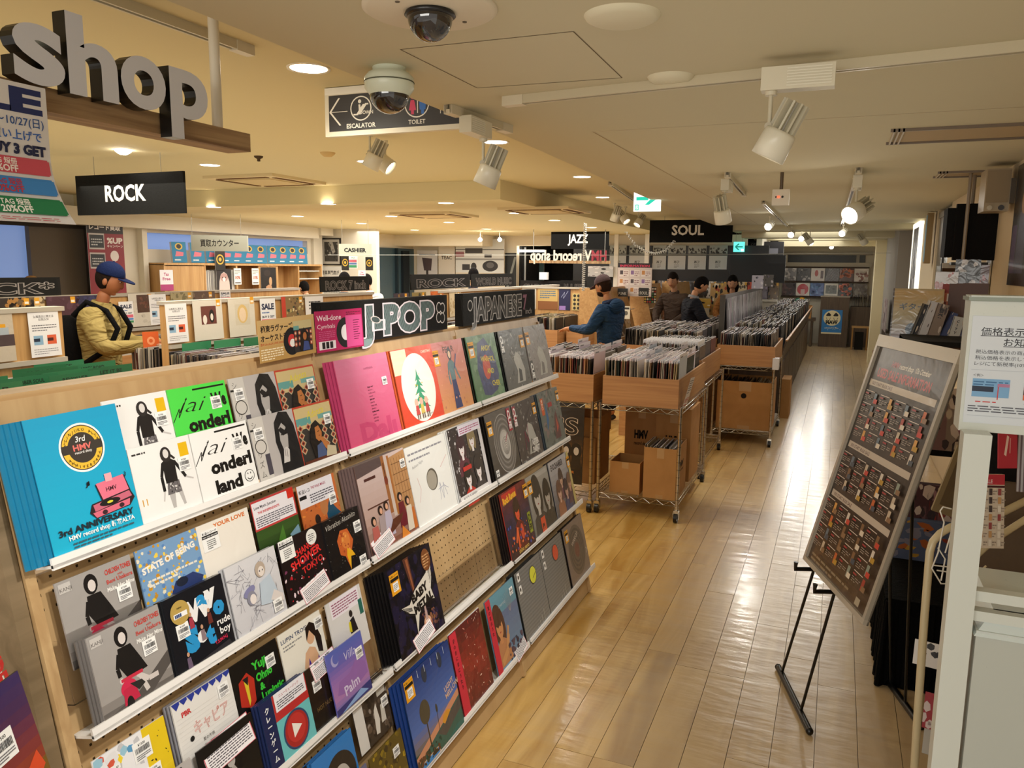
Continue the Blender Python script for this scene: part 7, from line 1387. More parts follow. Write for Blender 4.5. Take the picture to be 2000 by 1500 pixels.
# right wall: pillars, lit poster frame, lift door, speaker, screen
struct(MB().box(.62, 16.6, 0, .95, 17.1, CZ, H('e8dcb8')).obj('trim_5', [MATTE]))
struct(MB().box(.78, 13.0, 0, .95, 16.2, CZ, H('97918a')).obj('trim_6', [MATTE]))
pf_ = thing('lit_poster_frame', 'tall white lit frame of posters edge-on along the right wall', 'frame', (.90, 11.3, 0)); fm = MB()
fm.box(0, 0, 1.2, .05, .06, 2.42).box(0, .9, 1.2, .05, .96, 2.42).box(0, 0, 2.38, .05, .96, 2.43); fm.obj('frame', [POSTLIT], pf_)
a = Art(.84, 1.16, '8c8c90', .004); a.speck(60, ['2c2a2c', 'd8d8dc', '5c5458', '3c3c44'], .03, .1, 4); a.obj('poster', [PRINT], pf_, frame((.01, .9, 1.2), (0, -1, 0), (0, 0, 1)))
d2 = struct(MB().box(.97, 8.62, 0, 1.02, 9.75, 2.4).obj('door_2', [STEEL])); MB().box(.955, 8.60, 0, .99, 8.66, 2.42, H('2c2824')).box(.955, 9.12, 0, .985, 9.15, 2.4, H('2c2824')).box(.955, 8.62, 2.36, .99, 9.75, 2.42, H('8a8478')).obj('door_frame', [GLOSS], d2)
a0 = on(1828, 470, 0, .9); tag(MB().box(0, 0, 0, .06, .14, .55, H('9a825c')).box(-.003, .01, .02, 0, .13, .53, H('7fa0b0')).obj('wall_light_box', [MATTE], None, T((.86, 9.85, 1.88))), 'beige box sign with a pale blue face on the right pillar', 'sign')
o = dep(1860, 508, 5.3)
t = thing('television', 'large black flat screen seen from behind, hung from the ceiling at right', 'television', (o.x, o.y, 0))
MB().box(.0, 0, o.z, .30, .05, o.z+.375, H('060505')).box(-.05, .03, o.z+.02, .0, .25, o.z+.35, H('0b0a0a')).obj('body', [MATTE], t); MB().cyl((.06, -.02, 1.85), (.06, -.02, CZ), .012, n=10, col=H('8c7c68')).cyl((.10, .1, 2.2), (.10, .1, CZ), .012, n=10, col=H('8c7c68')).box(.0, .04, 1.84, .22, .14, 1.86, H('0c0b0b')).obj('hanger', [GLOSS], t)
p0 = (.78, 5.55, 2.16); t = thing('wall_speaker', 'cream box speaker mounted high on the right wall', 'speaker', p0)
MB().box(0, 0, 0, .13, .22, .25, H('a89474')).obj('cabinet', [GLOSS], t); MB().box(.005, -.006, .05, .125, 0, .24, H('9a866a')).obj('grille', [MATTE], t); MB().cyl((.03, -.01, .02), (.03, .0, .02), .014, n=14, col=H('c8bca4')).cyl((.09, -.012, .02), (.09, .0, .02), .016, n=14, col=H('2c2420')).obj('controls', [GLOSS], t); MB().box(.12, .08, .05, .17, .14, .2, H('7c6c58')).obj('wall_bracket', [GLOSS], t)
a = Art(.5, .7, '2c2620', .01); a.rect(.05, .05, .95, .95, '3a3430'); a.text('BIG', .9, .82, .12, 'c8c0b8', .02, al='r'); a.poly([(.3, .1), (.4, .6), (.7, .6), (.8, .1)], '5c5c74'); a.ell(.55, .68, .12, .1, 'b8906c', 16); a.rect(.05, .1, .3, .5, '6a5a80')
tag(a.obj('poster', [SLEEVE], None, frame((.94, 5.55, 1.72), (0, -1, 0), (0, 0, 1))), 'dark poster on the right wall above the notice stand', 'poster')
a = Art(.2, .65, 'd8cfbc', .004); a.para(.2, .5, .8, .9, 6, '6a6258', 3); a.rect(.1, .05, .45, .2, '7c9cb0'); a.rect(.55, .05, .9, .2, 'b8583c'); tag(a.obj('notice', [PRINT], None, frame((.94, 6.35, 1.40), (0, -1, 0), (0, 0, 1))), 'narrow cream notice with blue and red squares on the right wall', 'notice')
tag(MB().box(0, 0, 0, .25, .03, .62, H('4a3320')).box(0, -.004, .62, .25, .03, .655, H('c8c0b4')).obj('brown_panel', [MATTE], None, T((.68, 6.4, 1.2))), 'brown panel with a white top strip under the dark screen', 'panel')

# ================================================================== BLACK-CLOTH TABLE, BOOKS AND MAGAZINES (right)
t = thing('cloth_table', 'table covered with a black cloth to the floor behind the easel', 'table', (.26, 3.55, 0))
mb = MB(); mb.box(.02, .02, .0, .66, 1.6, .40, H('070707')); r = random.Random(4)
for k in range(34):
    y = .0+k*.047; mb.cyl((.02+r.uniform(-.012, .006), y, .005), (.025, y, .395), .014, .008, 6, H('080808'))
    if k < 14: x = .02+k*.047; mb.cyl((x, .02+r.uniform(-.012, .006), .005), (x, .025, .395), .014, .008, 6, H('080808'))
mb.obj('tablecloth', [CLOTH], t)
def bx(px, py, D, w, d, h, cols, lb, ct, nm, rz=0, seed=1, z=None):
    o = dep(px, py, D)
    if z is not None: o.z = z
    t = thing(nm, lb, ct, o, rz); a = Art(w, h, cols[0], .002); a.speck(30, cols, .04, .16, seed, asp=.5); MB().box(0, 0.001, 0, w, d, h, H(cols[0])).obj('body', [MATTE], t); a.obj('cover', [PRINT], t, Matrix.Rotation(pi/2, 4, 'X')); return t
bx(1742, 1118, 3.85, .34, .3, .20, ['5c6a8c', 'a8442c', '8c8ca0', 'c89c3c', '3c4870', 'b8642c'], 'colourful comic-print box on the black-cloth table', 'box', 'printed_box', 0, 3, z=.40)
bx(1748, 1058, 3.95, .34, .28, .09, ['5c3430', '8c5048', '3c2c34', '7c4038'], 'dark reddish box behind the comic-print box', 'box', 'printed_box', 0, 5, z=.605)
MB()
tag(MB().box(0, 0, 0, .12, .03, .32, H('a89874')).box(.02, -.002, .04, .10, 0, .28, H('7c6c50')).obj('book', [PRINT], None, T((.46, 3.9, .72)) @ Matrix.Rotation(.25, 4, 'Y')), 'cream book with dark vertical lettering between easel and white post', 'book')
t = thing('book_rack', 'black rack full of books and magazines behind the easel', 'rack', (.32, 4.15, 0))
MB().box(0, .1, .40, .6, .5, .45, H('101010')).box(0, .1, .9, .6, .5, .93, H('101010')).box(0, .05, 1.44, .6, .5, 1.465, H('141210')).box(0, .1, .4, .02, .5, 1.46, H('0c0c0c')).box(.58, .1, .4, .6, .5, 1.9, H('0c0c0c')).obj('shelves', [MATTE], t)
r = random.Random(8)
for k in range(16):
    c_ = r.choice(['8c5c60', 'a87c84', '5c3c44', 'c8b8a8', '3c3038', 'a83c30', '6c5a80']); z = .47 if k % 2 else .95; x = .34+.07*(k//2)
    a = Art(.18, .3, c_, .01); a.speck(10, [c_, 'd8c8c0', '3c2c30'], .05, .15, k); tag(a.obj('magazine', [PRINT], None, T((x, 4.15, z)) @ Matrix.Rotation(pi/2-.1, 4, 'X')), 'magazine in the dark rack behind the easel', 'magazine', 'magazines in the dark rack')
# top row: framed guitar sheet, books
a = Art(.25, .30, 'a88c4c', .02, '4a3420'); a.grad([(0, '8c8aa0'), (.5, 'a89868'), (1, 'b8903c')], 12, .03, .03, .97, .97); a.text('ギターが', .5, .62, .13, '1c3448', .02, al='c', fit=.7); a.ell(.42, .25, .12, .12, '3a5470', 16); a.rect(.0, .0, .03, 1, '3a2818')
tag(a.obj('framed_poster', [SLEEVE], None, frame(dep(1736, 668, 4.35), (1, -.1, 0), (.16, .1, 1))), 'framed tan guitar poster with Japanese lettering above the easel', 'poster')
def book(px, py, D, w, d, h, c1, lb, tilt=.12, title=None, tc='f0e8e0', seed=2):
    o = dep(px, py, D); t = thing('book', lb, 'book', M=T(tuple(o)) @ Matrix.Rotation(tilt, 4, 'Y'))
    MB().box(.002, .002, .002, w-.002, d, h-.003, H('d8d2c8')).obj('pages', [MATTE], t); a = Art(w, h, c1, .002); a.speck(8, [c1, 'c8b8a8', '4a3c3c'], .04, .12, seed)
    if title:
        for i, chh in enumerate(title[:6]): a.text(chh, .5, .78-.14*i, min(.13, w*3.2), tc, .03, al='c')
    c_ = a.obj('cover', [PRINT], t, Matrix.Rotation(pi/2, 4, 'X')); MB().box(-.002, 0, 0, .002, d, h, H(c1)).obj('side_cover', [PRINT], t)
for k, (px, py, w, h, c_, lb, ti, tl) in enumerate(((1778, 664, .035, .20, '1c1c22', 'thin black book right of the guitar poster', None, .28), (1790, 662, .05, .21, 'c8c4c4', 'white book right of the guitar poster', None, .25), (1808, 664, .055, .20, '8c7868', 'brown-grey book in the middle of the top book row', '音楽', .22), (1830, 668, .03, .17, '34406c', 'navy book leaning below the orange ones', None, .35), (1848, 668, .05, .14, 'c8c4bc', 'short white book lettered CITY at the right of the row', 'CITY', .2), (1868, 672, .04, .13, '7c7c90', 'short grey-violet book beside the white post', None, .3))):
    book(px, py, 4.15-.02*k, w, .12, h, c_, lb, tl, ti, '2c2c34' if k in (4, 2) else 'f0e8e0', k)
for k in range(4):
    a = Art(.12, .24, 'b8623c' if k == 0 else '5c4038', .012); 
    if k == 0: a.rect(0, .8, 1, 1, '8c2c24'); a.text('BK', .5, .62, .22, 'e0d0c0', .05, al='c'); a.speck(14, ['a85c34', '6c3424', 'c88c5c'], .06, .14, 3, (0, 0, 1, .6))
    tag(a.obj('book', [PRINT], None, frame(dep(1833+k*13, 640, 4.3-.03*k), (.95, -.3, 0), (.18, 0, 1))), ('front orange-red book lettered BK above the easel' if k == 0 else 'dark copy stacked behind the orange-red book'), 'book', 'orange-red books above the easel')
for k, (px, py, w, h, c1, c2, lb) in enumerate(((1822, 596, .10, .19, 'b8b4b4', 'a8442c', 'shiny bagged leaflet left of the dark screen base'), (1842, 590, .09, .17, '2c2426', '8c8080', 'black bagged book under the dark screen'), (1862, 562, .11, .16, '141214', 'd8d4d4', 'black and silver bagged disc under the screen'), (1880, 600, .1, .24, '5c1c1c', 'a82c30', 'dark red bagged books under the screen'), (1850, 600, .12, .1, '100e0e', '1c1818', 'small black box below the bagged discs'))):
    a = Art(w*1.25, h*1.1, c1, .02); a.speck(14, [c1, c2], .05, .16, k+4); tag(a.obj('bagged_goods', [SLEEVE], None, frame(dep(px, py, 4.9), (1, -.15, 0), (.3, 0, 1))), lb, 'goods')

# ---- easel with the used-sale board
t = thing('easel', 'black metal easel holding the sale board', 'easel', (0, 0, 0))
f1 = on(1520, 1303, 2, .015); f2 = on(1581, 1428, 2, .015); g1 = on(1725, 1318, 2, .015); g2 = on(1800, 1420, 2, .015)
MB().cyl(f1, f2, .014, n=14, col=H('0c0c0c')).sphere(tuple(f1), .015, H('0c0c0c')).sphere(tuple(f2), .015, H('0c0c0c')).obj('front_foot', [GLOSS], t)
MB().cyl(g1, g2, .014, n=14, col=H('0c0c0c')).obj('rear_foot', [GLOSS], t)
BL = Vector((-.05, 3.27, .63)); u_ = Vector((cos(-1.21), sin(-1.21), 0)); n_ = Vector((sin(-1.21), -cos(-1.21), 0)); v_ = Vector((0, 0, 1))*cos(.25)-n_*sin(.25)
for k in (.12, .62):
    foot = f1.lerp(f2, .12 if k < .3 else .74); hook = BL+u_*(.06+.22*(k > .3))+n_*.01-v_*.02; top = hook+v_*.86-n_*.05
    MB().tube([foot, hook-n_*.03], .006, 8, H('0c0c0c')).tube([hook-n_*.03, top], .006, 8, H('0c0c0c')).tube([hook-n_*.03, hook+n_*.045, hook+n_*.05+v_*.03], .009, 8, H('0c0c0c')).obj('front_leg', [GLOSS], t)
    MB().tube([g1.lerp(g2, .2 if k < .3 else .6), top], .006, 8, H('0c0c0c')).obj('rear_leg', [GLOSS], t)
BW, BH = .594, .952
fM = frame(BL+n_*.006, u_, v_); t = thing('sale_board', 'framed dark poster headed USED SALE INFORMATION on the black easel', 'notice board', M=fM)
MB().box(0, 0, -.012, BW, .018, .006, H('b4ab9c')).box(0, BH-.045, -.012, BW, BH, .006, H('bdb4a2')).box(0, .018, -.012, .016, BH-.045, .006, H('b4ab9c')).box(BW-.016, .018, -.012, BW, BH-.045, .006, H('aaa192')).box(0, 0, -.014, BW, BH, -.008, H('5c5448')).obj('frame', [GLOSS], t)
pw, ph_ = BW-.03, BH-.062
a = Art(pw, ph_, '33281f', .001); a.grad([(0, '5a4430'), (.25, '2c2018'), (1, '3a3026')], 16, noise=.12)
a.text('HMV', .26, .93, .032, 'a02c30', .03); a.text('record shop  10s October', .37, .93, .032, 'e4dccc', .015, sh=.25, fit=.4); a.text('USED SALE INFORMATION', .1, .875, .055, 'b8302c', .03, fit=.72)
rb = random.Random(6)
for v in (.83, .545, .315): a.rect(.03, v, .93, v+.028, 'c4b8a8'); a.text('10/3 START BULK SALE', .07, v+.006, .02, '5c3c38', .02, fit=.3)
for (v0, rows) in ((.59, 4), (.36, 3), (.07, 4)):
    rows_h = (.22/4 if rows == 4 else .165/3) if v0 != .07 else .06
    for j in range(rows):
        for i in range(4):
            u = .04+.225*i; v = v0+j*rows_h
            if v+rows_h > .83: continue
            a.line([(u, v+rows_h*.93), (u+.13, v+rows_h*.93)], .003, 'd8ccc0'); c_ = rb.choice(['c8622c', 'd8a04c', '8c9a8c', 'c8b8a0', '5c7080', 'a83c2c', '7c5c3c', 'd8cfc0']); c2_ = rb.choice(['e0d4c0', 'b8902c', '3c4c5c', 'c83c2c', '8c6c4c'])
            a.rect(u+.14, v+rows_h*.1, u+.175, v+rows_h*.88, c_); a.rect(u+.15, v+rows_h*.1, u+.2, v+rows_h*.45, c2_)
            a.rect(u, v+rows_h*.66, u+.05, v+rows_h*.78, 'a02c34'); a.para(u, v+rows_h*.2, u+.12, v+rows_h*.62, 3, '9c9084', i+j, .4)
a.para(.1, .02, .75, .06, 2, '8c7c64', 5); a.rect(.86, .02, .92, .05, 'b0a48c')
a.obj('poster', [vcmat('poster_gloss', .42, coat=.3, bump=.1, nscale=30)], t, T((.015, .016, -.006)))

# ---- white notice stand, wire rack and plastic bin at the right edge
t = thing('notice_stand', 'white steel stand with a box sign at the right picture edge', 'stand', (.233, 1.60, 0))
WH = H('cfd4cc')
B0 = dep(1885, 590, 1.6); 
MB().box(.0, .10, 1.495, .36, .17, 1.755, WH).box(-.004, .094, 1.745, .364, .174, 1.752, H('8a9488')).obj('sign_box', [GLOSS], t)
MB().box(.002, .04, 0, .048, .088, 1.50, WH).obj('post', [GLOSS], t); MB().box(.048, .05, 1.175, .6, .075, 1.195, WH).box(.048, .05, 1.135, .6, .075, 1.155, WH).obj('cross_bar', [GLOSS], t)
a = Art(.285, .205, 'd3dae0', .001); a.text('価格表示に関する', .055, .83, .08, '22242c', .006, fit=.50); a.rect(.055, .815, .555, .822, '22242c'); a.text('お知らせ', .19, .735, .08, '22242c', .006, fit=.25); a.rect(.19, .722, .44, .728, '22242c')
for i, s_ in enumerate(('税込価格表示の商品は、旧税率8%にて表示', '税込価格を表示している場合がございます', 'レジにて新税率(10%)で精算させて頂きます')): a.text(s_, .035, .655-.055*i, .042, '2c2e38', .0, fit=.64)
a.rect(.02, .50, .98, .504, 'b4bcc4'); a.text('＜例＞', .035, .44, .03, '3c3e48'); a.rect(.035, .25, .25, .42, '78a8d0'); a.rect(.035, .30, .16, .35, '1c2a40'); a.para(.04, .36, .24, .41, 2, '3c6c98', 2); a.rect(.18, .35, .25, .38, 'b07898'); a.rect(.183, .23, .189, .35, 'c84040'); a.rect(.33, .24, .55, .41, 'd05c28'); a.rect(.33, .29, .47, .34, '3c1c10'); a.para(.06, .20, .26, .222, 1, 'c84040', 3); a.para(.34, .20, .5, .222, 1, '4060a0', 3); a.para(.02, .11, .9, .18, 3, '4c4e58', 3, .4); a.rect(.02, .07, .98, .074, 'b4bcc4')
a.obj('notice_sheet', [PRINT], t, frame((.006, .0985, 1.512), (1, 0, 0), (0, 0, 1)))
t = thing('plastic_bin', 'white plastic bin at the lower right corner', 'bin', (.288, 1.64, 0))
MB().prism([(0, 0), (.4, 0), (.4, .3), (0, .3)], 0, 1.11, H('b9beb6')).prism([(0.0, .0), (.4, 0), (.4, .3), (0, .3)], 1.11, 1.12, H('c8d0cc')).obj('body', [GLOSS], t)
rim = MB(); rim.add([(-.004, -.004, 1.11), (.404, -.004, 1.11), (.404, .304, 1.11), (-.004, .304, 1.11), (.03, .03, 1.155), (.37, .03, 1.155), (.37, .27, 1.155), (.03, .27, 1.155)], [(0, 1, 5, 4), (1, 2, 6, 5), (2, 3, 7, 6), (3, 0, 4, 7), (4, 5, 6, 7)], H('ccd6d4')); rim.obj('rim', [GLOSS], t)
MB().box(.09, -.002, 1.066, .3, 0, 1.069, H('20221f')).obj('slot', [MATTE], t)
t = thing('wire_rack', 'cream tube and wire leaflet rack behind the white post', 'rack', (0, 0, 0))
Q = lambda px, py, D: tuple(dep(px, py, D))
CR = H('c9b994')
a1 = dep(1786, 1500, 2.1)
MB().tube([(a1.x, a1.y, 0), Q(1786, 1500, 2.1), Q(1792, 1400, 2.1), Q(1806, 1200, 2.1), Q(1816, 1078, 2.1), Q(1822, 1058, 2.1), Q(1836, 1042, 2.1), Q(1856, 1030, 2.1), Q(1960, 1000, 2.12), Q(2020, 970, 2.2)], .0105, 10, CR).obj('side_tube', [GLOSS], t)
MB().tube([(.62, 2.3, 0), (.62, 2.3, 1.2), (.60, 2.2, 1.28)], .0105, 10, CR).obj('side_tube', [GLOSS], t)
MB().tube([Q(1890, 1100, 1.95), Q(1935, 1058, 2.0), Q(2010, 1010, 2.05)], .009, 10, CR).obj('cross_tube', [GLOSS], t)
wr_ = MB()
for pts in ([(1900, 1175), (2005, 1182)], [(1900, 1192), (2005, 1200)], [(1916, 1120), (1914, 1230)], [(1925, 1120), (1922, 1230)], [(1968, 1120), (1966, 1225)], [(1976, 1120), (1972, 1225)], [(1886, 1145), (1926, 1105)]): wr_.tube([Q(*p, 2.0) for p in pts], .0025, 6, CR)
for pts in ([(1842, 990), (1836, 998), (1844, 1020), (1832, 1080), (1820, 1110), (1838, 1140), (1850, 1140)], [(1842, 990), (1858, 994)], [(1822, 1104), (1860, 1108)], [(1830, 1114), (1858, 1118)], [(1832, 1070), (1846, 1092), (1838, 1134)], [(1846, 1080), (1858, 1040)]): wr_.tube([Q(*p, 2.05) for p in pts], .002, 6, H('dcd8cc'))
wr_.obj('wire_basket', [GLOSS], t)
for k, (px, py, D, w, h, c1, cols, lb, tl) in enumerate(((1893, 1070, 1.95, .085, .185, 'c8b8a4', ['8c3c3c', '3c3030', 'b88c5c', 'd8ccbc'], 'red and white catalogue with rows of little pictures', -.38), (1950, 915, 1.98, .05, .11, 'a82434', ['a82434'], 'red leaflet standing at the back of the rack', -.5), (1985, 960, 2.0, .06, .15, '5c4c50', ['8c8c90', 'a8a4a8'], 'grey magazines at the right picture edge', -.1), (1782, 1250+45, 2.25, .1, .07, 'd8d4d0', ['2c2a2c'], 'white leaflet low in the wire rack', .5), (1800, 1420, 2.2, .07, .1, 'a02c38', ['a02c38', 'd8c8c8'], 'red leaflet low in the wire rack', .3), (1800, 1470, 2.2, .09, .1, 'b8b4ac', ['b8b4ac', '6c6a68'], 'pale magazines at the foot of the wire rack', .2))):
    a = Art(w, h, c1, .012 if k == 0 else .004)
    if k == 0:
        a.rect(0, .86, 1, 1, 'a82030'); a.rect(0, .82, 1, .85, '3c1014'); a.text('USED SALE', .05, .88, .07, 'd8c0c0', .02, fit=.6)
        for i in range(4):
            for j in range(7): a.rect(.04+.25*i, .03+.115*j, .13+.25*i, .12+.115*j, rnd.choice(cols)); a.para(.15+.25*i, .04+.115*j, .26+.25*i, .11+.115*j, 2, '8c7c70', j)
    elif k == 1: a.line([(.35, .3), (.5, .75)], .12, 'd8b8a8'); a.line([(.6, .35), (.62, .7)], .05, 'c88c84')
    elif k == 2:
        for i in range(5): a.rect(.15*i, 0, .15*i+.08, 1, 'a8a4a8')
    else: a.speck(5, cols, .08, .2, k)
    tag(a.obj('leaflet', [PRINT], None, frame(dep(px, py, D), (1, tl*-1 if k < 3 else -.2, 0), (.1, .2, 1))), lb, 'leaflet')
tag(MB().box(0, 0, 0, .5, .02, 1.1, H('5c4c3c')).box(.17, -.003, 0, .19, 0, 1.1, H('0c0a08')).obj('brown_panel', [MATTE], None, T((.40, 2.55, .1))), 'brown panel behind the wire rack at the right edge', 'panel')
tag(MB().box(0, 0, 0, .5, .3, .9, H('0c0a0a')).obj('dark_cabinet', [MATTE], None, T((.42, 2.7, .5))), 'dark cabinet behind the leaflets at the right edge', 'cabinet')

# phone cord hanging in front of the rear shop
def coil(pts, r, n, rad=.005, lb=''):
    P_ = [Vector(p) for p in pts]; out = []; seg = len(P_)-1; steps = n*7
    for i in range(steps+1):
        t_ = i/steps*seg; k = min(int(t_), seg-1); p = P_[k].lerp(P_[k+1], t_-k); d = (P_[k+1]-P_[k]).normalized(); a_ = d.orthogonal().normalized(); b_ = d.cross(a_); q = 2*pi*i/7
        out.append(p+a_*r*cos(q)+b_*r*sin(q))
    return tag(MB().tube(out, rad, 4, H('dcdcd8')).obj('coiled_cord', [GLOSS]), lb, 'cord')
coil([Q(1143, 436, 9), Q(1141, 500, 9), Q(1139, 568, 9)], .016, 36, lb='white coiled cord hanging straight down in front of the JAZZ sign')
coil([Q(1222, 452, 9.5), Q(1240, 478, 9.5), Q(1262, 492, 9.5), Q(1280, 496, 9.5), Q(1300, 490, 9.5), Q(1318, 470, 9.5)], .014, 26, lb='white coiled cord looping below the SOUL sign')

# ================================================================== PEOPLE
def skin(joints, edges, root, sub=2):
    names = list(joints); me = bpy.data.meshes.new('s'); bm = bmesh.new(); L = bm.verts.layers.skin.verify(); vs = {}
    for n in names:
        p, r = joints[n]; v = bm.verts.new(p); v[L].radius = (r, r) if not hasattr(r, '__len__') else r; vs[n] = v; v[L].use_root = (n == root)
    for a, b in edges: bm.edges.new((vs[a], vs[b]))
    bm.to_mesh(me); bm.free()
    o = bpy.data.objects.new('s', me); COL.objects.link(o); m1 = o.modifiers.new('k', 'SKIN'); m1.use_smooth_shade = True; m2 = o.modifiers.new('u', 'SUBSURF'); m2.levels = sub; m2.render_levels = sub
    bpy.context.view_layer.update(); ev = o.evaluated_get(bpy.context.evaluated_depsgraph_get()); q = ev.to_mesh(); v = [tuple(x.co) for x in q.vertices]; f = [tuple(x.vertices) for x in q.polygons]; ev.to_mesh_clear()
    bpy.data.objects.remove(o); bpy.data.meshes.remove(me); return v, f
def person(loc, rz, label, top, legs, skinc, hair, height=1.72, cap=None, pitch=.35, beard=False, hands=(.42, .98, .12), hood=False, pack=False, longhair=False, collar=None, coat=0.):
    """standing and browsing: local +Y is the way the person faces"""
    k = height/1.72; t = thing('person', label, 'person', loc, rz)
    SK = H(skinc); J = {}
    sh = 1.42; hy, hz, hx = hands
    J['pel'] = ((0, 0, .95), .10); J['waist'] = ((0, .0, 1.08), .10); J['chest'] = ((0, .02, 1.26), (.10, .08)); J['neck0'] = ((0, .0, 1.41), .05); J['neck'] = ((0, .03, 1.50), .052); J['head'] = ((0, .05, 1.56), .05)
    E_ = [('pel', 'waist'), ('waist', 'chest'), ('chest', 'neck0'), ('neck0', 'neck'), ('neck', 'head')]
    for s, n in ((-1, 'l'), (1, 'r')):
        ex, ey, ez = s*.25, .10, 1.12
        J['sh'+n] = ((s*.165, -.01, 1.36), .045); J['el'+n] = ((ex, ey, ez), .042); J['wr'+n] = ((s*hx, hy, hz+.02), .027); J['pa'+n] = ((s*hx*.9, hy+.07, hz), .03)
        E_ += [('chest', 'sh'+n), ('sh'+n, 'el'+n), ('el'+n, 'wr'+n), ('wr'+n, 'pa'+n)]
        for i in range(4):
            fx = s*hx*.9+(i-1.5)*.019; ln = (.032, .038, .036, .028)[i]
            J[f'f{i}{n}'] = ((fx, hy+.11, hz-.004), .0095); J[f'g{i}{n}'] = ((fx, hy+.11+ln, hz-.022), .008); J[f'h{i}{n}'] = ((fx, hy+.115+ln*1.3, hz-.045), .0065)
            E_ += [('pa'+n, f'f{i}{n}'), (f'f{i}{n}', f'g{i}{n}'), (f'g{i}{n}', f'h{i}{n}')]
        J['t0'+n] = ((s*hx*.9-s*.035, hy+.05, hz-.01), .011); J['t1'+n] = ((s*hx*.9-s*.05, hy+.085, hz-.02), .009); E_ += [('wr'+n, 't0'+n), ('t0'+n, 't1'+n)]
        J['hip'+n] = ((s*.095, 0, .88), .085); J['kn'+n] = ((s*.10, .02, .49), .06); J['an'+n] = ((s*.10, -.02, .09), .042); J['toe'+n] = ((s*.11, .13, .035), .035)
        E_ += [('pel', 'hip'+n), ('hip'+n, 'kn'+n), ('kn'+n, 'an'+n), ('an'+n, 'toe'+n)]
    v, f = skin(J, E_, 'pel'); body = MB(); body.add(v, f, SK, smooth=True)
    HM = T((0, .055, 1.545)) @ Matrix.Rotation(-pitch, 4, 'X')
    def face(p):
        x, y, z = p; q = list(p)
        if z < 0: q[0] = x*(1-.28*z*z); q[1] = y*(1-.12*z*z)
        if y > .6 and abs(x) < .22 and -.35 < z < .12: q[1] = y+.16*(1-abs(x)/.22)*(1-abs(z+.2)/.35 if abs(z+.2) < .35 else 0)
        if y > .4 and z < -.75: q[1] = y+.1
        if y > .5 and .1 < z < .3: q[1] = y+.03
        return q
    body.sphere((0, .01, .10), (.076, .096, .122), SK, n=36, m=26, M=HM, fn=face)
    for s in (-1, 1): body.sphere((s*.078, 0.0, .09), (.012, .02, .032), SK, n=10, m=8, M=HM)
    b_ = body.obj('body', [plainskin], t)
    MB().box(-.022, .101, .055, .022, .106, .061, H('8c4238'), M=HM).obj('mouth', [MATTE], t)
    ey = MB()
    for s in (-1, 1): ey.sphere((s*.03, .092, .112), (.012, .008, .006), H('e8e0d8'), n=10, m=6, M=HM); ey.sphere((s*.03, .098, .111), (.006, .005, .0055), H('140c08'), n=8, m=6, M=HM); ey.box(s*.03-.016, .092, .130, s*.03+.016, .1, .136, H(hair), M=HM)
    ey.obj('eyes', [GLOSS], t)
    # clothes: the same skeleton, a little fuller
    C_ = {n: J[n] for n in ('pel', 'waist', 'chest', 'neck0', 'shl', 'ell', 'wrl', 'shr', 'elr', 'wrr')}
    g_ = 1.18
    C_ = {n: (p, tuple(x*g_+.018 for x in (r if hasattr(r, '__len__') else (r, r)))) for n, (p, r) in C_.items()}
    C_['pel'] = ((0, 0, .90-coat), .155); C_['waist'] = ((0, -.01, 1.08), .150); C_['chest'] = ((0, 0, 1.27), (.20, .155)); C_['neck0'] = ((0, .0, 1.42), .085)
    for n in 'lr': s = -1 if n == 'l' else 1; C_['el'+n] = (J['el'+n][0], .072); C_['sh'+n] = ((s*.175, -.01, 1.36), .098); C_['wr'+n] = (J['wr'+n][0], .042); C_['fo'+n] = (tuple(Vector(J['el'+n][0]).lerp(Vector(J['wr'+n][0]), .5)), .055)
    v, f = skin(C_, [('pel', 'waist'), ('waist', 'chest'), ('chest', 'neck0'), ('chest', 'shl'), ('shl', 'ell'), ('ell', 'fol'), ('fol', 'wrl'), ('chest', 'shr'), ('shr', 'elr'), ('elr', 'for'), ('for', 'wrr')], 'pel')
    jk = MB(); jk.add(v, f, H(top), smooth=True)
    jk.lathe([(.082, 0), (.074, .035), (.066, .04), (.07, 0)], 20, H(collar or top), M=T((0, .01, 1.435)) @ Matrix.Rotation(-.25, 4, 'X'))
    jk.obj('jacket', [FOLDS], t)
    C_ = {'p': ((0, 0, .92), .125)}
    Ed = []
    for n in 'lr': s = -1 if n == 'l' else 1; C_['h'+n] = ((s*.09, 0, .84), .105); C_['k'+n] = ((s*.10, .02, .49), .078); C_['a'+n] = ((s*.10, -.015, .10), .062); Ed += [('p', 'h'+n), ('h'+n, 'k'+n), ('k'+n, 'a'+n)]
    v, f = skin(C_, Ed, 'p'); MB().add(v, f, H(legs), smooth=True).obj('trousers', [CLOTH], t)
    for s in (-1, 1): MB().sphere((s*.105, .06, .045), (.05, .135, .05), H('1a1816'), n=16, m=10).obj('shoe', [GLOSS], t)
    HR = H(hair)
    def cut(p): 
        q = list(p)
        if q[1] > .25 and q[2] < .30: q[2] = max(q[2], .30); q[1] = min(q[1], .9)
        return q
    h_ = MB().sphere((0, -.004, .118), (.086, .104, .116), HR, n=28, m=20, M=HM, fn=cut)
    if longhair: h_.sphere((0, -.05, .02), (.10, .07, .20), HR, n=20, m=14, M=HM)
    if not (cap and False): h_.obj('hair', [CLOTH], t)
    if beard: MB().sphere((0, .04, .035), (.06, .068, .05), HR, n=18, m=12, M=HM).obj('beard', [CLOTH], t)
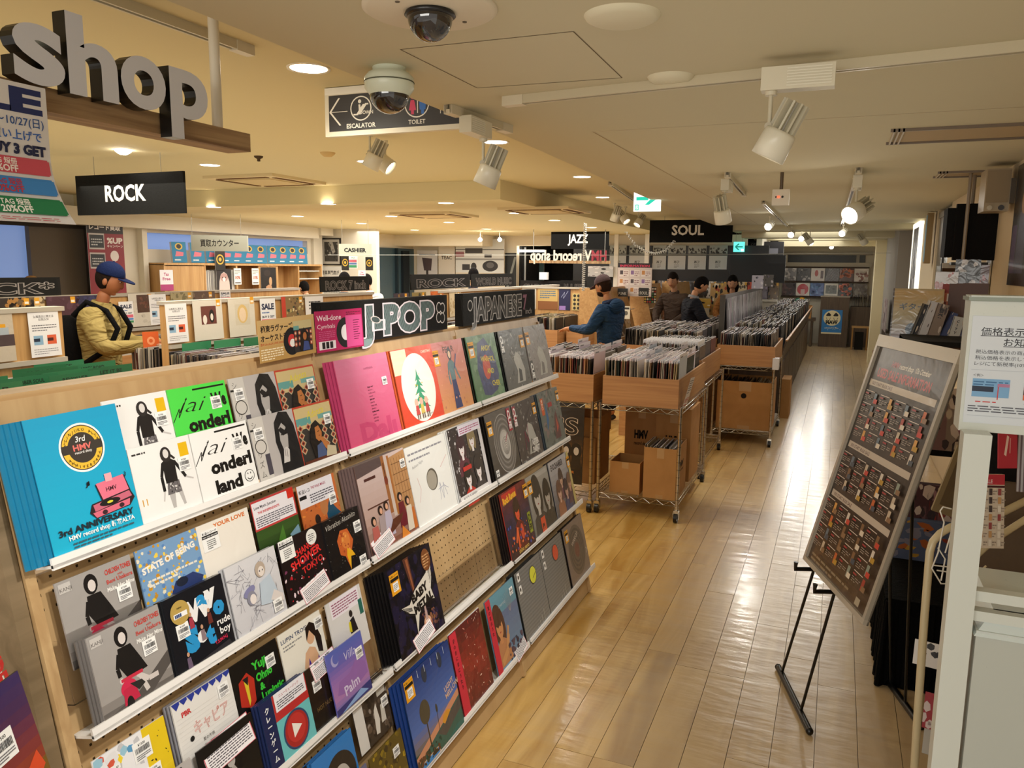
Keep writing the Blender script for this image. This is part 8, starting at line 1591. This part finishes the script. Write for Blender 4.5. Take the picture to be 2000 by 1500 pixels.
    if cap:
        c_ = MB().sphere((0, -.002, .150), (.092, .108, .098), H(cap), n=30, m=18, M=HM, fn=lambda p: (p[0], p[1], max(p[2], -.08)))
        br = [(.075*sin(q), .07+.105*cos(q)*1.0) for q in [i*pi/14-pi/2 for i in range(15)]]
        c_.prism(br, .142, .150, H(cap), M=HM @ Matrix.Rotation(-.12, 4, 'X')); c_.sphere((0, 0, .248), .008, H(cap), n=8, m=6, M=HM); c_.obj('cap', [CLOTH], t)
    if hood: MB().sphere((0, -.11, 1.41), (.13, .075, .09), H(top), n=20, m=12).lathe([(.10, 0), (.115, .02), (.11, .05), (.095, .05)], 22, H('16203a'), M=T((0, -.02, 1.41)) @ Matrix.Rotation(-.5, 4, 'X')).obj('hood', [FOLDS], t)
    if pack:
        bp_ = MB().sphere((0, -.25, 1.12), (.17, .13, .26), H('0d0d0f'), n=24, m=16, fn=lambda p: [(abs(c)**.7)*(1 if c > 0 else -1) for c in p]); bp_.sphere((0, -.34, 1.02), (.12, .06, .13), H('101013'), n=16, m=10)
        bp_ = tag(bp_.obj('rucksack', [CLOTH], None, t.matrix_world.copy()), 'black rucksack worn by the man in the tan jacket', 'rucksack')
        for s in (-1, 1): MB().tube([(s*.11, -.16, 1.38), (s*.12, -.05, 1.49), (s*.13, .10, 1.42), (s*.13, .175, 1.28), (s*.15, .12, 1.14), (s*.16, -.12, .98)], .022, 8, H('0c0c0e')).obj('strap', [CLOTH], bp_)
    t.scale = (k, k, k); return t
m, nt, b = newmat('skin_tone'); plainskin = m
vc_ = N(nt, 'ShaderNodeVertexColor', layer_name='Col'); nt.links.new(vc_.outputs[0], b.inputs['Base Color']); b.inputs['Roughness'].default_value = .55; b.inputs['Subsurface Weight'].default_value = .05
FOLDS = vcmat('folded_cloth', .8, spec=.2)
nt = FOLDS.node_tree; b = nt.nodes['Principled BSDF']; bp = N(nt, 'ShaderNodeBump'); bp.inputs['Strength'].default_value = 1; bp.inputs['Distance'].default_value = .045; tc = N(nt, 'ShaderNodeTexCoord'); mp = N(nt, 'ShaderNodeMapping'); mp.inputs['Scale'].default_value = (1, 1, 2.4)
nz = N(nt, 'ShaderNodeTexNoise'); nz.inputs['Scale'].default_value = 5; nz.inputs['Distortion'].default_value = 1.5; nt.links.new(tc.outputs['Object'], mp.inputs[0]); nt.links.new(mp.outputs[0], nz.inputs['Vector']); nt.links.new(nz.outputs['Fac'], bp.inputs['Height']); nt.links.new(bp.outputs[0], b.inputs['Normal'])
p_ = dep(205, 600, 6.25)
person((-5.44, 4.50, 0), radians(-62), 'man in a tan jacket and navy cap browsing at the left', '94824f', '2c2a2a', '9c6240', '1c1410', 1.74, cap='141f42', pitch=.30, pack=True, hands=(.42, 1.12, .1), coat=.1)
p_ = dep(1190, 600, 9.0)
person((p_.x, p_.y, 0), radians(72), 'bearded man in a blue hooded jacket and grey flat cap browsing records', '1a3656', '24262c', 'b07850', '2a1c14', 1.66, cap='5a4c50', pitch=.35, beard=True, hood=True, hands=(.50, 1.10, .1), coat=.12)
p_ = dep(1352, 600, 11.0)
person((p_.x, p_.y, 0), radians(-62), 'man in a navy jacket with black hair bending over record bins', '14161f', '1c1a1c', 'b88460', '0e0b0a', 1.66, pitch=.65, hands=(.40, 1.05, .1), collar='8c8c90', coat=.12)
for px, D, rz, lb, top, hr, lg, hgt in ((1318, 11.9, 170, 'person with bushy dark hair behind the man in navy', '4a3c34', '1c1614', False, 1.70), (1431, 12.6, 185, 'person with long black hair behind the spine rack', '8a5a2c', '0c0a0a', True, 1.66), (345/1+255, 12.3, 70, 'black-haired clerk in green behind the service counter', '1c3c34', '0e0b0a', False, 1.50), (672, 10.6, 30, 'black-haired person seen from behind under the CASHIER sign', '3c3a3c', '0c0909', False, 1.66), (722, 12.2, 60, 'clerk with dark hair and a white mask below the CASHIER sign', 'd8d4d0', '100c0b', False, 1.62), (924, 12.6, 20, 'black-haired person between the ROCK and WORLD MUSIC boards', '2c2c34', '0c0909', False, 1.72), (80, 8.7, 170, 'blond person mostly hidden behind the left ROCK board', '5c4c44', 'a88050', False, 1.60)):
    q = dep(px, 560, D); person((q.x, q.y, 0), radians(rz), lb, top, '24242a', 'b88868', hr, hgt, pitch=.4 if px not in (924,) else .1, longhair=lg)
